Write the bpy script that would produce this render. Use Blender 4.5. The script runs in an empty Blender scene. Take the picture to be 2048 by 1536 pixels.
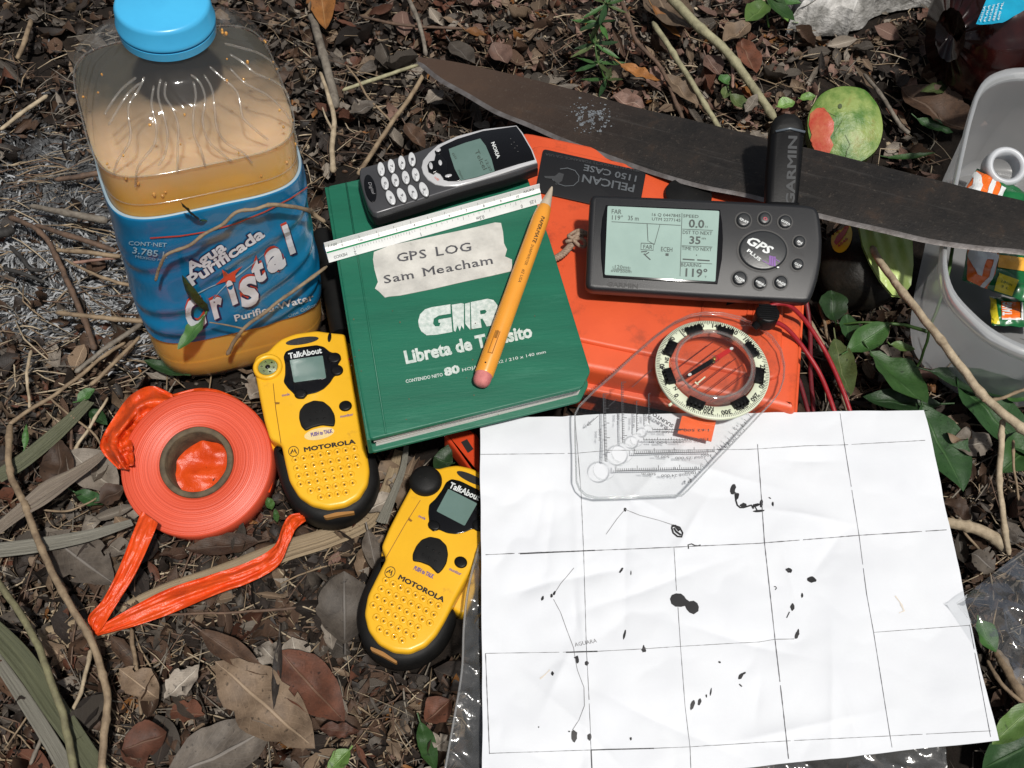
import bpy, bmesh, math, random
from mathutils import Vector, Matrix, noise, Euler
from mathutils.bvhtree import BVHTree
from math import sin, cos, pi, radians, tan, atan2, sqrt

random.seed(7)
scene = bpy.context.scene
COL = scene.collection
# ------------------------------------------------------------------ camera
H = 0.50
TH = radians(33.0)
FPX = 2048.0
cam_d = bpy.data.cameras.new('camera')
cam = bpy.data.objects.new('camera', cam_d)
COL.objects.link(cam)
cam.location = (0, 0, H)
ROLL = radians(4.0)
cam.rotation_mode = 'QUATERNION'
cam.rotation_quaternion = (Matrix.Rotation(TH, 3, 'X') @ Matrix.Rotation(ROLL, 3, 'Z')).to_quaternion()
cam_d.sensor_width = 36.0
cam_d.lens = 36.0
cam_d.clip_start = 0.01
cam_d.clip_end = 60.0
scene.camera = cam
scene.render.resolution_x = 1024
scene.render.resolution_y = 768
# ------------------------------------------------------------------ light
SUN_EL = 67.0
SUN_AZ = 152.0      # degrees from +Y towards +X: where the light comes from
world = bpy.data.worlds.new('World')
scene.world = world
world.use_nodes = True
wn = world.node_tree.nodes; wl = world.node_tree.links
bg = wn['Background']
sky = wn.new('ShaderNodeTexSky'); sky.sky_type = 'NISHITA'; sky.sun_disc = False
sky.sun_elevation = radians(SUN_EL); sky.sun_rotation = radians(SUN_AZ)
sky.air_density = 1.0; sky.dust_density = 2.5; sky.ozone_density = 1.0
hs_ = wn.new('ShaderNodeHueSaturation'); hs_.inputs['Saturation'].default_value = .45; wl.new(sky.outputs[0], hs_.inputs['Color']); wl.new(hs_.outputs[0], bg.inputs['Color']); bg.inputs['Strength'].default_value = 0.055
sun_d = bpy.data.lights.new('sun', 'SUN'); sun_d.energy = 4.0; sun_d.angle = radians(3.0)  # sun lamp added in place of a flash beside the lens
sun_d.color = (1.0, 0.96, 0.9)
sun = bpy.data.objects.new('sun', sun_d); COL.objects.link(sun)
se, sa = radians(SUN_EL), radians(SUN_AZ)
SUNV = Vector((sin(sa)*cos(se), cos(sa)*cos(se), sin(se)))
sun.rotation_euler = SUNV.to_track_quat('Z', 'Y').to_euler()
sun.location = (0.4, 1.2, 2.0)
scene.view_settings.view_transform = 'Standard'
scene.view_settings.look = 'None'
scene.view_settings.exposure = 0.0
scene.view_settings.gamma = 1.0
scene.view_settings.use_curve_mapping = False
scene.cycles.max_bounces = 10
scene.cycles.transparent_max_bounces = 24
scene.cycles.sample_clamp_indirect = 4
scene.cycles.caustics_reflective = False
scene.cycles.caustics_refractive = False

# ------------------------------------------------------------------ geometry helpers
CAM = Vector((0, 0, H))
_R = Matrix.Rotation(TH, 3, 'X') @ Matrix.Rotation(ROLL, 3, 'Z')
FWD = _R @ Vector((0, 0, -1)); UPV = _R @ Vector((0, 1, 0)); RT = _R @ Vector((1, 0, 0))
def ray(x, y):
    return (FWD + RT*((x-1024)/FPX) + UPV*((768-y)/FPX)).normalized()
def W(x, y, z=0.0):
    d = ray(x, y)
    return CAM + d*((z-H)/d.z)
def proj(p):
    r = p - CAM; w = r.dot(FWD)
    return (1024 + FPX*r.dot(RT)/w, 768 - FPX*r.dot(UPV)/w)
class Frame:
    """a plane in the place: origin on a height, turned about z, tilted"""
    def __init__(s, x, y, z, rot=0, tx=0, ty=0, drop=0.0):
        s.M = Matrix.Translation(W(x, y, z)) @ Matrix.Rotation(radians(rot), 4, 'Z') @ Matrix.Rotation(radians(tx), 4, 'X') @ Matrix.Rotation(radians(ty), 4, 'Y')
        s.I = s.M.inverted()
        s.c = s.I @ CAM
        s.R = s.I.to_3x3()
    def p(s, x, y, d=0.0):
        dr = s.R @ ray(x, y)
        t = (d - s.c.z)/dr.z
        return s.c + dr*t
    def S(s, d):
        return lambda x, y: s.p(x, y, d)
    def poly(s, pts, d=0.0):
        return [(lambda q: (q.x, q.y))(s.p(x, y, d)) for x, y in pts]
def catmull(pts, n=4, closed=True):
    out = []; N = len(pts)
    rng = range(N if closed else N-1)
    for i in rng:
        if closed: p0, p1, p2, p3 = [Vector(pts[(i+k) % N]) for k in (-1, 0, 1, 2)]
        else: p0, p1, p2, p3 = Vector(pts[max(i-1, 0)]), Vector(pts[i]), Vector(pts[i+1]), Vector(pts[min(i+2, N-1)])
        for k in range(n):
            t = k/n
            out.append(0.5*((2*p1)+(p2-p0)*t+(2*p0-5*p1+4*p2-p3)*t*t+(3*p1-p0-3*p2+p3)*t*t*t))
    if not closed: out.append(Vector(pts[-1]))
    return out
def area2(p):
    return sum(p[i][0]*p[(i+1) % len(p)][1]-p[(i+1) % len(p)][0]*p[i][1] for i in range(len(p)))/2
def inset(poly, r):
    if area2(poly) < 0: r = -r
    N = len(poly); out = []
    for i in range(N):
        a = Vector(poly[i-1][:2]); b = Vector(poly[i][:2]); c = Vector(poly[(i+1) % N][:2])
        d1 = (b-a); d2 = (c-b)
        d1 = d1.normalized() if d1.length > 1e-9 else Vector((1, 0)); d2 = d2.normalized() if d2.length > 1e-9 else d1
        n1 = Vector((-d1.y, d1.x)); n2 = Vector((-d2.y, d2.x))
        m = n1+n2
        if m.length < 1e-6: m = n1
        m.normalize(); k = 1/max(0.5, m.dot(n1))
        out.append((b.x+m.x*r*k, b.y+m.y*r*k))
    return out
def roundrect(w, h, r, n=5):
    out = []
    for cx, cy, a0 in ((w/2-r, h/2-r, 0), (-w/2+r, h/2-r, 90), (-w/2+r, -h/2+r, 180), (w/2-r, -h/2+r, 270)):
        for i in range(n+1):
            a = radians(a0+90*i/n); out.append((cx+r*cos(a), cy+r*sin(a)))
    return out
def roundcorners(poly, r, n=4):
    out = []; N = len(poly)
    for i in range(N):
        a = Vector(poly[i-1][:2]); b = Vector(poly[i][:2]); c = Vector(poly[(i+1) % N][:2])
        u = (a-b); v = (c-b); k = min(r, u.length*.45, v.length*.45)
        p = b+u.normalized()*k; q = b+v.normalized()*k
        for j in range(n+1):
            t = j/n; w = p*(1-t)**2+b*2*t*(1-t)+q*t*t; out.append((w.x, w.y))
    return out
def ell(cx, cy, rx, ry, n=24, rot=0):
    c, s_ = cos(radians(rot)), sin(radians(rot))
    return [(cx+rx*cos(2*pi*i/n)*c-ry*sin(2*pi*i/n)*s_, cy+rx*cos(2*pi*i/n)*s_+ry*sin(2*pi*i/n)*c) for i in range(n)]
class MB:
    def __init__(s): s.v = []; s.f = []; s.m = []
    def add(s, vs, fs, mi=0):
        o = len(s.v); s.v += [tuple(v) for v in vs]
        for f in fs: s.f.append([i+o for i in f]); s.m.append(mi)
        return s
    def prism(s, poly, z0, z1, r=0.0, seg=3, mi=0, top=None, rb=0.0, cap=True):
        if area2(poly) < 0: poly = poly[::-1]
        rings = []
        if rb: rings.append((inset(poly, rb), z0)); rings.append((poly, z0+rb))
        else: rings.append((poly, z0))
        if r:
            rings.append((poly, z1-r))
            for k in range(1, seg+1):
                a = pi/2*k/seg; rings.append((inset(poly, r*(1-cos(a))), z1-r+r*sin(a)))
        else: rings.append((poly, z1))
        N = len(poly); o = len(s.v)
        for pl, z in rings: s.v += [(p[0], p[1], z) for p in pl]
        for k in range(len(rings)-1):
            for i in range(N):
                j = (i+1) % N; a = o+k*N
                s.f.append([a+i, a+j, a+N+j, a+N+i]); s.m.append(mi)
        if cap:
            s.f.append([o+(len(rings)-1)*N+i for i in range(N)]); s.m.append(mi if top is None else top)
            s.f.append([o+i for i in range(N)][::-1]); s.m.append(mi)
        return s
    def flat(s, pts, mi=0):
        return s.add(pts, [list(range(len(pts)))], mi)
    def box(s, x0, x1, y0, y1, z0, z1, r=0, mi=0):
        return s.prism([(x0, y0), (x1, y0), (x1, y1), (x0, y1)], z0, z1, r, 2, mi)
    def tube(s, path, rad, n=8, mi=0, closed=False):
        P = [Vector(p) for p in path]; L = len(P)
        if not hasattr(rad, '__len__'): rad = [rad]*L
        o = len(s.v); prev = None
        for i in range(L):
            t = (P[(i+1) % L if closed else min(i+1, L-1)]-P[i-1 if closed else max(i-1, 0)])
            t = t.normalized() if t.length > 1e-9 else Vector((0, 0, 1))
            if prev is None:
                a = Vector((0, 0, 1)) if abs(t.z) < .9 else Vector((1, 0, 0)); u = t.cross(a).normalized()
            else: u = (prev - t*prev.dot(t)).normalized()
            prev = u; w = t.cross(u)
            for k in range(n):
                an = 2*pi*k/n; s.v.append(tuple(P[i]+(u*cos(an)+w*sin(an))*rad[i]))
        for i in range(L if closed else L-1):
            i2 = (i+1) % L
            for k in range(n):
                k2 = (k+1) % n; s.f.append([o+i*n+k, o+i*n+k2, o+i2*n+k2, o+i2*n+k]); s.m.append(mi)
        if not closed:
            s.f.append([o+k for k in range(n)][::-1]); s.m.append(mi)
            s.f.append([o+(L-1)*n+k for k in range(n)]); s.m.append(mi)
        return s
    def lathe(s, prof, n=48, mi=0, c=(0, 0), capb=True, capt=True):
        o = len(s.v)
        for z, r in prof:
            for k in range(n):
                a = 2*pi*k/n; s.v.append((c[0]+r*cos(a), c[1]+r*sin(a), z))
        for i in range(len(prof)-1):
            for k in range(n):
                k2 = (k+1) % n; s.f.append([o+i*n+k, o+i*n+k2, o+(i+1)*n+k2, o+(i+1)*n+k]); s.m.append(mi)
        if capb: s.f.append([o+k for k in range(n)][::-1]); s.m.append(mi)
        if capt: s.f.append([o+(len(prof)-1)*n+k for k in range(n)]); s.m.append(mi)
        return s
    def ring(s, c, r0, r1, z0, z1, n=64, mi=0, b=0.0):
        prof = [(r0, z0), (r1-b, z0), (r1, z0+b), (r1, z1-b), (r1-b, z1), (r0+b, z1), (r0, z1-b)]
        o = len(s.v); L = len(prof)
        for k in range(n):
            a = 2*pi*k/n
            for r, z in prof: s.v.append((c[0]+r*cos(a), c[1]+r*sin(a), z))
        for k in range(n):
            k2 = (k+1) % n
            for i in range(L):
                j = (i+1) % L; s.f.append([o+k*L+i, o+k2*L+i, o+k2*L+j, o+k*L+j]); s.m.append(mi)
        return s
    def grid(s, fn, nu, nv, mi=0):
        o = len(s.v)
        for i in range(nu+1):
            for j in range(nv+1): s.v.append(tuple(fn(i/nu, j/nv)))
        for i in range(nu):
            for j in range(nv):
                a = o+i*(nv+1)+j; s.f.append([a, a+nv+1, a+nv+2, a+1]); s.m.append(mi)
        return s
    def ellipsoid(s, c, r, nu=16, nv=10, fn=None, mi=0):
        o = len(s.v)
        for j in range(1, nv):
            ph = pi*j/nv
            for i in range(nu):
                a = 2*pi*i/nu; d = Vector((sin(ph)*cos(a), sin(ph)*sin(a), cos(ph))); k = fn(d) if fn else 1
                s.v.append((c[0]+d.x*r[0]*k, c[1]+d.y*r[1]*k, c[2]+d.z*r[2]*k))
        for j in range(nv-2):
            for i in range(nu):
                i2 = (i+1) % nu; s.f.append([o+j*nu+i, o+(j+1)*nu+i, o+(j+1)*nu+i2, o+j*nu+i2]); s.m.append(mi)
        t = len(s.v); kt = fn(Vector((0, 0, 1))) if fn else 1; kb = fn(Vector((0, 0, -1))) if fn else 1
        s.v.append((c[0], c[1], c[2]+r[2]*kt)); s.v.append((c[0], c[1], c[2]-r[2]*kb))
        for i in range(nu):
            i2 = (i+1) % nu
            s.f.append([t, o+i, o+i2]); s.m.append(mi)
            s.f.append([t+1, o+(nv-2)*nu+i2, o+(nv-2)*nu+i]); s.m.append(mi)
        return s
    def mesh(s, name, mats, smooth=40):
        me = bpy.data.meshes.new(name); me.from_pydata(s.v, [], s.f)
        if not isinstance(mats, (list, tuple)): mats = [mats]
        for m in mats: me.materials.append(m)
        if len(mats) > 1: me.polygons.foreach_set('material_index', s.m)
        if smooth:
            me.polygons.foreach_set('use_smooth', [True]*len(me.polygons))
            me.set_sharp_from_angle(angle=radians(smooth))
        me.update(); return me
    def build(s, name, mats, parent=None, smooth=40, label=None):
        o = bpy.data.objects.new(name, s.mesh(name, mats, smooth)); COL.objects.link(o)
        if parent is not None: o.parent = parent
        if label: o['label'] = label
        return o
def tag(o, label=None, cat=None, group=None, kind=None):
    if label: o['label'] = label
    if cat: o['category'] = cat
    if group: o['group'] = group
    if kind: o['kind'] = kind
    return o
def empty(name, M=None, label=None, cat=None, group=None):
    o = bpy.data.objects.new(name, None); COL.objects.link(o); o.empty_display_size = .02
    if M is not None: o.matrix_world = M
    return tag(o, label, cat, group)
def nz(x, y, z=0, s=1.0): return noise.noise(Vector((x*s, y*s, z*s)))
def fbm(x, y, z=0, s=1.0, o=4):
    return noise.fractal(Vector((x*s, y*s, z*s)), 1.0, 2.0, o)

# ------------------------------------------------------------------ decals (flat print laid on real surfaces)
_tc = {}; _raw = {}
def text_geo(s, bold=0.0, shear=0.0, res=2):
    k = (s, bold, shear, res)
    if k in _tc: return _tc[k]
    cu = bpy.data.curves.new('t', 'FONT'); cu.body = s; cu.size = 1; cu.resolution_u = res
    cu.offset = bold
    ob = bpy.data.objects.new('t', cu); COL.objects.link(ob)
    dg = bpy.context.evaluated_depsgraph_get()
    me = bpy.data.meshes.new_from_object(ob.evaluated_get(dg))
    vs = [(v.co.x, v.co.y) for v in me.vertices]; fs = [list(p.vertices) for p in me.polygons]
    bpy.data.objects.remove(ob); bpy.data.curves.remove(cu); bpy.data.meshes.remove(me)
    if bold and 'M' in s and s != 'M':
        pm_ = text_geo('M', bold)[0]
        pm_ = _raw[('M', bold)]
        i = 0
        while i <= len(vs)-15:
            if all(abs((vs[i+k_][0]-vs[i][0])-(pm_[k_][0]-pm_[0][0])) < 2e-3 and abs(vs[i+k_][1]-pm_[k_][1]) < 2e-3 for k_ in range(15)):
                fs = [f for f in fs if not (i <= f[0] < i+15)]
                for a_, b_ in ((1, 2), (5, 6)):
                    vs[i+a_] = ((vs[i+a_][0]+vs[i+b_][0])/2, vs[i+a_][1])
                fs.append([i+q for q in (0, 1, 3, 4, 5, 7, 8, 9, 10, 11, 12, 13, 14)]); i += 15
            else: i += 1
    elif bold and s == 'M':
        _raw[(s, bold)] = list(vs)
        if len(vs) == 15:
            for a_, b_ in ((1, 2), (5, 6)): vs[a_] = ((vs[a_][0]+vs[b_][0])/2, vs[a_][1])
            fs = [[0, 1, 3, 4, 5, 7, 8, 9, 10, 11, 12, 13, 14]]
    if shear: vs = [(x+shear*y, y) for x, y in vs]
    if vs:
        x0 = min(v[0] for v in vs); x1 = max(v[0] for v in vs)
    else: x0, x1 = 0, 1
    _tc[k] = (vs, fs, x0, max(x1-x0, 1e-4)); return _tc[k]
def text(mb, S, s, A, B, h, bold=0.0, shear=0.0, mi=0, sub=0, res=2, off=(0, 0)):
    """text between two picture points, cap height h, laid on surface S"""
    vs, fs, x0, w = text_geo(s, bold, shear, res)
    A = Vector(A); B = Vector(B); ux = (B-A); uy = Vector((ux.y, -ux.x)).normalized()*(h/0.70)
    pts = [A+ux*((x-x0)/w)+uy*y+Vector(off) for x, y in vs]
    if sub: pts, fs = refine(pts, fs, sub)
    mb.add([S(p.x, p.y) for p in pts], fs, mi)
def refine(pts, fs, L):
    bm = bmesh.new(); vv = [bm.verts.new((p[0], p[1], 0)) for p in pts]
    for f in fs:
        try: bm.faces.new([vv[i] for i in f])
        except ValueError: pass
    bmesh.ops.triangulate(bm, faces=bm.faces[:])
    for _ in range(4):
        es = [e for e in bm.edges if e.calc_length() > L]
        if not es: break
        bmesh.ops.subdivide_edges(bm, edges=es, cuts=1)
        bmesh.ops.triangulate(bm, faces=[f for f in bm.faces if len(f.verts) > 3])
    bm.verts.index_update()
    P = [Vector((v.co.x, v.co.y)) for v in bm.verts]; F = [[v.index for v in f.verts] for f in bm.faces]
    bm.free(); return P, F
def dpoly(mb, S, pts, mi=0, sub=0):
    if sub:
        P, F = refine([Vector(p) for p in pts], [list(range(len(pts)))], sub)
        mb.add([S(p.x, p.y) for p in P], F, mi)
    else: mb.add([S(x, y) for x, y in pts], [list(range(len(pts)))], mi)
def dline(mb, S, pts, w, mi=0, step=0, gap=0.0, jit=0.0):
    """a drawn line of width w (picture px) through pts"""
    P = [Vector(pts[0])]
    for a, b in zip(pts, pts[1:]):
        a = Vector(a); b = Vector(b); n = max(1, int((b-a).length/step)) if step else 1
        for i in range(1, n+1): P.append(a+(b-a)*(i/n))
    vs = []; fs = []
    ww = w if hasattr(w, '__len__') else None
    for i, p in enumerate(P):
        t = (P[min(i+1, len(P)-1)]-P[max(i-1, 0)])
        t = t.normalized() if t.length > 0 else Vector((1, 0))
        n = Vector((-t.y, t.x)); wi = (ww[min(int(i*len(ww)/len(P)), len(ww)-1)] if ww else w)*(1+random.uniform(-jit, jit))
        vs += [S(*(p+n*wi/2)), S(*(p-n*wi/2))]
        if i and random.random() >= gap: fs.append([2*i-2, 2*i, 2*i+1, 2*i-1])
    mb.add(vs, fs, mi)
def dellipse(mb, S, cx, cy, rx, ry, mi=0, n=16, rot=0, sub=0):
    dpoly(mb, S, ell(cx, cy, rx, ry, n, rot), mi, sub)
def BS(bvh, M, off):
    I = M.inverted(); c = I @ CAM; R = I.to_3x3(); last = [.5]
    def f(x, y):
        d = (R @ ray(x, y)).normalized()
        h, n, i, t = bvh.ray_cast(c, d)
        if h is None:
            h, n, i, t = bvh.find_nearest(c+d*last[0])
        else: last[0] = t
        if n.dot(d) > 0: n = -n
        return h+n*off
    return f
def bvh_of(mb): return BVHTree.FromPolygons([Vector(v) for v in mb.v], mb.f)

# ------------------------------------------------------------------ materials
def newmat(name):
    m = bpy.data.materials.new(name); m.use_nodes = True
    nt = m.node_tree; return m, nt.nodes, nt.links, nt.nodes['Principled BSDF']
def N(nodes, t, **kw):
    n = nodes.new(t)
    for k, v in kw.items():
        if k in n.inputs: n.inputs[k].default_value = v
        else: setattr(n, k, v)
    return n
def mat(name, col, rough=.5, col2=None, cs=40, fac=(.35, .65), bump=0, bs=200, bdist=.0005, metal=0, spec=.5, stretch=None, coat=0, sss=0, dirt=None, detail=6, rvar=0, trans=0):
    """procedural surface: two colours mixed by noise, fine relief, roughness wear"""
    m, ns, ls, b = newmat(name)
    tc = N(ns, 'ShaderNodeTexCoord'); mp = N(ns, 'ShaderNodeMapping'); ls.new(tc.outputs['Object'], mp.inputs['Vector'])
    if stretch: mp.inputs['Scale'].default_value = stretch
    if col2 is None: col2 = tuple(c*.82 for c in col)
    n1 = N(ns, 'ShaderNodeTexNoise', Scale=cs, Detail=detail, Roughness=.6); ls.new(mp.outputs[0], n1.inputs['Vector'])
    cr = N(ns, 'ShaderNodeValToRGB'); e = cr.color_ramp.elements
    e[0].position = fac[0]; e[0].color = (*col, 1); e[1].position = fac[1]; e[1].color = (*col2, 1)
    ls.new(n1.outputs['Fac'], cr.inputs['Fac']); out = cr.outputs['Color']
    if dirt:
        n3 = N(ns, 'ShaderNodeTexNoise', Scale=dirt[1], Detail=8, Roughness=.75); ls.new(mp.outputs[0], n3.inputs['Vector'])
        r3 = N(ns, 'ShaderNodeMapRange'); r3.inputs['From Min'].default_value = dirt[2]; r3.inputs['From Max'].default_value = dirt[2]+.12
        ls.new(n3.outputs['Fac'], r3.inputs['Value'])
        mm = N(ns, 'ShaderNodeMath', operation='MULTIPLY'); mm.inputs[1].default_value = dirt[3]; ls.new(r3.outputs[0], mm.inputs[0])
        mx = N(ns, 'ShaderNodeMix', data_type='RGBA'); ls.new(mm.outputs[0], mx.inputs['Factor']); ls.new(out, mx.inputs['A']); mx.inputs['B'].default_value = (*dirt[0], 1)
        out = mx.outputs['Result']
    ls.new(out, b.inputs['Base Color'])
    b.inputs['Roughness'].default_value = rough; b.inputs['Metallic'].default_value = metal
    b.inputs['Specular IOR Level'].default_value = spec; b.inputs['Coat Weight'].default_value = coat
    if trans:
        pass
    if rvar:
        r4 = N(ns, 'ShaderNodeMapRange'); r4.inputs['To Min'].default_value = rough-rvar; r4.inputs['To Max'].default_value = rough+rvar
        ls.new(n1.outputs['Fac'], r4.inputs['Value']); ls.new(r4.outputs[0], b.inputs['Roughness'])
    if bump:
        n2 = N(ns, 'ShaderNodeTexNoise', Scale=bs, Detail=5, Roughness=.6); ls.new(mp.outputs[0], n2.inputs['Vector'])
        bp = N(ns, 'ShaderNodeBump', Strength=bump, Distance=bdist); ls.new(n2.outputs['Fac'], bp.inputs['Height']); ls.new(bp.outputs[0], b.inputs['Normal'])
    return m
def clear(name, tint=(.97, .98, .97), rough=.04, diff=0.0, dcol=(.8, .8, .8), bump=0, bs=60, spec=1.0, ior=1.5, bdist=.002, fmax=.6):
    """thin clear plastic: transparent body with fresnel gloss and a little haze"""
    m = bpy.data.materials.new(name); m.use_nodes = True; ns = m.node_tree.nodes; ls = m.node_tree.links; ns.clear()
    out = N(ns, 'ShaderNodeOutputMaterial'); tr = N(ns, 'ShaderNodeBsdfTransparent'); tr.inputs[0].default_value = (*tint, 1)
    gl = N(ns, 'ShaderNodeBsdfGlossy', Roughness=rough); fr = N(ns, 'ShaderNodeFresnel', IOR=ior)
    mx = N(ns, 'ShaderNodeMixShader'); last = tr.outputs[0]
    if diff:
        df = N(ns, 'ShaderNodeBsdfDiffuse'); df.inputs[0].default_value = (*dcol, 1); tl = N(ns, 'ShaderNodeBsdfTranslucent'); tl.inputs[0].default_value = (*dcol, 1)
        a = N(ns, 'ShaderNodeMixShader'); a.inputs[0].default_value = .5; ls.new(df.outputs[0], a.inputs[1]); ls.new(tl.outputs[0], a.inputs[2])
        c = N(ns, 'ShaderNodeMixShader'); c.inputs[0].default_value = diff; ls.new(last, c.inputs[1]); ls.new(a.outputs[0], c.inputs[2]); last = c.outputs[0]
    fm = N(ns, 'ShaderNodeMath', operation='MINIMUM'); fm.inputs[1].default_value = fmax; ls.new(fr.outputs[0], fm.inputs[0]); ls.new(fm.outputs[0], mx.inputs[0]); ls.new(last, mx.inputs[1]); ls.new(gl.outputs[0], mx.inputs[2]); ls.new(mx.outputs[0], out.inputs[0])
    if bump:
        tc = N(ns, 'ShaderNodeTexCoord'); n2 = N(ns, 'ShaderNodeTexNoise', Scale=bs, Detail=4, Roughness=.6); ls.new(tc.outputs['Object'], n2.inputs['Vector'])
        bp = N(ns, 'ShaderNodeBump', Strength=bump, Distance=bdist); ls.new(n2.outputs['Fac'], bp.inputs['Height'])
        ls.new(bp.outputs[0], gl.inputs['Normal']); ls.new(bp.outputs[0], fr.inputs['Normal'])
    return m
M = {}
M['ink'] = mat('ink', (.012, .012, .014), .6)
M['print_grey'] = mat('print_grey', (.09, .09, .1), .6)
M['print_white'] = mat('print_white', (.72, .74, .74), .5, (.5, .53, .52), 300)
M['print_black'] = mat('print_black', (.015, .014, .014), .45)
M['black_plastic'] = mat('black_plastic', (.004, .004, .0045), .42, spec=.22, bump=.25, bs=900, bdist=.0002)
M['black_rubber'] = mat('black_rubber', (.0055, .0055, .0055), .55, (.009, .0088, .0085), 90, spec=.2, bump=.4, bs=1200, bdist=.0002, dirt=((.16, .13, .1), 120, .66, .5))
M['gloss_black'] = mat('gloss_black', (.005, .005, .006), .14, spec=.35, cs=60)
# ------------------------------------------------------------------ ground
def gz(x, y):
    """height of the litter floor"""
    return .0045*fbm(x, y, 0, 9, 3)+.003*fbm(x, y, 3, 40, 2)-.004
def axis(lo, hi, a, b, nd, nc):
    L = [lo+(a-lo)*((i/nc)**.5) for i in range(nc)]
    L += [a+(b-a)*i/nd for i in range(nd)]
    L += [b+(hi-b)*((i/nc)**2) for i in range(nc+1)]
    return L
xs = axis(-3, 3, -.5, .5, 230, 10); ys = axis(-3, 4, .0, .75, 190, 10)
g = MB()
g.v = [(x, y, gz(x, y)+.0022*nz(x, y, 9, 160)) for x in xs for y in ys]
ny = len(ys)
g.f = [[i*ny+j, (i+1)*ny+j, (i+1)*ny+j+1, i*ny+j+1] for i in range(len(xs)-1) for j in range(ny-1)]
g.m = [0]*len(g.f)
def soil_mat():
    m, ns, ls, b = newmat('forest_soil')
    tc = N(ns, 'ShaderNodeTexCoord')
    n1 = N(ns, 'ShaderNodeTexNoise', Scale=60, Detail=10, Roughness=.75); ls.new(tc.outputs['Object'], n1.inputs['Vector'])
    cr = N(ns, 'ShaderNodeValToRGB'); e = cr.color_ramp.elements; e[0].position = .3; e[0].color = (.006, .005, .004, 1); e[1].position = .75; e[1].color = (.034, .023, .016, 1)
    e2 = cr.color_ramp.elements.new(.55); e2.color = (.017, .012, .009, 1)
    ls.new(n1.outputs['Fac'], cr.inputs['Fac'])
    # grey ash patch at the left: distance from its middle, broken by noise
    A = W(95, 500, 0)
    vm = N(ns, 'ShaderNodeVectorMath', operation='SUBTRACT'); ls.new(tc.outputs['Object'], vm.inputs[0]); vm.inputs[1].default_value = (A.x, A.y, 0)
    sc_ = N(ns, 'ShaderNodeVectorMath', operation='MULTIPLY'); ls.new(vm.outputs[0], sc_.inputs[0]); sc_.inputs[1].default_value = (9.5, 8.5, 0)
    ln = N(ns, 'ShaderNodeVectorMath', operation='LENGTH'); ls.new(sc_.outputs[0], ln.inputs[0])
    n2 = N(ns, 'ShaderNodeTexNoise', Scale=26, Detail=8, Roughness=.75); n2.inputs['Distortion'].default_value = 2.0; ls.new(tc.outputs['Object'], n2.inputs['Vector'])
    ad = N(ns, 'ShaderNodeMath', operation='MULTIPLY_ADD'); ls.new(n2.outputs['Fac'], ad.inputs[0]); ad.inputs[1].default_value = 2.6; ad.inputs[2].default_value = -1.3
    sb = N(ns, 'ShaderNodeMath', operation='ADD'); ls.new(ln.outputs['Value'], sb.inputs[0]); ls.new(ad.outputs[0], sb.inputs[1])
    mr = N(ns, 'ShaderNodeMapRange'); mr.inputs['From Min'].default_value = .95; mr.inputs['From Max'].default_value = .45; ls.new(sb.outputs[0], mr.inputs['Value'])
    n3 = N(ns, 'ShaderNodeTexNoise', Scale=130, Detail=8, Roughness=.75); n3.inputs['Distortion'].default_value = 3.0; ls.new(tc.outputs['Object'], n3.inputs['Vector'])
    ca = N(ns, 'ShaderNodeValToRGB'); e = ca.color_ramp.elements; e[0].position = .36; e[0].color = (.02, .022, .024, 1); e[1].position = .68; e[1].color = (.26, .27, .28, 1)
    ls.new(n3.outputs['Fac'], ca.inputs['Fac'])
    mx = N(ns, 'ShaderNodeMix', data_type='RGBA'); ls.new(mr.outputs[0], mx.inputs['Factor']); ls.new(cr.outputs[0], mx.inputs['A']); ls.new(ca.outputs[0], mx.inputs['B'])
    ls.new(mx.outputs['Result'], b.inputs['Base Color']); b.inputs['Roughness'].default_value = .9; b.inputs['Specular IOR Level'].default_value = .25
    bp = N(ns, 'ShaderNodeBump', Strength=.9, Distance=.003); ls.new(n3.outputs['Fac'], bp.inputs['Height']); ls.new(bp.outputs[0], b.inputs['Normal'])
    return m
ground = g.build('ground', soil_mat(), None, smooth=180)
tag(ground, 'dark brown forest soil with a patch of grey ash', kind='structure')

# where big things stand (picture outlines): no loose litter is put there
KEEP = [
    [(230, 240), (550, 120), (640, 660), (560, 750), (380, 745), (270, 560)],
    [(650, 350), (1040, 240), (1640, 370), (1640, 850), (1860, 830), (2010, 1500), (2010, 1560), (900, 1560), (960, 960), (740, 900)],
    [(500, 660), (700, 650), (770, 1010), (690, 1060), (580, 1030)],
    [(850, 930), (980, 930), (980, 1300), (830, 1370), (720, 1310), (720, 1230)],
    [(230, 800), (420, 760), (550, 850), (550, 980), (450, 1090), (300, 1080), (230, 980)],
    [(1930, 120), (2080, 120), (2080, 830), (1950, 800), (1830, 700), (1820, 560), (1860, 400), (1880, 300)],
    [(1620, 160), (1780, 160), (1780, 340), (1640, 340)], [(1660, 430), (1840, 430), (1840, 610), (1680, 560)],
    [(1560, 0), (1870, 0), (1800, 40), (1690, 80), (1570, 60)],
]
def inpoly(x, y, P):
    c = False; j = len(P)-1
    for i in range(len(P)):
        if (P[i][1] > y) != (P[j][1] > y) and x < (P[j][0]-P[i][0])*(y-P[i][1])/(P[j][1]-P[i][1])+P[i][0]: c = not c
        j = i
    return c
def hidden(x, y): return any(inpoly(x, y, P) for P in KEEP)

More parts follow.
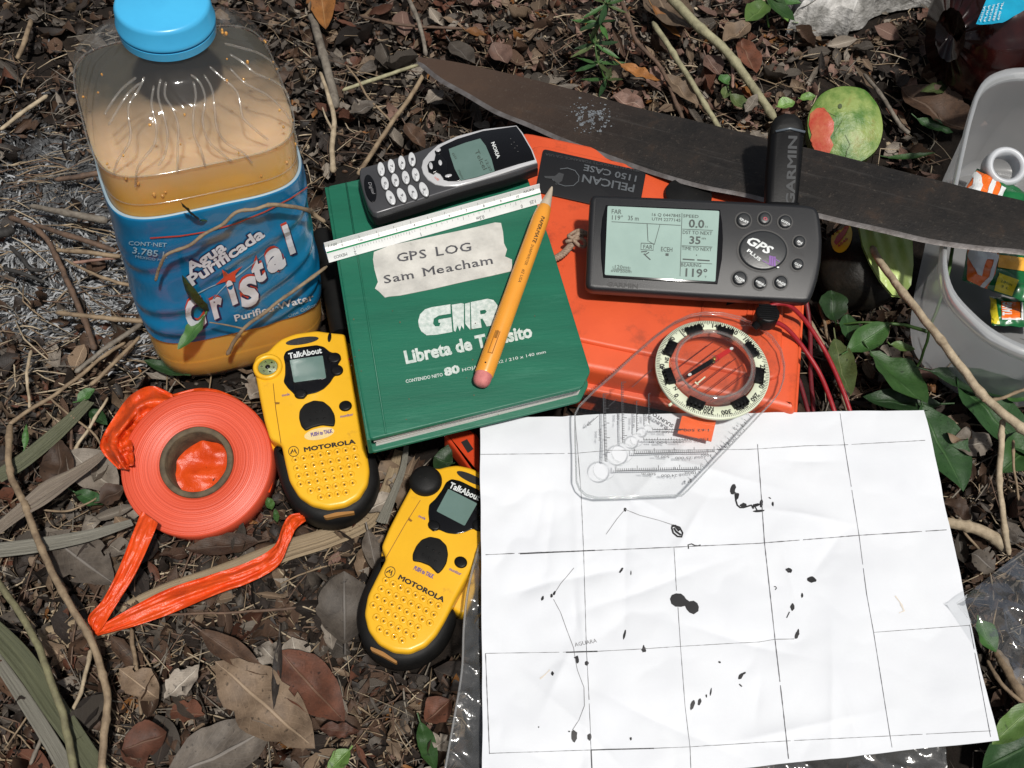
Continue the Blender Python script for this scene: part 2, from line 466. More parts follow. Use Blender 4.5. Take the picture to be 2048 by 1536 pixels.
# ------------------------------------------------------------------ leaf materials: colour, midrib and veins from the leaf's own uv
def leafmat(name, c1, c2, rib, rough=.6, spec=.35, holes=0):
    m, ns, ls, b = newmat(name)
    uv = N(ns, 'ShaderNodeUVMap'); sp = N(ns, 'ShaderNodeSeparateXYZ'); ls.new(uv.outputs[0], sp.inputs[0])
    tc = N(ns, 'ShaderNodeTexCoord'); oi = N(ns, 'ShaderNodeObjectInfo')
    n1 = N(ns, 'ShaderNodeTexNoise', Scale=110, Detail=8, Roughness=.7); ls.new(tc.outputs['Object'], n1.inputs['Vector'])
    cr = N(ns, 'ShaderNodeValToRGB'); e = cr.color_ramp.elements; e[0].position = .32; e[0].color = (*c2, 1); e[1].position = .66; e[1].color = (*c1, 1); ls.new(n1.outputs['Fac'], cr.inputs['Fac'])
    n4 = N(ns, 'ShaderNodeTexNoise', Scale=420, Detail=3); ls.new(tc.outputs['Object'], n4.inputs['Vector'])
    r4 = N(ns, 'ShaderNodeMapRange'); r4.inputs['From Min'].default_value = .62; r4.inputs['From Max'].default_value = .72; r4.inputs['To Max'].default_value = .85; ls.new(n4.outputs['Fac'], r4.inputs['Value'])
    ms = N(ns, 'ShaderNodeMix', data_type='RGBA'); ls.new(r4.outputs[0], ms.inputs['Factor']); ls.new(cr.outputs[0], ms.inputs['A']); ms.inputs['B'].default_value = (c2[0]*.4, c2[1]*.4, c2[2]*.4, 1)
    ab = N(ns, 'ShaderNodeMath', operation='SUBTRACT'); ls.new(sp.outputs['Y'], ab.inputs[0]); ab.inputs[1].default_value = .5
    a2 = N(ns, 'ShaderNodeMath', operation='ABSOLUTE'); ls.new(ab.outputs[0], a2.inputs[0])
    mr = N(ns, 'ShaderNodeMapRange'); mr.inputs['From Min'].default_value = .035; mr.inputs['From Max'].default_value = .015; ls.new(a2.outputs[0], mr.inputs['Value'])
    # side veins
    v1 = N(ns, 'ShaderNodeMath', operation='MULTIPLY_ADD'); ls.new(a2.outputs[0], v1.inputs[0]); v1.inputs[1].default_value = -9.0; v1.inputs[2].default_value = 0
    v2 = N(ns, 'ShaderNodeMath', operation='MULTIPLY_ADD'); ls.new(sp.outputs['X'], v2.inputs[0]); v2.inputs[1].default_value = 11.0; ls.new(v1.outputs[0], v2.inputs[2])
    v3 = N(ns, 'ShaderNodeMath', operation='FRACT'); ls.new(v2.outputs[0], v3.inputs[0])
    v4 = N(ns, 'ShaderNodeMath', operation='LESS_THAN'); ls.new(v3.outputs[0], v4.inputs[0]); v4.inputs[1].default_value = .09
    v5 = N(ns, 'ShaderNodeMath', operation='MULTIPLY'); ls.new(v4.outputs[0], v5.inputs[0]); v5.inputs[1].default_value = .32
    mm = N(ns, 'ShaderNodeMath', operation='MAXIMUM'); ls.new(mr.outputs[0], mm.inputs[0]); ls.new(v5.outputs[0], mm.inputs[1])
    mf = N(ns, 'ShaderNodeMath', operation='MULTIPLY'); ls.new(mm.outputs[0], mf.inputs[0]); mf.inputs[1].default_value = .7
    mx = N(ns, 'ShaderNodeMix', data_type='RGBA'); ls.new(mf.outputs[0], mx.inputs['Factor']); ls.new(ms.outputs['Result'], mx.inputs['A']); mx.inputs['B'].default_value = (*rib, 1)
    hs = N(ns, 'ShaderNodeHueSaturation'); ls.new(mx.outputs['Result'], hs.inputs['Color'])
    rr = N(ns, 'ShaderNodeMapRange'); rr.inputs['To Min'].default_value = .45; rr.inputs['To Max'].default_value = 1.05; ls.new(oi.outputs['Random'], rr.inputs['Value']); ls.new(rr.outputs[0], hs.inputs['Value'])
    ls.new(hs.outputs[0], b.inputs['Base Color']); b.inputs['Roughness'].default_value = rough; b.inputs['Specular IOR Level'].default_value = spec
    hb = N(ns, 'ShaderNodeMath', operation='ADD'); ls.new(n1.outputs['Fac'], hb.inputs[0]); ls.new(mm.outputs[0], hb.inputs[1])
    bp = N(ns, 'ShaderNodeBump', Strength=.55, Distance=.0012); ls.new(hb.outputs[0], bp.inputs['Height']); ls.new(bp.outputs[0], b.inputs['Normal'])
    return m
LM = {
    'brown': leafmat('leaf_brown', (.115, .064, .038), (.040, .023, .015), (.16, .11, .08)),
    'reddish': leafmat('leaf_reddish', (.17, .062, .034), (.06, .026, .016), (.19, .11, .07)),
    'tan': leafmat('leaf_tan', (.27, .19, .125), (.11, .074, .048), (.42, .31, .21)),
    'grey': leafmat('leaf_grey', (.135, .112, .090), (.05, .04, .032), (.22, .2, .18)),
    'dark': leafmat('leaf_dark', (.04, .028, .022), (.015, .012, .01), (.08, .06, .045)),
    'pink': leafmat('leaf_pink', (.32, .19, .145), (.13, .075, .058), (.48, .34, .27)),
    'pale': leafmat('leaf_pale', (.36, .31, .255), (.15, .125, .10), (.5, .45, .38)),
    'orange': leafmat('leaf_orange', (.34, .14, .035), (.16, .065, .02), (.4, .22, .09)),
    'green': leafmat('leaf_green', (.06, .15, .035), (.035, .10, .024), (.10, .21, .07), .46, .4),
    'deep': leafmat('leaf_deep_green', (.032, .085, .026), (.018, .052, .016), (.06, .13, .045), .46, .4),
    'lime': leafmat('leaf_lime', (.17, .3, .07), (.1, .2, .045), (.26, .4, .13), .42, .45),
    'olive': leafmat('leaf_olive', (.1, .14, .045), (.05, .075, .025), (.2, .22, .1), .45, .45),
}
def leaf_mesh(L, Wd, shape='ovate', curl=.3, fold=.25, seed=0, torn=0.0, wav=.08, nu=12, nv=6, mats=None, th=.0):
    """one leaf: x along the midrib, its blade curled and creased"""
    rnd = random.Random(seed); vs = []; fs = []; uv = []
    lo = {'ovate': .42, 'broad': .5, 'narrow': .45, 'obovate': .62}.get(shape, .45)
    so = rnd.uniform(0, 50)
    for i in range(nu+1):
        u = i/nu
        prof = (sin(pi*min(1, u/(2*lo)) if u < lo else pi/2+pi/2*(u-lo)/(1-lo)))
        prof = max(0, prof)**(.8 if shape != 'narrow' else .9)
        for j in range(nv+1):
            v = j/nv*2-1
            w = Wd/2*prof*(1+.22*nz(u*3+so, v, 0, 1.0)+.10*nz(u*9+so, v*3, 2, 1.0))
            if torn and abs(v) > .6: w *= 1-torn*max(0, nz(u*7+so, v*2, 5, 1.3))*1.6
            x = L*(u-.5)+.04*L*nz(so, u, 0, 2)*(1-abs(v)); y = v*w
            z = abs(v)*w*fold*1.2 + curl*L*((u-.5)**2-.08)+wav*Wd*nz(x/Wd*2.2+so, y/Wd*2.2, so, 1.0)+curl*.6*w*v*v
            vs.append((x, y, z)); uv.append((u, j/nv))
    for i in range(nu):
        for j in range(nv):
            if torn and rnd.random() < torn*.12 and (j in (0, nv-1)): continue
            a = i*(nv+1)+j; fs.append([a, a+nv+1, a+nv+2, a+1])
    # petiole
    if not torn:
        o = len(vs); p0 = vs[nv//2]
        for k, (dx, r) in enumerate(((-.14*L, .0005), (0.02*L, .0007))):
            for a in range(3): vs.append((p0[0]+dx, p0[1]+r*cos(a*2.1), p0[2]+r*sin(a*2.1)+(.0 if k else .002))); uv.append((0, .5))
        for a in range(3): fs.append([o+a, o+(a+1) % 3, o+3+(a+1) % 3, o+3+a])
    return vs, fs, uv
def mesh_uv(name, vs, fs, uv, mats, mi=None):
    me = bpy.data.meshes.new(name); me.from_pydata(vs, [], fs)
    for m in (mats if isinstance(mats, list) else [mats]): me.materials.append(m)
    l = me.uv_layers.new(name='UVMap'); idx = [0]*len(me.loops); me.loops.foreach_get('vertex_index', idx)
    flat = [c for i in idx for c in uv[i]]; l.data.foreach_set('uv', flat)
    me.polygons.foreach_set('use_smooth', [True]*len(me.polygons))
    if mi: me.polygons.foreach_set('material_index', mi)
    me.update(); return me
def place_leaf(base, tip, wpx, z0, z1, kind, label, cat='leaf', shape='ovate', curl=.26, fold=.26, torn=0, seed=1, name='leaf', roll=0, wav=.15, group=None, parent=None, nu=14, nv=8):
    """a leaf seen in the picture from its base to its tip, lying in the place at those heights"""
    A = W(*base, z0); B = W(*tip, z1); d = B-A; L = d.length; mid = (A+B)/2
    wd = wpx*(mid-CAM).length/FPX
    vs, fs, uv = leaf_mesh(L, wd, shape, curl, fold, seed, torn, wav, nu, nv)
    me = mesh_uv(name, vs, fs, uv, LM[kind]); o = bpy.data.objects.new(name, me); COL.objects.link(o)
    x = d.normalized(); zz = Vector((0, 0, 1)); y = zz.cross(x).normalized(); z = x.cross(y)
    R = Matrix((x, y, z)).transposed().to_4x4() @ Matrix.Rotation(radians(roll), 4, 'X')
    o.matrix_world = Matrix.Translation(mid) @ R
    if parent is not None:
        bpy.context.view_layer.update(); mw = o.matrix_world.copy(); o.parent = parent; o.matrix_parent_inverse = parent.matrix_world.inverted(); o.matrix_world = mw
    else: tag(o, label, cat, group)
    return o
# ================================================================== BOTTLE
def build_bottle():
    LEAN = 3.0
    base = W(506, 750, 0.002)
    ang = radians(25)
    ctr = base + Vector((-sin(ang), cos(ang), 0))*.050
    Mb = Matrix.Translation(ctr) @ Matrix.Rotation(radians(LEAN), 4, 'Y') @ Matrix.Rotation(ang, 4, 'Z')
    root = empty('water_bottle', Mb, 'large clear plastic bottle of orange juice with a blue cap and a blue label', 'bottle')
    prof = [(0, .040, 3.4), (.003, .0455, 3.8), (.010, .0485, 4.2), (.020, .0495, 4.4), (.025, .0484, 4.4), (.030, .0494, 4.5), (.040, .0490, 4.6), (.06, .0488, 4.8), (.10, .0470, 4.8), (.139, .0458, 4.8),
            (.146, .0450, 4.8), (.150, .0458, 4.8), (.164, .0458, 4.6), (.171, .0452, 4.4), (.176, .0439, 4.1), (.1808, .0416, 3.7), (.1850, .0382, 3.3), (.1888, .0344, 2.9), (.1920, .0290, 2.5), (.195, .0240, 2.2), (.1985, .0206, 2), (.2015, .0190, 2), (.212, .0185, 2)]
    def rp(a, n, ph): return a/((abs(cos(ph))**n+abs(sin(ph))**n)**(1/n))
    def prof_at(z):
        for p, q in zip(prof, prof[1:]):
            if z <= q[0]: t = (z-p[0])/(q[0]-p[0]); return p[1]+(q[1]-p[1])*t, p[2]+(q[2]-p[2])*t
        return prof[-1][1:]
    ribs = [pi/2*k+o for k in range(4) for o in (-.62, -.40, -.30, -.15, .10, .22, .30, .56)]
    NU = 440; zs = []
    z = 0
    while z < .170: zs.append(z); z += .004
    while z < .2015: zs.append(z); z += .0009
    zs += [.2015, .206, .212]
    mb = MB()
    for z in zs:
        a, n = prof_at(z)
        for k in range(NU):
            ph = 2*pi*k/NU; r = rp(a, n, ph)
            if .168 < z < .2000:
                t = (z-.168)/.032; env = min(1, t*6)*min(1, (1-t)*6)
                sw = .13*sin(t*5.2)
                for q in ribs:
                    d = (ph-(q*(1-.18*t)+pi/2*0+sw*(1-t*.3))+pi) % (2*pi)-pi
                    d *= r/.05
                    if abs(d) < .06: r -= .0010*env*cos(d/.06*pi/2)**2*(1.6-1.2*t if t > .3 else 1.2)
            mb.v.append((r*cos(ph), r*sin(ph), z))
    for i in range(len(zs)-1):
        for k in range(NU):
            k2 = (k+1) % NU; mb.f.append([i*NU+k, i*NU+k2, (i+1)*NU+k2, (i+1)*NU+k]); mb.m.append(0)
    shell = clear('bottle_plastic', (.99, .99, .985), .06, .035, (.8, .82, .82), bump=.12, bs=45, ior=1.42, fmax=.16)
    mb.build('bottle_shell', shell, root, 180)
    # juice
    jm = mat('orange_juice', (.80, .42, .075), .3, (.74, .37, .06), 25, spec=.4)
    nt_ = jm.node_tree; ns, ls = nt_.nodes, nt_.links; b = ns['Principled BSDF']; prev = b.inputs['Base Color'].links[0].from_socket
    tc = N(ns, 'ShaderNodeTexCoord'); sx = N(ns, 'ShaderNodeSeparateXYZ'); ls.new(tc.outputs['Object'], sx.inputs[0])
    n1 = N(ns, 'ShaderNodeTexNoise', Scale=70, Detail=6, Roughness=.65); ls.new(tc.outputs['Object'], n1.inputs['Vector'])
    m1 = N(ns, 'ShaderNodeMath', operation='MULTIPLY_ADD'); ls.new(n1.outputs['Fac'], m1.inputs[0]); m1.inputs[1].default_value = .022; ls.new(sx.outputs['Z'], m1.inputs[2])
    m2 = N(ns, 'ShaderNodeMapRange'); m2.inputs['From Min'].default_value = .158; m2.inputs['From Max'].default_value = .178; ls.new(m1.outputs[0], m2.inputs['Value'])
    mx = N(ns, 'ShaderNodeMix', data_type='RGBA'); ls.new(m2.outputs[0], mx.inputs['Factor']); ls.new(prev, mx.inputs['A']); mx.inputs['B'].default_value = (.70, .45, .22, 1); ls.new(mx.outputs['Result'], b.inputs['Base Color'])
    for q in (jm,):
        p_ = q.node_tree.nodes['Principled BSDF']; p_.inputs['Subsurface Weight'].default_value = .35; p_.inputs['Subsurface Radius'].default_value = (1.0, .55, .15); p_.inputs['Subsurface Scale'].default_value = .01
    jf, ns, ls, b = newmat('juice_top_sheen_fade')  # pale sheen in front, see-through dark at back, painted into the colour
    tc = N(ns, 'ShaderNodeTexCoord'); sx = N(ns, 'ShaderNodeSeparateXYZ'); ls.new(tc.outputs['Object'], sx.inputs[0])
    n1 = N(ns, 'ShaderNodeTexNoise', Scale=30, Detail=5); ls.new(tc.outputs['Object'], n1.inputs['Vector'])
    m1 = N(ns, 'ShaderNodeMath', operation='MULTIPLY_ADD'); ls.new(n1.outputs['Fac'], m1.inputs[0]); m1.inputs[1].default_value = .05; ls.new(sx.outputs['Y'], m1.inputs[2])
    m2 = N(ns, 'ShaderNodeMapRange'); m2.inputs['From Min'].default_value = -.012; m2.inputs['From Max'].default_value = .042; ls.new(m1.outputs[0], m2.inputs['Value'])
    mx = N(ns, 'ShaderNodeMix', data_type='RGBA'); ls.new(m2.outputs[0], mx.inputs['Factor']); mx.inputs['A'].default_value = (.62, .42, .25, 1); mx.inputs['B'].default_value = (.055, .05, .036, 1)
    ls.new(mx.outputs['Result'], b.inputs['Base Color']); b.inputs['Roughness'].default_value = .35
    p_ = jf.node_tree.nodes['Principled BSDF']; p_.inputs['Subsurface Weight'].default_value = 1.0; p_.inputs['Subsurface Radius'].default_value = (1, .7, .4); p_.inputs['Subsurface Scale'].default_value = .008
    j = MB(); top = .1650
    zz = [.0015, .004, .01, .02, .03, .06, .1, .13, .15, .162, top]
    n2 = 96
    for z in zz:
        a, n = prof_at(z)
        for k in range(n2):
            ph = 2*pi*k/n2; r = rp(a-.0007, n, ph); j.v.append((r*cos(ph), r*sin(ph), z))
    for i in range(len(zz)-1):
        for k in range(n2):
            k2 = (k+1) % n2; j.f.append([i*n2+k, i*n2+k2, (i+1)*n2+k2, (i+1)*n2+k]); j.m.append(0)
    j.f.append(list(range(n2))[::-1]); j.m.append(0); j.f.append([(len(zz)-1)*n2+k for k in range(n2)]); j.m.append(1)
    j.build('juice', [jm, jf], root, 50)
    # label band, creased
    blue = mat('label_blue', (.005, .17, .35), .28, (.005, .12, .27), 18, spec=.5, bump=.1, bs=60, bdist=.0006, coat=.3, dirt=((.02, .25, .45), 30, .6, .5))
    lab = MB(); z0, z1 = .0445, .1395; LU, LZ = 360, 56
    def crease(ph, t):
        s_ = 0
        for q, (pc, tc, sl, am, wd) in enumerate(((4.0, .3, .10, 1.5, .05), (3.9, .12, -.05, 1.2, .05), (4.9, .62, .3, 1.0, .035), (5.3, .4, .35, 1.1, .04), (5.4, .15, .3, 1.2, .04), (3.8, .62, .12, .9, .04), (4.5, .8, .1, .7, .04), (5.5, .78, .35, 1.2, .04))):
            d = (t-tc)-sl*(ph-pc); w = math.exp(-((ph-pc)/.55)**2)
            s_ += am*w*(math.exp(-(d/wd)**2)-.8*math.exp(-((d+wd*1.6)/wd)**2))
        return s_*.0009
    for i in range(LZ+1):
        t = i/LZ
        for k in range(LU):
            ph = 2*pi*k/LU; z = z0+(z1-z0)*t; a, n = prof_at(z)
            r = rp(a+.0009, n, ph)+crease(ph, t)+.0005*nz(ph*3, t*9, 2)
            lab.v.append((r*cos(ph), r*sin(ph), z))
    for i in range(LZ):
        for k in range(LU):
            k2 = (k+1) % LU; lab.f.append([i*LU+k, i*LU+k2, (i+1)*LU+k2, (i+1)*LU+k]); lab.m.append(0)
    nl = LZ*LU; e0 = len(lab.v)
    for k in range(LU):
        x_, y_, z_ = lab.v[nl+k]; lab.v.append((x_*.975, y_*.975, z_+.0001))
    for k in range(LU): k2 = (k+1) % LU; lab.f.append([nl+k, nl+k2, e0+k2, e0+k]); lab.m.append(1)
    global SBOT
    both = MB(); both.add(mb.v, mb.f); both.add(lab.v, lab.f); SB_ = BS(bvh_of(both), Mb, .006); SBOT = lambda x, y: Mb @ Vector(SB_(x, y))
    lo = lab.build('label', [blue, mat('label_edge', (.30, .40, .46), .5)], root, 180)
    S = BS(bvh_of(lab), Mb, .0004); S2 = BS(bvh_of(lab), Mb, .0007); S3 = BS(bvh_of(lab), Mb, .001)
    navy = mat('label_navy', (.012, .012, .06), .4); white = mat('label_white', (.62, .63, .66), .4, (.52, .53, .58), 80); red = mat('label_red', (.55, .06, .03), .4)
    pale = mat('label_pale', (.3, .45, .55), .4)
    d1 = MB(); d2 = MB(); d3 = MB(); d4 = MB()
    def word(s, A, B, h, b=.02, o=.06, sub=9):
        text(d1, S, s, A, B, h, o, 0, 0, sub, 3); text(d2, S2, s, A, B, h, b, 0, 0, sub, 3)
    word('Agua', (378, 547), (453, 496), 21, .035, .085)
    word('Purificada', (384, 570), (530, 470), 21, .035, .085)
    for ch, A, B, h in (('C', (380, 656), (420, 641), 54), ('r', (427, 634), (455, 621), 50), ('i', (462, 603), (479, 595), 40), ('S', (484, 612), (527, 595), 50), ('t', (512, 562), (537, 550), 44), ('a', (537, 542), (574, 525), 56), ('l', (576, 501), (594, 493), 46)):
        fat = .06 if ch in 'il' else 0
        text(d3, S, ch, A, B, h, .10+fat, .22, 0, 9, 3); text(d1, S2, ch, (A[0]+3, A[1]+2), (B[0]+3, B[1]+2), h, .08+fat, .22, 0, 9, 3); text(d2, S3, ch, A, B, h, .05+fat, .22, 0, 9, 3)
    text(d2, S2, 'Purified Water', (470, 641), (627, 598), 13, .02, 0, 0, 9)
    text(d4, S2, 'One Gallon', (576, 634), (632, 610), 7, 0, 0, 0, 9)
    text(d4, S2, 'CONT\u00b7NET', (259, 488), (333, 492), 8, .01, 0, 0, 9); text(d4, S2, '3.785 L', (266, 504), (334, 514), 12, .01, 0, 0, 9); text(d4, S2, 'MEXICO MX', (272, 513), (330, 522), 5, 0, 0, 0, 9)
    dpoly(d3, S3, [(443, 536), (456, 545), (484, 529), (470, 546), (470, 561), (455, 559), (430, 567), (446, 552)], 0, 10)
    dline(d3, S2, [(300, 474), (360, 470), (410, 462), (470, 446), (530, 421), (580, 395), (612, 374)], 2.5, 0, 8)
    for p in ([(384, 590), (420, 572), (470, 553)], [(470, 553), (500, 530), (528, 505)], [(460, 560), (440, 580), (425, 597)]):
        dline(d4, S2, p, [2.5, 1.5, .8], 0, 8)
    d1.build('lettering_outline', navy, lo, 0); d2.build('lettering', white, lo, 0); d3.build('red_print', red, lo, 0); tag(d4.build('small_print', pale, lo, 0), kind='stuff')
    # seam line under the shoulder
    # cap
    cm = mat('cap_blue', (.06, .42, .72), .32, (.05, .37, .66), 30, coat=.2)
    c = MB(); zc = .2025
    c.lathe([(zc, .0192), (zc+.0002, .0204), (zc+.0040, .0206), (zc+.0043, .0190), (zc+.0050, .0190), (zc+.0053, .0208), (zc+.0065, .0209), (zc+.0072, .0204), (zc+.0130, .0200), (zc+.0145, .0193), (zc+.0150, .0182), (zc+.0150, .0001)], 96, capt=False, capb=False)
    c.build('cap', cm, root, 50)
    # droplets sticking to the inside of the shoulder
    dm = mat('juice_drop', (.75, .42, .12), .1, (.45, .2, .04), 60, spec=.7); dr = MB(); rnd = random.Random(3)
    for _ in range(36):
        ph = rnd.uniform(pi, 2*pi+.6); z = rnd.uniform(.15, .196); a, n = prof_at(z); r = rp(a-.0006, n, ph); s_ = rnd.uniform(.0003, .0009)
        dr.ellipsoid((r*cos(ph), r*sin(ph), z), (s_, s_, s_*rnd.uniform(.8, 1.8)), 6, 4)
    # moulded ribs running down the shoulder, laid on the shell
    rbm = clear('rib_plastic', (.985, .98, .97), .09, .10, (.9, .88, .82), ior=1.6, fmax=.32)
    SR = BS(bvh_of(mb), Mb, .0001)
    RB = [[(490, 555), (440, 660), (375, 760), (370, 860), (385, 960), (370, 1060), (290, 1180), (255, 1290)], [(560, 620), (540, 760), (575, 930), (560, 1060), (470, 1180), (430, 1260), (420, 1380)],
          [(610, 570), (590, 700), (640, 880), (660, 1000), (640, 1130), (590, 1220)], [(650, 590), (640, 700), (700, 800), (740, 930), (735, 1080), (735, 1270)],
          [(850, 590), (870, 700), (850, 850), (860, 1000), (910, 1110), (940, 1230)], [(830, 540), (900, 600), (940, 720), (920, 880), (960, 1030), (1040, 1110), (1140, 1190)],
          [(930, 540), (990, 650), (1010, 800), (1030, 950), (1100, 1050), (1220, 1120), (1290, 1200)], [(970, 480), (1060, 560), (1170, 660), (1200, 760), (1220, 860), (1300, 940), (1410, 1030)],
          [(1120, 490), (1230, 600), (1380, 680), (1480, 760), (1560, 860), (1600, 960), (1640, 1080)], [(1120, 390), (1220, 450), (1310, 530), (1430, 580), (1520, 640), (1570, 720)],
          [(1080, 310), (1200, 340), (1330, 380), (1440, 450), (1500, 510)], [(430, 560), (330, 640), (250, 740), (190, 840)], [(460, 600), (370, 680), (290, 800), (220, 920)]]
    for L_ in RB:
        pp = [(150+x*.2686+8, y*.2686+4) for x, y in L_]; cu_ = catmull(pp, 7, False); pth = [Vector(SR(p.x, p.y)) for p in cu_]
        pth = [(pth[max(i-1, 0)]+pth[i]*2+pth[min(i+1, len(pth)-1)])/4 for i in range(len(pth))]
        q = MB(); q.tube(pth, [.00055*(.5 if i in (0, len(pth)-1) else 1) for i in range(len(pth))], 10); q.build('moulded_rib', rbm, root, 180)
    for z_, rr in ((.1655, .0004), (.1475, .0003)):
        a_, n_ = prof_at(z_); q = MB(); q.tube([(rp(a_+.0001, n_, 2*pi*k/120)*cos(2*pi*k/120), rp(a_+.0001, n_, 2*pi*k/120)*sin(2*pi*k/120), z_) for k in range(120)], rr, 6, closed=True); q.build('moulded_ring', rbm, root, 180)
    tag(dr.build('juice_drops', dm, root, 180), kind='stuff')
    return Mb
Mbottle = build_bottle()

# ================================================================== ORANGE CASE
def build_case():
    F = Frame(1300, 540, .050, -13.5)
    root = empty('hard_case', F.M, 'orange hard plastic case lying under the book, the machete and the handheld navigator', 'case')
    om = mat('case_orange', (.66, .095, .030), .45, (.58, .075, .022), 22, bump=.2, bs=500, bdist=.0003, dirt=((.24, .045, .020), 38, .52, .55), rvar=.08)
    T = F.poly([(1035, 262), (1630, 388), (1592, 812), (903, 770)])
    # squared outline from the picture corners
    T = F.poly([(1030, 256), (1622, 382), (1594, 822), (1560, 812), (1172, 735), (912, 690)])
    lid = MB(); P = roundcorners(T, .012, 5)
    lid.prism(P, -.016, 0, .004, 3)
    lid.build('lid', om, root, 45)
    # raised middle of the lid with a step and ridge lines
    mid = F.poly([(1062, 290), (1575, 398), (1560, 768), (1185, 690), (960, 640)])
    r = MB(); r.prism(roundcorners(mid, .010, 4), -.0005, .0022, .002, 3); r.build('lid_panel', om, root, 45)
    lip = MB(); P2 = inset(P, -.004)
    lip.prism(P2, -.020, -.0145, .0015, 2); lip.build('lid_rim', om, root, 45)
    low = MB(); low.prism(inset(P, .0015), -.047, -.0225, .002, 2, rb=.004); low.build('case_body', om, root, 45)
    gas = MB(); gas.prism(inset(P, .004), -.023, -.0195); gas.build('seal', M['black_rubber'], root, 45)
    # ribs on the lid
    for x in (1408, 1500, 1512):
        q = MB(); a = F.p(x, 604, .0022); b = F.p(x-10, 650, .0022)
        q.tube([a, b], .0006, 6); q.build('lid_rib', om, root, 60)
    # front latches, hinge lug seen below the book
    lt = MB(); lp = F.poly([(1205, 805), (1395, 838), (1385, 880), (1195, 850)], -.03); lt.prism(roundcorners(lp, .003), -.036, -.020, .002); lt.build('latch', M['black_plastic'], root, 40)
    hl = MB()
    hl.prism(roundcorners(F.poly([(884, 868), (925, 850), (958, 868), (962, 960), (944, 945), (912, 900)], -.022), .003), -.034, -.022, .002)
    ho = hl.build('strap_lug', mat('lug_red', (.55, .05, .012), .4), root, 40)
    sl = MB(); sl.flat([F.p(x, y, -.0216) for x, y in ((922, 884), (934, 878), (947, 898), (936, 906))]); sl.build('slot', M['print_black'], ho, 0)
    # nameplate
    np_ = MB(); pl = F.poly([(1086, 300), (1292, 345), (1277, 410), (1262, 398), (1180, 415), (1070, 375)], .0022)
    pl = F.poly([(1086, 300), (1292, 346), (1276, 432), (1070, 385)], .0022)
    np_.prism(roundcorners(pl, .0025), .002, .0034, .0004, 2)
    no = np_.build('nameplate', mat('plate_black', (.011, .011, .012), .42, bump=.2, bs=900, bdist=.0001), root, 40)
    S = F.S(.0037); t = MB(); t2 = MB()
    def ud(mb, s, A, B, h, **k): text(mb, S, s, A, B, h, **k)
    ud(t, 'PELICAN', (1270, 370), (1166, 349), 15, bold=.02)
    ud(t, '1150 CASE', (1274, 352), (1169, 329), 12, bold=.02)
    ud(t2, 'PELICAN PRODUCTS TORRANCE, CA USA', (1279, 339), (1091, 306), 5)
    dline(t, S, [(1158, 352), (1157, 362), (1147, 371), (1130, 372), (1112, 366), (1103, 356)], 1.6)
    dline(t, S, [(1158, 352), (1150, 341), (1135, 336), (1120, 338)], 1.6)
    dpoly(t2, S, [(1088, 352), (1110, 352), (1118, 345), (1128, 348), (1124, 362), (1112, 370), (1106, 358), (1090, 356)])
    t.build('lettering', mat('plate_grey', (.10, .11, .12), .5), no, 0); tag(t2.build('small_print', mat('plate_grey_dark', (.05, .052, .055), .5), no, 0), kind='stuff')
    # purge valve
    v = MB(); cpt = F.p(1375, 398, .002); v.lathe([(.002, .0140), (.0062, .0138), (.0070, .0128), (.0070, .0001)], 40, c=(cpt.x, cpt.y), capt=False)
    v.build('pressure_valve', M['black_rubber'], root, 40)
    lb = MB(); dpoly(lb, F.S(.0024), [(1455, 601), (1478, 605), (1470, 606), (1452, 611)]); lb.build('scuff', M['print_black'], root, 0)
    return F
Fcase = build_case()

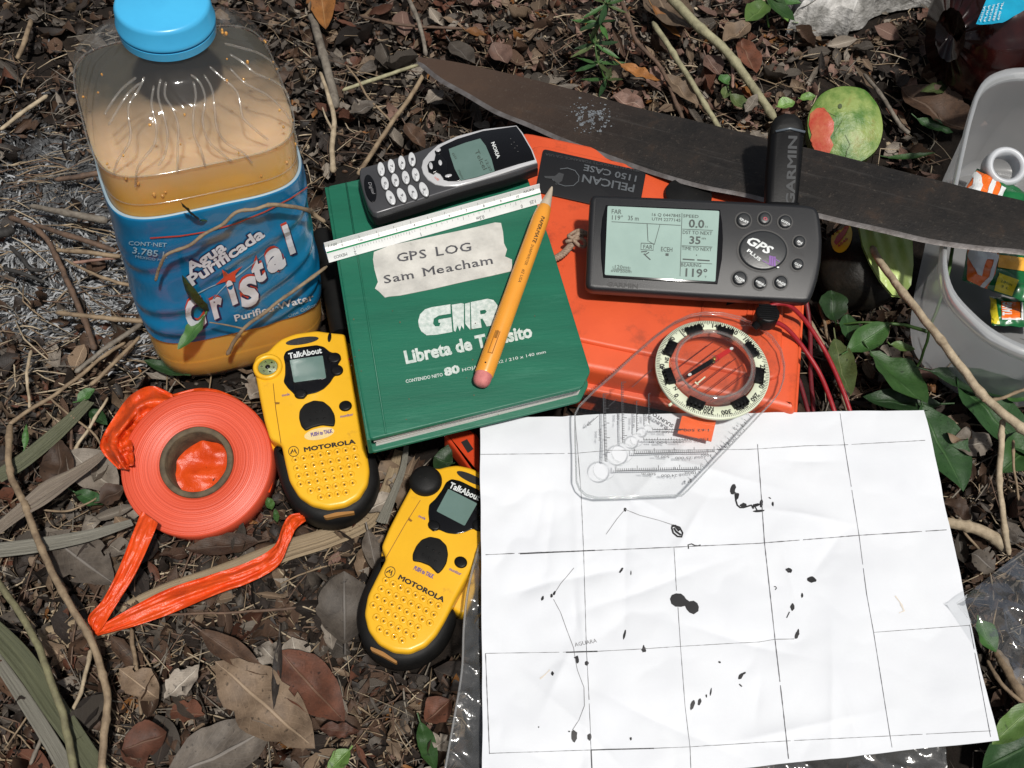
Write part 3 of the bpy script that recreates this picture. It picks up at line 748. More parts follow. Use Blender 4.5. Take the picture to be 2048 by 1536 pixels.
# ================================================================== BOOK
def build_book():
    F = Frame(900, 600, .0665, 10)
    root = empty('notebook', F.M, 'thick green hardcover field notebook with a torn white paper label on its cover', 'notebook')
    gm = mat('book_cloth', (.010, .13, .075), .5, (.008, .100, .058), 35, bump=.5, bs=420, bdist=.0003, stretch=(.25, 1.6, 1), dirt=((.045, .19, .125), 48, .56, .5))
    C = [(655, 372), (1032, 290), (1100, 480), (1181, 742), (1164, 775), (740, 878), (722, 790), (690, 600)]
    P = F.poly(C)
    top = MB(); top.prism(roundcorners(P, .0018, 2), -.0022, 0, .0007, 3); co = top.build('front_cover', gm, root, 40)
    bot = MB(); Pb = F.poly([(655, 372), (1032, 290), (1100, 480), (1181, 742), (1164, 775), (740, 878)])
    bot.prism(roundcorners(inset(Pb, -.0003), .0018, 2), -.0145, -.0125, .0006, 2, rb=.0006); bot.build('back_cover', gm, root, 40)
    pg = MB(); Pp = inset(F.poly([(655, 372), (1032, 290), (1100, 480), (1181, 742), (1168, 770), (740, 878)]), .0022)
    if area2(Pp) < 0: Pp = Pp[::-1]
    pm, ns, ls, b = newmat('page_edges')
    tc = N(ns, 'ShaderNodeTexCoord'); mp = N(ns, 'ShaderNodeMapping'); mp.inputs['Scale'].default_value = (6, 6, 2600); ls.new(tc.outputs['Object'], mp.inputs[0])
    n1 = N(ns, 'ShaderNodeTexNoise', Scale=1.0, Detail=4); ls.new(mp.outputs[0], n1.inputs['Vector'])
    cr = N(ns, 'ShaderNodeValToRGB'); e = cr.color_ramp.elements; e[0].position = .36; e[0].color = (.28, .26, .23, 1); e[1].position = .58; e[1].color = (.74, .73, .70, 1)
    ls.new(n1.outputs['Fac'], cr.inputs[0]); ls.new(cr.outputs[0], b.inputs['Base Color']); b.inputs['Roughness'].default_value = .8
    bp = N(ns, 'ShaderNodeBump', Strength=.6, Distance=.0004); ls.new(n1.outputs['Fac'], bp.inputs['Height']); ls.new(bp.outputs[0], b.inputs['Normal'])
    # page block in eleven thin gatherings, slightly uneven
    rnd = random.Random(5)
    for k in range(11):
        q = MB(); q.prism(inset(Pp, rnd.uniform(-.0006, .0008)), -.0125+k*.00094, -.0125+(k+1)*.00094-.00004); pg.add(q.v, q.f)
    pg.build('pages', pm, root, 0)
    # spine
    sp = MB(); a = F.poly([(655, 372), (722, 790), (740, 878)])
    sp.prism(roundcorners([(a[0][0]-.0018, a[0][1]), (a[0][0]+.0004, a[0][1]-.0002), (a[2][0]+.0004, a[2][1]), (a[2][0]-.0018, a[2][1])], .0005), -.0140, -.0004, .0006, 2)
    sp.build('spine', gm, root, 40)
    # hinge groove
    hg = MB(); hg.tube([F.p(692, 366, .0000), F.p(772, 868, .0000)], .0005, 6); hg.build('hinge_ridge', gm, co, 180)
    # paper label
    lab = [(748, 505), (780, 492), (860, 475), (940, 458), (990, 446), (1002, 447), (1006, 465), (1008, 488), (1014, 500), (1010, 514), (1024, 520), (1024, 543), (985, 552), (925, 565), (860, 580), (800, 592), (778, 594), (770, 596), (758, 584), (750, 578), (756, 565), (749, 540), (746, 520)]
    lm = mat('label_paper', (.60, .585, .54), .8, (.42, .41, .38), 60, bump=.6, bs=350, bdist=.0004, dirt=((.2, .19, .17), 90, .6, .6))
    pts = [F.p(x, y, 0) for x, y in lab]
    l = MB(); l.prism([(p.x, p.y) for p in pts], .0002, .0005); lo = l.build('paper_label', lm, co, 0)
    S = F.S(.00072); t = MB()
    # serif lettering: upright letters with slab feet
    FEET = {'G': ((.95, .42),), 'P': ((.14, 0), (.1, 1)), 'L': ((.12, 0), (.12, 1)), 'a': ((.95, .03),), 'm': ((.08, 0), (.5, 0), (.93, 0), (.03, .70)), 'M': ((.05, 0), (.95, 0), (.02, 1), (.98, 1)), 'h': ((.1, 0), (.88, 0), (.06, 1.03))}
    def serif(s, A, B, h):
        A = Vector(A); B = Vector(B); u = (B-A).normalized(); n = Vector((u.y, -u.x)); ws = [(.36 if ch == ' ' else text_geo(ch, .012)[3]) for ch in s]
        gap = .10; tot = sum(ws)+gap*(len(s)-1); k = (B-A).length/tot; x = 0
        for ch, w_ in zip(s, ws):
            if ch != ' ':
                text(t, S, ch, A+u*x*k, A+u*(x+w_)*k, h, bold=.012)
                for fx, lv in FEET.get(ch, ()):
                    c = A+u*(x+w_*fx)*k+n*(h*lv+.4); dline(t, S, [tuple(c-u*h*.13), tuple(c+u*h*.13)], 1.3)
            x += w_+gap
    serif('GPS LOG', (795, 524), (943, 501), 17)
    serif('Sam Meacham', (769, 567), (986, 527), 16)
    t.build('lettering', mat('faded_ink', (.035, .035, .04), .7, (.10, .10, .11), 240), lo, 0)
    # cover print
    wm = mat('silver_print', (.62, .66, .63), .4, (.40, .48, .44), 420); w = MB(); S = F.S(.0003)
    def cr8(pts): return [(640+x*.3386, 380+y*.3386) for x, y in pts]
    G = cr8([(580, 775), (590, 735), (620, 705), (660, 692), (770, 675), (772, 730), (700, 742), (672, 760), (668, 790), (680, 805), (705, 805), (712, 785), (700, 783), (698, 765), (775, 752), (782, 838), (690, 855), (630, 858), (598, 835), (584, 805)])
    I1 = cr8([(778, 678), (835, 668), (850, 672), (850, 825), (835, 800), (826, 835), (812, 800), (800, 838), (790, 830)])
    I2 = cr8([(856, 672), (885, 664), (888, 826), (880, 818), (858, 790)])
    Rr = cr8([(890, 662), (990, 642), (1025, 650), (1048, 680), (1048, 715), (1030, 735), (1040, 742), (1028, 798), (985, 806), (960, 760), (948, 762), (955, 812), (895, 822)])
    for q in (G, I1, I2): dpoly(w, S, q)
    dpoly(w, S, Rr)
    gh = MB(); dpoly(gh, F.S(.0005), cr8([(945, 712), (975, 706), (985, 718), (975, 730), (948, 734)]))
    gh.build('print_gap', gm, co, 0)
    text(w, S, 'Libreta de Tr\u00e1nsito', (812, 727), (1066, 673), 25, bold=.04)
    text(w, S, '80', (890, 752), (921, 744), 15, bold=.05)
    text(w, S, 'CONTENIDO NETO', (812, 766), (886, 752), 6.5, bold=.02); text(w, S, 'HOJAS 75 gsm2 / 210 x 140 mm', (925, 743), (1092, 706), 6, bold=.01)
    w.build('lettering', wm, co, 0)
    st = MB(); rnd = random.Random(9)
    for _ in range(22):
        x = rnd.uniform(700, 1120); y = rnd.uniform(620, 840); dellipse(st, S, x, y, rnd.uniform(.6, 1.8), rnd.uniform(.6, 1.6), n=6)
    tag(st.build('soil_specks', mat('speck_brown', (.16, .09, .05), .8), root, 0), kind='stuff')
    return F
Fbook = build_book()

# ================================================================== RULER
def build_ruler():
    sd = .0112; hh = sd*.866
    z0 = .0667+hh/2
    A = W(653, 506, z0); B = W(1082, 387, z0); d = (B-A).normalized(); L = (B-A).length
    n = Vector((-d.y, d.x, 0))
    Mr = Matrix((d, n, Vector((0, 0, 1)))).transposed().to_4x4(); Mr.translation = A
    root = empty('scale_ruler', Mr, 'white triangular scale ruler lying across the green notebook', 'ruler')
    wm = mat('ruler_white', (.74, .75, .74), .32, (.68, .69, .68), 90, dirt=((.4, .42, .4), 150, .63, .4))
    e = Vector((.5, .866))*sd/2; nrm = Vector((-.866, .5))
    # cross-section: two dished half faces either side of a groove, towards the viewer
    bot = -e; top = e; far = bot+Vector((sd, 0))
    P = [bot+Vector((.0004, 0)), bot+nrm*.0003, bot*.5-nrm*.0002, bot*.10-nrm*.0001, bot*.09-nrm*.0009, top*.09-nrm*.0009, top*.10-nrm*.0001, top*.5-nrm*.0010, top+nrm*.0002, top+Vector((.0005, -.0001)), far+Vector((0, .0006)), far]
    P = [(p.x, p.y) for p in P]
    mb = MB(); o = [(0, p[0], p[1]) for p in P]+[(L, p[0], p[1]) for p in P]; k = len(P)
    mb.add(o, [[i, (i+1) % k, k+(i+1) % k, k+i] for i in range(k)]+[list(range(k))[::-1], [k+i for i in range(k)]])
    mb.build('ruler_body', wm, root, 20)
    gr = MB(); g0 = bot*.10-nrm*.0006; g1 = top*.10-nrm*.0006
    gr.add([(.0003, g0.x, g0.y), (L-.0003, g0.x, g0.y), (L-.0003, g1.x, g1.y), (.0003, g1.x, g1.y)], [[0, 1, 2, 3]]); gr.build('green_groove', mat('ruler_green', (.01, .25, .10), .4), root, 0)
    def S_up(u, v):
        q = Vector(P[6])*(1-v)+Vector(P[8])*v; m_ = Vector(P[7])-(Vector(P[6])+Vector(P[8]))/2; q = q+m_*(1-abs(v-.55)/.55)+nrm*.00012; return Vector((u*L, q.x, q.y))
    def S_lo(u, v):
        q = Vector(P[1])*(1-v)+Vector(P[3])*v; m_ = Vector(P[2])-(Vector(P[1])+Vector(P[3]))/2; q = q+m_*(1-abs(v-.5)/.5)+nrm*.00014; return Vector((u*L, q.x, q.y))
    ink = MB()
    for S, n_, top_edge in ((S_up, 125, True), (S_lo, 62, False)):
        for i in range(n_+1):
            u = (.075+.815*i/n_) if top_edge else (.12+.78*i/n_); big = i % (12.5 if top_edge else 20) < 1; mid = i % 5 == 0
            if top_edge: big = i % 12 == 0; mid = i % 6 == 0
            elif i > 22 and i % 2: continue
            ln = .44 if big else .34 if mid else .24
            wd = .0016 if big else .0012
            v0 = .97 if top_edge else .95
            ink.add([S(u-wd/2, v0), S(u+wd/2, v0), S(u+wd/2, v0-ln), S(u-wd/2, v0-ln)], [[0, 1, 2, 3]])
    def rt(S, s, u, v, hh_, flip):
        vs, fs, x0, tw = text_geo(s, .02); sx = hh_/.7*(sd/2*.9)/L
        ink.add([S(u+(-(x-x0-tw/2) if flip else (x-x0-tw/2))*sx, min(1, max(0, v+(-y if flip else y)*hh_/.7))) for x, y in vs], fs)
    for i, s in enumerate(('0', '1m', '2', '3', '4', '5', '6', '7', '8', '9', '10')): rt(S_up, s, .075+.0815*i, .14, .30, False)
    rt(S_up, '1:100', .035, .42, .34, False); rt(S_up, 'KADEX', .945, .75, .28, True)
    for i, s in enumerate(('2', '1', '0.5m', '0')): rt(S_lo, s, (.12, .42, .70, .90)[i], .42, .34, True)
    rt(S_lo, '1:25', .955, .55, .34, True); rt(S_lo, 'MEXICO', .055, .50, .28, True)
    ink.build('scale_marks', mat('ruler_ink', (.16, .17, .17), .6), root, 0)
build_ruler()

# ================================================================== PENCIL
def build_pencil():
    A = W(961, 768, .0715); B = W(1104, 374, .0765); d = (B-A); L = d.length; x = d.normalized()
    y = Vector((0, 0, 1)).cross(x).normalized(); z = x.cross(y)
    Mp = Matrix((x, y, z)).transposed().to_4x4(); Mp.translation = A
    root = empty('pencil', Mp, 'yellow mechanical pencil with pink eraser lying diagonally on the green notebook', 'pencil')
    ym = mat('pencil_yellow', (.72, .30, .035), .3, (.68, .27, .03), 60, coat=.2, dirt=((.4, .18, .05), 130, .68, .4))
    r = .0048
    b = MB(); b.lathe([(.0055, r*.93), (.006, r), (L*.80, r), (L*.83, r*.97), (L*.88, r*.80), (L*.885, r*.72)], 28)
    b.v = [(v[2], v[0], v[1]) for v in b.v]; b.build('barrel', ym, root, 40)
    t = MB(); t.lathe([(L*.88, r*.74), (L*.93, r*.50), (L*.985, r*.22), (L, r*.10)], 24); t.v = [(v[2], v[0], v[1]) for v in t.v]
    t.build('tip', mat('pencil_tip', (.50, .42, .32), .45, (.42, .35, .27), 90), root, 40)
    e = MB(); e.lathe([(-.001, r*.35), (-.0004, r*.65), (.001, r*.86), (.0025, r*.93), (.0065, r*.93)], 24); e.v = [(v[2], v[0], v[1]) for v in e.v]
    e.build('eraser', mat('eraser_pink', (.62, .22, .20), .75, (.42, .12, .12), 160, bump=.3, bs=600), root, 60)
    c = MB(); 
    for yy in (-.0011, .0011): c.box(.016, .030, yy-.0002, yy+.0002, r*.90, r+.0001)
    c.box(.016, .0165, -.0011, .0011, r*.92, r+.0001); c.box(.0255, .030, -.0006, .0006, r*.92, r+.0005)
    c.build('clip_slot', mat('pencil_slot', (.32, .13, .015), .5), root, 0)
    # printing round the barrel
    def S(px, py):     # px along barrel in m*1000 from the tip end, py round
        a = py/r*.001
        return Vector((L-px*.001, -sin(a)*(r+.00012), cos(a)*(r+.00012)))
    tx = MB()
    text(tx, lambda a, b2: S(a, b2), 'PAPER:MATE', (.026*1000, 1.0), (.045*1000, 1.0), -1.9, bold=.03)
    text(tx, lambda a, b2: S(a, b2), 'SHARPWRITER', (46.5, 1.0), (61, 1.0), -1.5)
    text(tx, lambda a, b2: S(a, b2), '#2 USA', (64, 1.0), (73, 1.0), -1.6)
    tx.build('lettering', mat('pencil_print', (.06, .035, .01), .6), root, 0)
    dd = MB(); dd.flat([S(L*1000-10+.5*cos(k), .5*sin(k)-.5) for k in range(6)]); dd.build('dimple', M['print_black'], root, 0)
build_pencil()

# ================================================================== MACHETE
def build_machete():
    A = W(850, 135, .030); B = W(2048, 440, .086)
    d = (B-A).normalized(); y0 = Vector((0, 0, 1)).cross(d).normalized(); z = d.cross(y0)
    R = Matrix((d, y0, z)).transposed().to_4x4(); R.translation = A
    class FF(Frame):
        def __init__(s, M): s.M = M; s.I = M.inverted(); s.c = s.I @ CAM; s.R = s.I.to_3x3()
    F = FF(R @ Matrix.Rotation(radians(3), 4, 'X'))
    root = empty('machete', F.M, 'long rusty machete blade lying across the orange case and the plastic tub', 'machete')
    top = [(838, 117), (900, 125), (960, 137), (1050, 158), (1160, 186), (1270, 217), (1400, 247), (1520, 277), (1640, 305), (1760, 335), (1860, 360), (1960, 385), (2060, 408), (2180, 438)]
    edge = [(835, 128), (850, 142), (880, 165), (930, 193), (990, 228), (1050, 252), (1120, 283), (1200, 312), (1300, 348), (1400, 377), (1500, 397), (1640, 437), (1760, 465), (1860, 488), (1960, 502), (2060, 513), (2180, 545)]
    NS = 120
    tp = catmull([F.p(x, y, 0) for x, y in top], 8, False); ed = catmull([F.p(x, y, 0) for x, y in edge], 8, False)
    def samp(P, t):
        i = t*(len(P)-1); k = min(int(i), len(P)-2); return P[k]+(P[k+1]-P[k])*(i-k)
    mb = MB()
    for i in range(NS+1):
        a = samp(tp, i/NS); b = samp(ed, i/NS); wv = (a-b)
        wl_ = max(wv.length, 1e-4); ub = min(.3, .0030/wl_)
        for t, zz in ((0, 0), (ub, .0010), (.5, .0013), (1, .0013), (1, -.0013), (.5, -.0013), (ub, -.0010)):
            q = b+wv*t; mb.v.append((q.x, q.y, zz+.0001*nz(q.x, q.y, t, 200)))
    for i in range(NS):
        for k in range(7):
            k2 = (k+1) % 7; mb.f.append([i*7+k, (i+1)*7+k, (i+1)*7+k2, i*7+k2][::-1]); mb.m.append(1 if k in (0, 6) else 0)
    mb.f.append([NS*7+k for k in range(7)]); mb.m.append(0); mb.f.append(list(range(7))); mb.m.append(0)
    m, ns, ls, b = newmat('rusty_steel')
    tc = N(ns, 'ShaderNodeTexCoord')
    n1 = N(ns, 'ShaderNodeTexNoise', Scale=34, Detail=10, Roughness=.75); ls.new(tc.outputs['Object'], n1.inputs['Vector'])
    cr = N(ns, 'ShaderNodeValToRGB'); e = cr.color_ramp.elements; e[0].position = .38; e[0].color = (.008, .0072, .0068, 1); e[1].position = .70; e[1].color = (.040, .024, .015, 1); cr.color_ramp.elements.new(.55).color = (.017, .014, .012, 1)
    ls.new(n1.outputs['Fac'], cr.inputs[0])
    # brown rust near the point
    sx = N(ns, 'ShaderNodeSeparateXYZ'); ls.new(tc.outputs['Object'], sx.inputs[0])
    mr = N(ns, 'ShaderNodeMapRange'); mr.inputs['From Min'].default_value = .17; mr.inputs['From Max'].default_value = .02; mr.inputs['To Max'].default_value = .75; ls.new(sx.outputs['X'], mr.inputs['Value'])
    mx = N(ns, 'ShaderNodeMix', data_type='RGBA'); ls.new(mr.outputs[0], mx.inputs['Factor']); ls.new(cr.outputs[0], mx.inputs['A']); mx.inputs['B'].default_value = (.075, .045, .030, 1)
    n3 = N(ns, 'ShaderNodeTexNoise', Scale=420, Detail=4, Roughness=.7); ls.new(tc.outputs['Object'], n3.inputs['Vector'])
    r3 = N(ns, 'ShaderNodeMapRange'); r3.inputs['From Min'].default_value = .60; r3.inputs['From Max'].default_value = .75; r3.inputs['To Max'].default_value = .5; ls.new(n3.outputs['Fac'], r3.inputs['Value'])
    m2 = N(ns, 'ShaderNodeMix', data_type='RGBA'); ls.new(r3.outputs[0], m2.inputs['Factor']); ls.new(mx.outputs['Result'], m2.inputs['A']); m2.inputs['B'].default_value = (.11, .09, .07, 1)
    mp5 = N(ns, 'ShaderNodeMapping'); mp5.inputs['Scale'].default_value = (9, 190, 1); mp5.inputs['Rotation'].default_value = (0, 0, .35); ls.new(tc.outputs['Object'], mp5.inputs[0])
    n5 = N(ns, 'ShaderNodeTexNoise', Scale=1, Detail=6, Roughness=.75); ls.new(mp5.outputs[0], n5.inputs['Vector'])
    r5 = N(ns, 'ShaderNodeMapRange'); r5.inputs['From Min'].default_value = .56; r5.inputs['From Max'].default_value = .72; r5.inputs['To Max'].default_value = .55; ls.new(n5.outputs['Fac'], r5.inputs['Value'])
    m3 = N(ns, 'ShaderNodeMix', data_type='RGBA'); ls.new(r5.outputs[0], m3.inputs['Factor']); ls.new(m2.outputs['Result'], m3.inputs['A']); m3.inputs['B'].default_value = (.06, .056, .052, 1)
    ls.new(m3.outputs['Result'], b.inputs['Base Color']); b.inputs['Roughness'].default_value = .55; b.inputs['Specular IOR Level'].default_value = .35
    bp = N(ns, 'ShaderNodeBump', Strength=.6, Distance=.0006); ls.new(n3.outputs['Fac'], bp.inputs['Height']); ls.new(bp.outputs[0], b.inputs['Normal'])
    em = mat('ground_edge_steel', (.30, .28, .27), .38, (.17, .15, .14), 120, metal=.7, bump=.3, bs=500)
    blade = mb.build('blade', [m, em], root, 25)
    # chalky smear on the blade
    sm = MB(); S = F.S(.00155); rnd = random.Random(4)
    for _ in range(420):
        t = rnd.gauss(0, 1); x = 1182+t*17+rnd.gauss(0, 7); y = 234+rnd.gauss(0, 15)+t*2
        if nz(x*.09, y*.09, 1) < -.05: continue
        r_ = abs(rnd.gauss(0, 1.1))+.3
        dpoly(sm, S, [(x+r_*rnd.uniform(.5, 1.8)*cos(k*1.05), y+r_*rnd.uniform(.4, 1.1)*sin(k*1.05)) for k in range(6)])
    tag(sm.build('chalk_smear', mat('chalk', (.15, .165, .18), .9), blade, 0), kind='stuff')
build_machete()
# ================================================================== TWO-WAY RADIOS
yel = mat('radio_yellow', (.76, .42, .018), .36, (.71, .38, .015), 30, bump=.2, bs=900, bdist=.0002, dirt=((.38, .18, .03), 75, .60, .45), coat=.1)
lcd = mat('lcd_grey_green', (.125, .195, .175), .12, (.105, .17, .15), 50, spec=.6)
FR = Frame(630, 850, .036, 0, 3)
def rc(pts): return [(480+x*.2734, 640+y*.2734) for x, y in pts]
def rcp(x, y): return (480+x*.2734, 640+y*.2734)
def radio_meshes():
    F = FR; P = {}
    out = rc([(203, 222), (245, 175), (300, 130), (400, 92), (560, 70), (660, 85), (770, 95), (790, 200), (820, 400), (850, 560), (895, 820), (930, 980), (945, 1090), (932, 1190), (870, 1290), (770, 1350), (640, 1372), (520, 1345), (425, 1280), (358, 1170), (330, 1050), (300, 905), (215, 862), (175, 730), (140, 560), (105, 370), (95, 310), (112, 262), (150, 240)])
    b = MB(); pl = F.poly(out); b.prism(roundcorners(pl, .002, 3), -.012, 0, .0022, 4, rb=.001); P['face'] = b.mesh('face', yel, 50)
    up = F.poly(rc([(180, 240), (300, 115), (560, 60), (800, 85), (900, 500), (1000, 860), (300, 915), (200, 880), (90, 330)]))
    b = MB(); b.prism(roundcorners(up, .004, 4), -.023, -.0095, .002, 3, rb=.004); P['back_shell'] = b.mesh('back_shell', yel, 50)
    lowr = F.poly(rc([(218, 870), (950, 870), (1000, 1010), (1010, 1120), (970, 1250), (890, 1350), (780, 1420), (650, 1445), (520, 1425), (400, 1350), (320, 1250), (270, 1120), (235, 980)]))
    b = MB(); b.prism(roundcorners(lowr, .004, 4), -.023, -.004, .005, 4, rb=.006); P['rubber_boot'] = b.mesh('rubber_boot', M['black_rubber'], 60)
    bz = F.poly(rc([(318, 270), (335, 232), (400, 208), (560, 185), (615, 198), (660, 236), (720, 250), (745, 285), (715, 330), (755, 360), (745, 400), (690, 412), (660, 460), (615, 505), (560, 533), (490, 548), (470, 580), (415, 578), (393, 540), (350, 500), (318, 455), (330, 400), (330, 330)]))
    b = MB(); b.prism(roundcorners(bz, .001, 2), -.001, .0006, .0004, 2); P['screen_bezel'] = b.mesh('screen_bezel', M['gloss_black'], 40)
    b = MB(); b.prism(roundcorners(F.poly(rc([(365, 298), (606, 265), (632, 430), (396, 462)])), .0006, 2), .0004, .0008); P['screen'] = b.mesh('screen', lcd, 0)
    b = MB(); S = F.S(.0011); text(b, S, 'TalkAbout', rcp(358, 283), rcp(600, 240), 11, bold=.03, shear=.0); P['lettering'] = b.mesh('lettering', M['print_white'], 0)
    def button(cx, cy, rx, ry, rot=-10, hz=.0014):
        m = MB(); m.prism(F.poly([rcp(*q) for q in ell(cx, cy, rx, ry, 20, rot)]), -.001, hz, .0008, 3); return m.mesh('button', M['black_plastic'], 50)
    P['buttons'] = [button(690, 282, 50, 38), button(710, 372, 46, 38), button(446, 546, 48, 32), button(772, 632, 48, 37)]
    b = MB(); pt = F.poly(rc([(432, 722), (436, 668), (472, 620), (540, 592), (612, 600), (662, 640), (692, 692), (698, 740), (690, 782), (600, 772), (530, 790), (480, 815), (448, 780)]))
    b.prism(roundcorners(pt, .001, 2), -.001, .0012, .0008, 3); P['talk_button'] = b.mesh('talk_button', M['black_rubber'], 50)
    b = MB()
    for i in range(2):
        for k in range(3):
            c = F.p(*rcp(505+52*k+8*i, 680-8*k+55*i), .0012); b.ellipsoid(c, (.0006, .0006, .0004), 8, 5)
    P['bumps'] = b.mesh('bumps', M['black_rubber'], 180)
    b = MB(); dpoly(b, F.S(.0002), [rcp(*q) for q in ell(580, 832, 112, 42, 24, -12)]); P['oval_badge'] = b.mesh('oval_badge', mat('badge_cream', (.80, .62, .30), .25), 0)
    b = MB(); text(b, F.S(.0003), 'PUSH to TALK', rcp(520, 852), rcp(680, 822), 7, bold=.06); text(b, F.S(.0003), 'monitor', rcp(735, 715), rcp(830, 698), 5.5, bold=.03); text(b, F.S(.0003), 'mode', rcp(308, 560), rcp(364, 549), 5, bold=.03)
    P['purple_print'] = b.mesh('purple_print', mat('purple_ink', (.17, .11, .26), .5), 0)
    b = MB(); S = F.S(.0003); text(b, S, 'MOTOROLA', rcp(470, 964), rcp(848, 902), 8.6, bold=.045)
    cx, cy = 392, 961
    dline(b, S, [rcp(*q) for q in ell(cx, cy, 37, 37, 24)]+[rcp(cx+37, cy)], 1.3)
    dpoly(b, S, [rcp(cx+x, cy+y) for x, y in ((-26, 18), (-8, -20), (0, 8), (-3, 8), (-9, -2), (-16, 18))]); dpoly(b, S, [rcp(cx+x, cy+y) for x, y in ((26, 15), (8, -23), (0, 6), (3, 7), (9, -5), (16, 15))])
    P['logo_lettering'] = b.mesh('logo_lettering', M['print_black'], 0)
    # speaker: dimpled rims with dark holes
    b = MB(); b2 = MB()
    rows = [(405, 1022, 8), (417, 1083, 8), (430, 1142, 8), (443, 1200, 7), (517, 1249, 6), (592, 1296, 4)]
    for x0, y0, n in rows:
        for k in range(n):
            x, y = x0+61.4*k, y0-11.5*k; c = F.p(*rcp(x, y), 0)
            b.ring((c.x, c.y), .0006, .0020, -.0004, .00045, 14, 0, .0004)
            b2.flat([F.p(*rcp(x+6.5*cos(a*pi/4), y+6.5*sin(a*pi/4)), .0003) for a in range(8)])
    P['speaker_dimples'] = b.mesh('speaker_dimples', yel, 60); P['speaker_holes'] = b2.mesh('speaker_holes', M['print_black'], 0)
    b = MB(); dpoly(b, F.S(.0002), [rcp(*q) for q in ell(455, 152, 122, 26, 24, -9)]); P['strap_slot'] = b.mesh('strap_slot', M['print_black'], 0)
    b = MB(); dpoly(b, F.S(.0002), rc([(250, 600), (290, 602), (288, 615), (262, 617)])); b.tube([F.p(*rcp(243, 465), 0), F.p(*rcp(262, 650), 0), F.p(*rcp(300, 900), 0)], .00022, 5); P['seam'] = b.mesh('seam', mat('seam_dark', (.25, .11, .01), .5), 0)
    b = MB(); b.prism(F.poly([rcp(*q) for q in ell(655, 128, 14, 35, 14, 8)]), -.001, .0006, .0004, 2); P['top_nub'] = b.mesh('top_nub', M['black_plastic'], 40)
    b = MB(); b.prism(roundcorners(F.poly(rc([(600, 1415), (700, 1388), (830, 1378), (832, 1392), (720, 1412), (620, 1432)])), .001, 2), -.006, -.0032); P['boot_slot'] = b.mesh('boot_slot', mat('slot_ochre', (.3, .14, .03), .6), 40)
    return P
RP = radio_meshes()
def radio(label, M4, kind):
    root = empty('two_way_radio', M4, label, 'radio', 'pair of yellow two-way radios')
    def part(k, me, parent=root):
        o = bpy.data.objects.new(k, me); COL.objects.link(o); o.parent = parent; return o
    fc = part('face', RP['face'])
    for k in ('back_shell', 'rubber_boot', 'talk_button', 'strap_slot', 'top_nub', 'speaker_dimples', 'logo_lettering'): 
        o = part(k, RP[k])
        if k == 'rubber_boot': part('boot_slot', RP['boot_slot'], o)
        if k == 'talk_button': part('bumps', RP['bumps'], o)
        if k == 'speaker_dimples': part('speaker_holes', RP['speaker_holes'], o)
    part('seam', RP['seam'], fc); part('purple_print', RP['purple_print'], fc)
    if kind == 1: part('oval_badge', RP['oval_badge'], fc)
    bz = part('screen_bezel', RP['screen_bezel']); part('screen', RP['screen'], bz); part('lettering', RP['lettering'], bz)
    for me in RP['buttons']: part('button', me)
    c = FR.p(*rcp(205, 350), 0)
    if kind == 1:
        r = MB(); r.ring((c.x, c.y), .0052, .0078, -.003, .0022, 40, 0, .0008); r.build('lens_ring', yel, root, 60)
        r = MB(); r.lathe([(.0006, .0052), (.001, .0050), (.0012, .0001)], 30, c=(c.x, c.y), capt=False); lo = r.build('lens', mat('lens_green', (.10, .13, .045), .12, (.16, .2, .07), 400, spec=.8), root, 60)
        r = MB(); r.ellipsoid((c.x, c.y, .0012), (.0014, .0014, .0006), 12, 6)
        for k in range(6): r.ellipsoid((c.x+.0033*cos(k*1.05), c.y+.0033*sin(k*1.05), .0010), (.0006, .0006, .0003), 6, 4)
        r.build('lens_studs', M['gloss_black'], lo, 180)
        a = MB(); p0 = FR.I @ W(684, 672, .030); p1 = FR.I @ W(644, 470, .030); d = (p1-p0).normalized()
        a.tube([p0, p0+d*.004, p0+(p1-p0)*.5, p1-d*.002, p1+d*.0015, p1+d*.003], [.0068, .0062, .0058, .0060, .0050, .0018], 20)
        a.build('antenna', M['black_rubber'], root, 60)
        q = MB(); cc = FR.p(*rcp(795, 300), -.002); q.ellipsoid(cc, (.0016, .0022, .0015), 10, 6); q.build('side_button', mat('button_red', (.6, .06, .02), .4), root, 180)
    else:
        c = FR.p(*rcp(190, 345), 0)
        r = MB(); r.lathe([(-.006, .0086), (.0012, .0088), (.0034, .0080), (.0046, .0060), (.0050, .0001)], 36, c=(c.x, c.y), capt=False); r.build('knob_cap', M['black_rubber'], root, 60)
    return root
radio('yellow two-way radio with a clear round lens, between the orange tape roll and green notebook', FR.M, 1)
def fit2():
    z = .0325; a1 = FR.p(617, 738, 0); b1 = FR.p(632, 835, 0); m1 = (a1+b1)/2
    a1 = FR.p(*rcp(497, 360), 0); b1 = FR.p(*rcp(660, 936), 0)      # screen middle, maker name middle
    a2 = W(906, 1018, z); b2 = W(836, 1177, z)
    v1 = b1-a1; v2 = b2-a2
    an = atan2(v2.y, v2.x)-atan2(v1.y, v1.x)
    R = Matrix.Rotation(an, 4, 'Z') @ Matrix.Rotation(radians(1), 4, 'X')
    R = R @ Matrix.Scale(.95, 4); T = (a2+b2)/2+Vector((.0015, 0, 0)) - R.to_3x3() @ ((a1+b1)/2)
    return Matrix.Translation(T) @ R
radio('yellow two-way radio with a black round cap, partly tucked under the white map sheet', fit2(), 2)

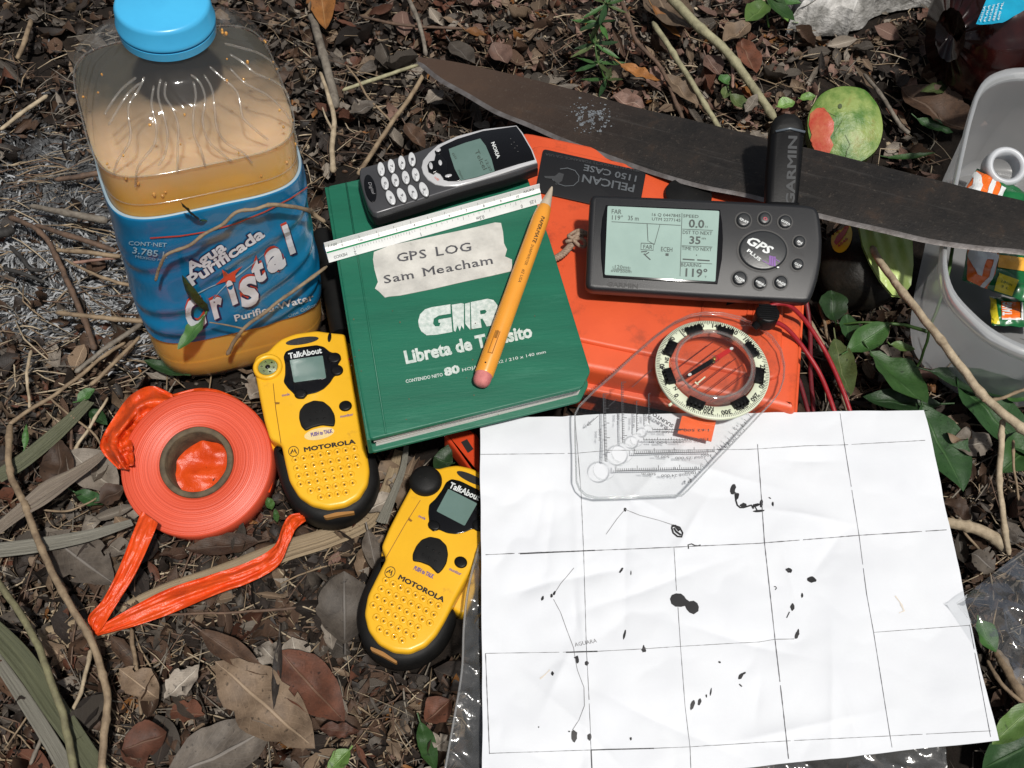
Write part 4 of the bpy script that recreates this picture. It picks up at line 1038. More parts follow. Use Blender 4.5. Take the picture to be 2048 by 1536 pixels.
# ================================================================== TAPE ROLL
def build_tape():
    F = Frame(392, 924, .026, 0, 15, 0)
    root = empty('flagging_tape_roll', F.M, 'roll of bright orange flagging tape with its loose end trailing over dry leaves', 'tape roll')
    R1 = (F.p(543, 924)-F.p(242, 924)).length/2; c = (F.p(543, 924)+F.p(242, 924))/2; R0 = R1*.49; Rc = R1*.41
    m, ns, ls, b = newmat('tape_orange_face')
    tc = N(ns, 'ShaderNodeTexCoord'); vm = N(ns, 'ShaderNodeVectorMath', operation='SUBTRACT'); ls.new(tc.outputs['Object'], vm.inputs[0]); vm.inputs[1].default_value = (c.x, c.y, 0)
    sx = N(ns, 'ShaderNodeVectorMath', operation='MULTIPLY'); ls.new(vm.outputs[0], sx.inputs[0]); sx.inputs[1].default_value = (1, 1, 0)
    ln = N(ns, 'ShaderNodeVectorMath', operation='LENGTH'); ls.new(sx.outputs[0], ln.inputs[0])
    n0 = N(ns, 'ShaderNodeTexNoise', Scale=20, Detail=2); ls.new(tc.outputs['Object'], n0.inputs['Vector'])
    mu = N(ns, 'ShaderNodeMath', operation='MULTIPLY_ADD'); ls.new(n0.outputs['Fac'], mu.inputs[0]); mu.inputs[1].default_value = .0012; ls.new(ln.outputs['Value'], mu.inputs[2])
    n1 = N(ns, 'ShaderNodeTexNoise', noise_dimensions='1D', Scale=1300, Detail=4); ls.new(mu.outputs[0], n1.inputs['W'])
    cr = N(ns, 'ShaderNodeValToRGB'); e = cr.color_ramp.elements; e[0].position = .3; e[0].color = (.50, .055, .022, 1); e[1].position = .7; e[1].color = (.68, .095, .045, 1); ls.new(n1.outputs['Fac'], cr.inputs[0]); ls.new(cr.outputs[0], b.inputs['Base Color'])
    bp = N(ns, 'ShaderNodeBump', Strength=.5, Distance=.0006); ls.new(n1.outputs['Fac'], bp.inputs['Height']); ls.new(bp.outputs[0], b.inputs['Normal']); b.inputs['Roughness'].default_value = .42
    tm = mat('tape_orange', (.66, .072, .010), .34, (.52, .05, .008), 70, spec=.4, bump=.6, bs=260, bdist=.0012)
    r = MB(); r.ring((c.x, c.y), R0, R1, -.0205, 0, 120, 0, .0006); r.build('wound_tape', m, root, 50)
    k = MB(); k.ring((c.x, c.y), Rc, R0-.0001, -.0210, .0008, 90, 0, .0004)
    for i in range(0, len(k.v)): 
        x, y, z = k.v[i]
        if z > 0: k.v[i] = (x, y, z+.0007*nz(x, y, 3, 180))
    k.build('cardboard_core', mat('cardboard_wet', (.12, .088, .05), .8, (.045, .033, .02), 120, bump=.5, bs=500, bdist=.0005), root, 50)
    fl = MB(); fl.grid(lambda u, v: (c.x+(u-.5)*2*Rc*.98, c.y+(v-.5)*2*Rc*.98, -.018+.003*nz(u*4, v*4, 1, 1)+.0012*abs(nz(u*9, v*9, 4, 1))), 24, 24)
    fl.build('tape_inside_core', tm, root, 180)
    def strip(A, B, zf, name='loose_tape', n=48, mm=16, fold=.0022, seed=1):
        a = catmull(A, 8, False); b_ = catmull(B, 8, False)
        def samp(P, t):
            i = t*(len(P)-1); q = min(int(i), len(P)-2); return P[q]+(P[q+1]-P[q])*(i-q)
        def f(u, v):
            p = samp(a, u)*(1-v)+samp(b_, u)*v
            z = zf(u, v)+fold*nz(v*3, u*3.2, seed)+fold*1.3*abs(nz(v*5+u*2, u*5, seed+5))+fold*.5*abs(nz(v*14, u*16, seed+8))
            w = F.I @ W(p.x, p.y, z); return w
        s_ = MB(); s_.grid(f, n, mm); return s_.build(name, tm, root, 180)
    strip([(283, 1022), (262, 1075), (236, 1140), (205, 1200), (176, 1236), (190, 1270)], [(316, 1046), (300, 1085), (270, 1150), (236, 1205), (205, 1255), (192, 1271)], lambda u, v: .016*(1-u)+.014+.004*sin(u*3), seed=2)
    strip([(186, 1262), (240, 1228), (330, 1180), (420, 1150), (500, 1122), (548, 1092), (566, 1050), (580, 1030), (606, 1025)], [(196, 1272), (260, 1255), (340, 1228), (430, 1190), (500, 1165), (556, 1132), (578, 1088), (592, 1058), (612, 1042)], lambda u, v: .018+.003*sin(u*9)+.003*u, seed=7, n=90, fold=.0032)
    strip([(345, 788), (303, 772), (262, 790), (232, 828), (202, 880), (205, 905), (236, 938)], [(352, 822), (318, 838), (292, 850), (272, 868), (256, 884), (262, 912), (268, 940)], lambda u, v: .030-.010*abs(v-.45)*2, seed=11, fold=.006, mm=14)
    strip([(340, 790), (400, 776), (450, 785), (500, 815), (535, 855)], [(345, 812), (400, 797), (450, 800), (500, 832), (540, 880)], lambda u, v: .018+.006*v, seed=15, fold=.002)
    strip([(208, 872), (222, 905), (238, 938)], [(262, 858), (266, 895), (268, 930)], lambda u, v: .024+.004*u, seed=21, fold=.006, n=24)
    strip([(545, 930), (549, 950), (540, 985)], [(530, 930), (530, 950), (520, 985)], lambda u, v: .014, seed=23, fold=.001, n=16)
build_tape()

# ================================================================== PHONE
def build_phone():
    F = Frame(897, 342, .0815, 14.5, -3)
    root = empty('mobile_phone', F.M, 'small silver and black mobile phone with oval keys lying on the green notebook', 'phone')
    def c(p): return [(640+x*.2734, 220+y*.2734) for x, y in p]
    def c1(x, y): return (640+x*.2734, 220+y*.2734)
    outl = c([(300, 420), (420, 388), (560, 345), (700, 305), (830, 255), (1000, 190), (1200, 140), (1440, 113), (1485, 165), (1560, 300), (1595, 388), (1480, 430), (1350, 472), (1150, 525), (1000, 568), (860, 612), (720, 658), (560, 708), (420, 752), (385, 745), (350, 700), (315, 600), (290, 500), (288, 440)])
    gm = mat('phone_graphite', (.075, .075, .08), .32, (.065, .065, .07), 60, metal=.3, bump=.1, bs=1500, bdist=.0001)
    sm = mat('phone_silver', (.62, .62, .63), .25, (.57, .57, .58), 50, metal=.25)
    P = F.poly(outl); b = MB(); b.prism(P, -.0035, 0, .0012, 3); b.build('front_cover', gm, root, 50)
    b = MB(); b.prism(inset(P, -.0002) if area2(P) > 0 else inset(P[::-1], -.0002), -.0125, -.0036, .0008, 2, rb=.003); b.build('back_cover', mat('phone_black', (.006, .006, .0065), .4, spec=.3, bump=.2, bs=1200, bdist=.0001), root, 50)
    # silver frame round the screen
    fr = c([(742, 425), (752, 375), (795, 320), (860, 262), (1000, 197), (1200, 145), (1438, 118), (1482, 170), (1556, 300), (1588, 386), (1470, 422), (1300, 478), (1100, 535), (1000, 560), (910, 560), (845, 548), (790, 515), (755, 470)])
    b = MB(); b.prism(F.poly(fr), -.0005, .0008, .0006, 3); b.build('silver_frame', sm, root, 60)
    wn_ = c([(838, 310), (900, 268), (1000, 222), (1190, 163), (1436, 128), (1475, 180), (1545, 300), (1572, 372), (1450, 405), (1300, 452), (1120, 508), (1010, 530), (940, 530), (905, 520), (870, 440)])
    b = MB(); b.prism(F.poly(wn_), .0003, .0012, .0004, 2); w = b.build('window', M['gloss_black'], root, 60)
    b = MB(); dpoly(b, F.S(.0014), c([(942, 285), (1060, 240), (1172, 208), (1212, 260), (1255, 360), (1278, 448), (1150, 490), (1030, 516), (985, 430), (955, 340)])); l = b.build('screen', lcd, w, 0)
    b = MB(); S = F.S(.0015)
    text(b, S, 'Telcel', c1(1130, 300), c1(1195, 440), 9, bold=0); text(b, S, '12:20', c1(1205, 370), c1(1245, 450), 5); text(b, S, 'Menu', c1(1005, 445), c1(1040, 505), 5); text(b, S, 'iiii', c1(965, 320), c1(990, 360), 5)
    b.build('screen_text', mat('lcd_dark', (.045, .06, .05), .5), l, 0)
    b = MB(); text(b, F.S(.0015), 'NOKIA', c1(1252, 240), c1(1296, 356), 7.0, bold=.03); b.build('lettering', M['print_white'], w, 0)
    # earpiece holes
    b = MB()
    for (x, y) in ((1395, 210), (1420, 235), (1442, 262), (1400, 250), (1425, 278), (1448, 303)): dellipse(b, F.S(.0014), *c1(x, y), 1.2, 1.0, n=8)
    b.build('earpiece', mat('earpiece_grey', (.07, .07, .07), .5), w, 0)
    # navigation key
    b = MB(); b.prism(F.poly(c([(785, 420), (800, 392), (835, 385), (845, 340), (890, 345), (930, 400), (932, 470), (905, 515), (880, 480), (850, 465), (830, 482), (795, 465)])), .0004, .0020, .0007, 3); nk = b.build('navigation_key', M['gloss_black'], root, 60)
    b = MB()
    for x, y, rx, ry in ((812, 428, 13, 26), (880, 405, 13, 20), (866, 312, 18, 12), (940, 500, 26, 10)): b.prism(F.poly([c1(*q) for q in ell(x, y, rx, ry, 14, -12)]), .0018, .0022, .0001, 1)  # silver edge pieces; the two on the key are glints made as shapes
    b.build('key_chrome_and_glints', sm, nk, 50)
    km = mat('key_silver', (.66, .67, .68), .25, (.60, .61, .62), 90, metal=.15)
    keys = [((447, 437), '*'), ((522, 415), '7'), ((598, 390), '4'), ((673, 365), '1'), ((475, 540), '0'), ((551, 518), '8'), ((627, 498), '5'), ((700, 478), '2'), ((517, 645), '#'), ((597, 628), '9'), ((678, 605), '6'), ((760, 585), '3')]
    for i, ((x, y), ch) in enumerate(keys):
        rx, ry, ro = (27, 50, -8) if i < 8 else (30, 56, -27)
        if i in (4, 5, 6, 7): rx, ry, ro = 28, 48, -14
        b = MB(); b.prism(F.poly([c1(*q) for q in ell(x, y, rx, ry, 20, ro)]), -.0005, .0011, .0007, 3); k = b.build('key', km, root, 60)
        b = MB(); text(b, F.S(.00125), ch, c1(x-8, y-14), c1(x-4, y+6), 5, bold=.02); text(b, F.S(.00125), 'abc', c1(x-10, y+8), c1(x-4, y+30), 2.4)
        b.build('digit', M['print_grey'], k, 0)
        b = MB(); dpoly(b, F.S(.0002), [c1(*q) for q in ell(x+1, y+1, rx+5, ry+5, 20, ro)]); b.build('key_gap', M['print_black'], k, 0)
    b = MB(); b.prism(F.poly([c1(*q) for q in ell(368, 576, 42, 102, 28, -12)]), -.0005, .0006, .0004, 2); o = b.build('oval_badge', M['gloss_black'], root, 50)
    b = MB(); text(b, F.S(.0008), 'Digital', c1(352, 530), c1(385, 620), 6, shear=.3); b.build('lettering', mat('badge_grey', (.25, .25, .26), .5), o, 0)
    b = MB(); text(b, F.S(.001), 'off', c1(835, 492), c1(862, 522), 4.5); b.build('off_mark', mat('mark_red', (.6, .12, .08), .5), root, 0)
    b = MB(); q = F.p(1046, 352, -.009); b.ellipsoid(q, (.003, .0025, .003), 14, 8); b.build('socket', M['gloss_black'], root, 60)
build_phone()

# ================================================================== HANDHELD NAVIGATOR
def build_gps():
    F = Frame(1405, 495, .080, -2.5, 20, 0)
    root = empty('handheld_navigator', F.M, 'black handheld satellite navigator with a lit grey screen lying on the orange case', 'navigator')
    k = .26367
    def c(p): return [(1140+x*k, 360+y*k) for x, y in p]
    def c1(x, y): return (1140+x*k, 360+y*k)
    gm = mat('navigator_grey', (.0085, .009, .011), .45, (.011, .0115, .013), 400, bump=.35, bs=1600, bdist=.0002, dirt=((.09, .085, .08), 300, .66, .5))
    outl = c([(178, 106), (700, 128), (1300, 156), (1780, 182), (1862, 198), (1892, 240), (1908, 330), (1918, 450), (1912, 600), (1888, 740), (1850, 860), (1822, 915), (1780, 925), (1300, 900), (700, 865), (170, 832), (130, 815), (120, 780), (130, 560), (142, 330), (155, 140)])
    P = roundcorners(F.poly(outl), .003, 3)
    b = MB(); b.prism(P, -.008, 0, .0025, 4, rb=.001); b.build('front_shell', gm, root, 50)
    b = MB(); b.prism(inset(P, .0015) if area2(P) > 0 else inset(P[::-1], .0015), -.020, -.0078, .002, 2, rb=.008); b.build('back_shell', M['black_rubber'], root, 50)
    b = MB(); bz = F.poly(c([(272, 192), (700, 208), (1138, 228), (1154, 330), (1160, 450), (1152, 600), (1118, 792), (700, 768), (252, 742), (236, 600), (232, 420), (245, 290)]))
    b.prism(bz, -.001, .0007, .0005, 2); bo = b.build('screen_bezel', M['gloss_black'], root, 40)
    sm_ = mat('navigator_screen', (.27, .37, .335), .16, (.31, .42, .38), 40, spec=.4, dirt=((.55, .62, .58), 60, .66, .5))
    b = MB(); b.prism(roundcorners(F.poly(c([(284, 202), (1130, 240), (1100, 775), (262, 724)])), .0008, 3), .0004, .0010); so = b.build('screen', sm_, bo, 0)
    S = F.S(.0012); t = MB()
    def T(s, a, b_, h, **kw): text(t, S, s, c1(*a), c1(*b_), h, **kw)
    T('FAR', (316, 254), (390, 258), 9); T("119\u00b0", (318, 300), (400, 304), 9); T('35 m', (440, 304), (520, 308), 9)
    T('16 Q 0447845', (622, 272), (838, 282), 6); T('UTM 2277145', (622, 306), (838, 316), 6)
    T('SPEED', (858, 282), (975, 288), 6); T('0.0', (900, 358), (1018, 364), 16, bold=.02); T('k h', (1025, 360), (1045, 361), 4)
    T('DST TO NEXT', (855, 408), (1078, 418), 7); T('35', (905, 482), (990, 486), 15, bold=.02); T('m', (1000, 450), (1030, 451), 5)
    T('TIME TO NEXT', (848, 530), (1075, 540), 7); T('BEARING', (842, 655), (995, 660), 7); T('119\u00b0', (875, 730), (1040, 738), 16, bold=.02); T('T', (1020, 742), (1036, 743), 4)
    T('FAR', (556, 520), (625, 524), 8); T('ECEH', (690, 540), (776, 545), 9); T('120mt', (340, 670), (450, 676), 7); T('overzoom', (310, 697), (465, 706), 7)
    for pts, w in (([(315, 316), (840, 344)], 1), ([(850, 250), (835, 730)], 1), ([(852, 372), (1085, 382)], 1), ([(848, 498), (1080, 508)], 1), ([(838, 622), (1078, 636)], 1),
                   ([(585, 330), (592, 465)], 1.2), ([(682, 340), (640, 490)], 1), ([(598, 465), (640, 490)], 1), ([(540, 478), (635, 483), (632, 533), (538, 528), (540, 478)], 1.2),
                   ([(540, 545), (585, 540), (560, 560), (610, 605)], 2.2), ([(572, 565), (600, 548)], 2), ([(325, 655), (328, 675), (455, 684), (455, 662)], 1),
                   ([(855, 600), (945, 606)], 2.6), ([(965, 606), (1060, 612)], 2.6), ([(725, 565), (748, 566)], 5), ([(960, 565), (960, 575)], 1.5)):
        dline(t, S, c(pts), w)
    t.build('screen_text', mat('lcd_segments', (.03, .045, .04), .5), so, 0)
    # buttons
    bt = [(1315, 307, 55, 'QUIT'), (1475, 295, 48, 'O'), (1630, 320, 50, 'GOTO'), (1738, 470, 45, 'IN'), (1725, 642, 45, 'OUT'), (1285, 748, 54, 'ENTER'), (1440, 782, 48, 'MENU'), (1597, 778, 50, 'PAGE')]
    bm_ = mat('navigator_button', (.02, .022, .024), .35, bump=.1, bs=900); rm = mat('button_red_print', (.45, .05, .08), .5)
    for x, y, r, s in bt:
        b = MB(); b.prism(F.poly([c1(*q) for q in ell(x, y, r, r*.98, 22)]), -.001, .0016, .0012, 4); o = b.build('button', bm_, root, 60)
        b = MB(); dpoly(b, F.S(.0003), [c1(*q) for q in ell(x, y, r+12, r+11, 22)]); b.build('button_gap', M['print_black'], o, 0)
        b = MB(); hw = {2: 16, 3: 26, 4: 33, 5: 36, 1: 14}[len(s)]
        text(b, F.S(.0018), s, c1(x-hw+2, y-hw*.55+8), c1(x+hw+2, y+hw*.55+8), 4.2 if len(s) > 1 else 6, bold=.03)
        if s == 'ENTER': text(b, F.S(.0018), 'MARK', c1(x-28, y+4), c1(x+12, y+28), 3.6, bold=.02)
        b.build('lettering', rm if s == 'O' else M['print_white'], o, 0)
    b = MB(); text(b, F.S(.0003), 'ZOOM', c1(1690, 548), c1(1775, 578), 5); text(b, F.S(.0003), 'GARMIN', c1(282, 805), c1(515, 822), 9, bold=.02)
    b.build('maker_lettering', M['print_black'], root, 0)
    b = MB(); b.prism(F.poly([c1(*q) for q in ell(1462, 538, 184, 150, 40, 4)]), -.001, .0013, .0012, 4); o = b.build('rocker_pad', bm_, root, 60)
    b = MB(); dpoly(b, F.S(.0003), [c1(*q) for q in ell(1462, 538, 198, 163, 40, 4)]); b.build('pad_gap', M['print_black'], o, 0)
    b = MB(); text(b, F.S(.0015), 'GPS', c1(1338, 478), c1(1520, 572), 17, bold=.03, shear=.35); text(b, F.S(.0015), 'PLUS', c1(1340, 540), c1(1438, 618), 6.5, bold=.03)
    dellipse(b, F.S(.0015), *c1(1578, 662), 2.5, 1.5); b.build('lettering', M['print_white'], o, 0)
    b = MB(); text(b, F.S(.0015), 'III', c1(1500, 640), c1(1560, 650), 17, bold=.05, shear=-.2); dline(b, F.S(.0015), c([(1460, 610), (1530, 650)]), 1.5); dline(b, F.S(.0015), c([(1520, 575), (1590, 620)]), 1.5)
    b.build('purple_lettering', mat('purple_print', (.22, .08, .36), .4), o, 0)
    b = MB(); text(b, F.S(.0015), '+', c1(1492, 455), c1(1508, 456), 3); b.build('mark', M['print_black'], o, 0)
    # swivel antenna
    ap = [(1536, 420), (1540, 330), (1545, 265), (1547, 240), (1556, 224), (1575, 216), (1596, 218), (1611, 232), (1616, 255), (1611, 320), (1600, 425)]
    b = MB(); b.prism(F.poly(ap), -.015, -.004, .004, 4, rb=.004); ao = b.build('antenna', M['black_plastic'], root, 50)
    b = MB(); b.prism(F.poly([(1546, 262), (1547, 240), (1556, 224), (1575, 216), (1596, 218), (1611, 232), (1616, 262)]), -.0155, -.0025, .005, 4, rb=.003); b.build('antenna_cap', M['black_rubber'], ao, 50)
    b = MB(); text(b, F.S(-.0038), 'GARMIN', (1588, 412), (1594, 272), 17, bold=.03); b.build('lettering', mat('raised_letters', (.03, .033, .036), .4), ao, 0)
    b = MB(); b.tube([F.p(1551, 263, -.0036), F.p(1580, 257, -.003), F.p(1610, 264, -.0036)], .0008, 6); b.build('shiny_band', mat('band_grey', (.10, .12, .14), .3), ao, 180)
    b = MB(); b.prism(F.poly([(1535, 420), (1538, 396), (1603, 398), (1603, 425)]), -.018, -.003, .002, 2); b.build('antenna_hinge', M['black_plastic'], ao, 50)
build_gps()

# ================================================================== COMPASS
def plate_mesh(outl, holes, z0, z1, name, m, parent, bevel=.0004):
    cu = bpy.data.curves.new('c', 'CURVE'); cu.dimensions = '2D'; cu.fill_mode = 'BOTH'; cu.extrude = (z1-z0)/2-bevel; cu.bevel_depth = bevel; cu.bevel_resolution = 2; cu.offset = -bevel
    for pl in [outl]+holes:
        s = cu.splines.new('POLY'); s.points.add(len(pl)-1); s.use_cyclic_u = True
        for p, q in zip(s.points, pl): p.co = (q[0], q[1], 0, 1)
    ob = bpy.data.objects.new('c', cu); COL.objects.link(ob); dg = bpy.context.evaluated_depsgraph_get()
    me = bpy.data.meshes.new_from_object(ob.evaluated_get(dg)); bpy.data.objects.remove(ob); bpy.data.curves.remove(cu)
    me.transform(Matrix.Translation((0, 0, (z0+z1)/2))); me.materials.clear(); me.materials.append(m); me.name = name
    o = bpy.data.objects.new(name, me); COL.objects.link(o); o.parent = parent; return o
def build_compass():
    F = Frame(1400, 780, .0575, 0, 3)
    root = empty('baseplate_compass', F.M, 'clear baseplate compass with a cream dial lying over the orange case and map sheet', 'compass')
    k = .29297
    def c(p): return [(1100+x*k, 600+y*k) for x, y in p]
    def c1(x, y): return (1100+x*k, 600+y*k)
    outl = c([(172, 770), (200, 715), (300, 615), (450, 485), (600, 345), (740, 225), (850, 145), (960, 95), (1060, 78), (1180, 82), (1300, 110), (1420, 165), (1520, 245), (1580, 330), (1605, 440), (1600, 530), (1570, 620), (1520, 690), (1440, 770), (1290, 930), (1100, 1125), (950, 1285), (905, 1325), (600, 1338), (330, 1345), (250, 1325), (205, 1285), (182, 1230), (178, 1100), (172, 900)])
    clr = clear('acrylic', (.995, .997, .995), .03, .004, (.85, .88, .88), ior=1.36, fmax=.15)
    edg = clear('acrylic_edge', (.95, .96, .96), .06, .14, (.80, .82, .82), fmax=.4)
    op = F.poly(outl)
    holes = [[(q.x, q.y) for q in (F.p(*c1(*e), 0) for e in ell(x, y, r, r*.93, 28))] for x, y, r in ((670, 875, 33), (597, 945, 45), (497, 1035, 73), (372, 1150, 75))]
    plate_mesh(op, holes, -.003, 0, 'baseplate', clr, root)
    b = MB(); b.tube([(p[0], p[1], -.0006) for p in op], .00035, 5, closed=True); b.tube([(p[0], p[1], -.0027) for p in op], .00035, 5, closed=True)
    for hl in holes:
        n = len(hl); o = len(b.v)
        b.v += [(p[0], p[1], -.0004) for p in hl]+[(p[0], p[1], -.0027) for p in hl]
        for i in range(n): b.f.append([o+i, o+(i+1) % n, o+n+(i+1) % n, o+n+i]); b.m.append(0)
    n = len(op); o = len(b.v); b.v += [(p[0], p[1], -.0005) for p in op]+[(p[0], p[1], -.0027) for p in op]
    for i in range(n): b.f.append([o+i, o+(i+1) % n, o+n+(i+1) % n, o+n+i]); b.m.append(0)
    b.build('plate_edge', edg, root, 180)
    # printed scales on the underside
    t = MB(); S = F.S(-.0031)
    def tick(x0, y0, x1, y1, n, nrm, l1, l2, big):
        for i in range(n+1):
            x = x0+(x1-x0)*i/n; y = y0+(y1-y0)*i/n; L = l2 if i % big == 0 else l1
            dline(t, S, c([(x, y), (x+nrm[0]*L, y+nrm[1]*L)]), 1.2)
        dline(t, S, c([(x0, y0), (x1, y1)]), 1.3)
    tick(700, 885, 920, 885, 13, (0, -1), 8, 14, 5); tick(640, 955, 940, 955, 16, (0, -1), 9, 17, 5); tick(575, 1050, 1120, 1036, 40, (0, -1), 18, 35, 10); tick(450, 1168, 1030, 1156, 40, (0, -1), 18, 34, 10)
    tick(362, 640, 375, 1100, 46, (1, 0), 18, 38, 10); tick(488, 560, 495, 975, 34, (1, 0), 15, 32, 10); tick(590, 690, 592, 900, 14, (1, 0), 9, 16, 5); tick(673, 640, 675, 840, 14, (1, 0), 8, 14, 5)
    def ud(s, x0, x1, y, h): text(t, S, s, c1(x1, y), c1(x0, y), h)
    ud('500 m', 725, 815, 893, 5); ud('1:62 500 m', 860, 1085, 880, 5); ud('500 m', 675, 800, 965, 5); ud('1000', 840, 910, 960, 5); ud('1:50 000', 950, 1080, 942, 5)
    ud('500 m', 715, 815, 1062, 5); ud('1:25 000', 855, 990, 1070, 5); ud('1000', 1030, 1100, 1052, 5); ud('500 m', 625, 722, 1180, 5); ud('1:24 000', 760, 890, 1190, 5); ud('1000', 920, 995, 1172, 5)
    for s, x, y in (('500 m', 332, 880), ('500 m', 455, 770), ('500 m', 565, 790), ('500', 645, 780)): text(t, S, s, c1(x, y), c1(x, y+80 if len(s) > 3 else y+45), 5)
    text(t, S, 'SUUNTO', c1(846, 852), c1(708, 768), 7, bold=.03)
    dline(t, S, c([(255, 858), (330, 790)]), 1); dline(t, S, c([(255, 858), (262, 830), (280, 850), (255, 858)]), 1); dline(t, S, c([(560, 595), (700, 470)]), 1)
    dline(t, S, c([(400, 725), (455, 678)]), 1)
    # edge scales
    for i in range(36):
        f = i/35; x = 700-430*f; y = 325+350*f; L = 26 if i % 5 == 0 else 14; dline(t, S, c([(x-50, y-35+15), (x-50+L*.62, y-20+L*.7)]), .8)
    for i in range(16):
        f = i/15; x = 1400-430*f; y = 765+480*f; dline(t, S, c([(x, y), (x-18, y-16)]), .9)
    text(t, S, '1:25 NOH', c1(1320, 880), c1(1200, 1000), 5)
    for s, x, y in (('6', 935, 1245), ('11', 1185, 1000), ('12', 1300, 860)): text(t, S, s, c1(x+25, y-30), c1(x, y), 6)
    t.build('scales', mat('plate_print', (.05, .05, .055), .6), root, 0)
    # orange tape label below the plate
    b = MB(); b.prism(F.poly(c([(910, 768), (1147, 786), (1112, 942), (880, 886)])), -.0044, -.0036); o = b.build('orange_sticker', mat('sticker_orange', (.85, .14, .04), .4), root, 0)
    # dial
    cx, cy = c1(1110, 465); R = (F.p(cx+113.5, cy, .004)-F.p(cx-113.5, cy, .004)).length/2; cc = F.p(cx, cy, .004)
    C2 = (cc.x, cc.y); ROT = radians(3)
    b = MB(); b.ring(C2, R*.76, R, .0016, .0040, 120, 0, .0004); dial = b.build('dial', mat('dial_cream', (.64, .68, .52), .4, (.60, .64, .49), 90), root, 50)
    z0a = F.p(*c1(880, 640), .004); a0 = atan2(z0a.y-cc.y, z0a.x-cc.x)
    b = MB()
    for i in range(180):
        a = a0-i*2*pi/180; r1 = R*.985; r0 = R*(.925 if i % 5 else .90); w_ = .00016
        d = Vector((cos(a), sin(a))); q = Vector((-sin(a), cos(a)))*w_
        b.add([(cc.x+d.x*r0+q.x, cc.y+d.y*r0+q.y, .00415), (cc.x+d.x*r1+q.x, cc.y+d.y*r1+q.y, .00415), (cc.x+d.x*r1-q.x, cc.y+d.y*r1-q.y, .00415), (cc.x+d.x*r0-q.x, cc.y+d.y*r0-q.y, .00415)], [[0, 1, 2, 3]])
    def dt(s, deg, r, h):
        vs, fs, x0, w = text_geo(s, .035); a = a0-radians(deg); d = Vector((cos(a), sin(a))); rt_ = Vector((sin(a), -cos(a))); kk = h/.7
        b.add([(cc.x+d.x*(r+y*kk)+rt_.x*(x-x0-w/2)*kk, cc.y+d.y*(r+y*kk)+rt_.y*(x-x0-w/2)*kk, .00415) for x, y in vs], fs)
    for g_ in range(0, 360, 20): dt(str(g_), g_, R*.845, R*.085)
    for s, g_ in (('N', 4), ('NW', 316), ('W', 272), ('SW', 226), ('NE', 46), ('E', 92), ('S', 182)): dt(s, g_+4, R*.775, R*.065)
    b.build('dial_marks', M['print_black'], dial, 0)
    for gx, gy in ((977, 187), (1207, 182), (823, 330), (843, 513), (1022, 650), (1262, 652), (1414, 513), (1392, 330)):
        p = F.p(*c1(gx, gy), .005); a = atan2(p.y-cc.y, p.x-cc.x); b = MB(); Rm = Matrix.Rotation(a, 3, 'Z')
        for (r0, r1, h0, h1, w_) in ((R*.73, R*.86, .0035, .0062, R*.15), (R*.86, R*.90, .0035, .0048, R*.13)):
            pl = [Rm @ Vector((x, y, 0)) for x, y in ((r0, -w_), (r1, -w_), (r1, w_), (r0, w_))]; b.prism([(q.x+cc.x, q.y+cc.y) for q in pl], h0, h1, .0006, 2)
        for i in range(4):
            w0 = -R*.15+R*.3*(i+.3)/4; pl = [Rm @ Vector((x, y, 0)) for x, y in ((R*.80, w0), (R*.885, w0), (R*.885, w0+R*.035), (R*.80, w0+R*.035))]; b.prism([(q.x+cc.x, q.y+cc.y) for q in pl], .004, .0067, .0003, 1)
        b.build('grip', M['black_plastic'], root, 40)
    cap = clear('capsule_plastic', (.97, .975, .97), .03, .01, (.7, .72, .7), ior=1.36)
    b = MB(); Rk = R*.755; b.lathe([(.0004, Rk*.97), (.0050, Rk*.985), (.0078, Rk*.96), (.0086, Rk*.90), (.0088, Rk*.86)], 90, c=C2, capb=False, capt=False); b.ring(C2, Rk*.84, Rk*.90, .0082, .0088, 90, 0, .0002); ce = b.build('capsule_wall', clear('capsule_wall', (.88, .89, .88), .06, .18, (.65, .66, .65)), root, 60)
    b = MB(); b.lathe([(.0086, Rk*.86), (.0087, .0001)], 60, c=C2, capb=False, capt=False); b.build('capsule_lens', cap, root, 60)
    # orienting lines
    b = MB(); dr = Vector((cos(a0), sin(a0))); pr = Vector((-dr.y, dr.x))
    for o_ in (-.55, -.33, -.11, .11, .33, .55):
        L = sqrt(1-o_*o_)*.72; w_ = .00022; e1 = pr*(Rk*o_)+dr*Rk*L; e2 = pr*(Rk*o_)-dr*Rk*L; q = pr*w_
        b.add([(cc.x+e.x, cc.y+e.y, .0009) for e in (e1+q, e1-q, e2-q, e2+q)], [[0, 1, 2, 3]])
    b.build('orienting_lines', mat('line_dark_red', (.10, .01, .008), .5), root, 0)
    piv = F.p(*c1(1118, 410), .005); n0 = F.p(*c1(935, 522), .005); n1 = F.p(*c1(1252, 325), .005)
    # needle lies inside the capsule
    for nm, tip, m, in (('needle_south', n0, M['gloss_black']), ('needle_north', n1, mat('needle_red', (.55, .02, .02), .35))):
        d = (tip-piv); L = d.length; d.normalize(); q = Vector((-d.y, d.x, 0))
        b = MB(); pl = [piv+q*.0013, piv+d*L*.75+q*.0012, tip+q*.0003, tip-q*.0003, piv+d*L*.75-q*.0012, piv-q*.0013]; b.prism([(p.x, p.y) for p in pl], .0046, .0051); no = b.build(nm, m, root, 0)
        b = MB(); e = piv+d*L*.90; b.prism(ell(e.x, e.y, .0011, .0008, 10, math.degrees(atan2(d.y, d.x))), .0052, .0054); b.build('needle_dot', M['print_white'], no, 0)
    b = MB(); b.lathe([(.004, .0026), (.0062, .0026), (.0066, .0020)], 24, c=(piv.x, piv.y)); b.build('hub', cap, root, 40)
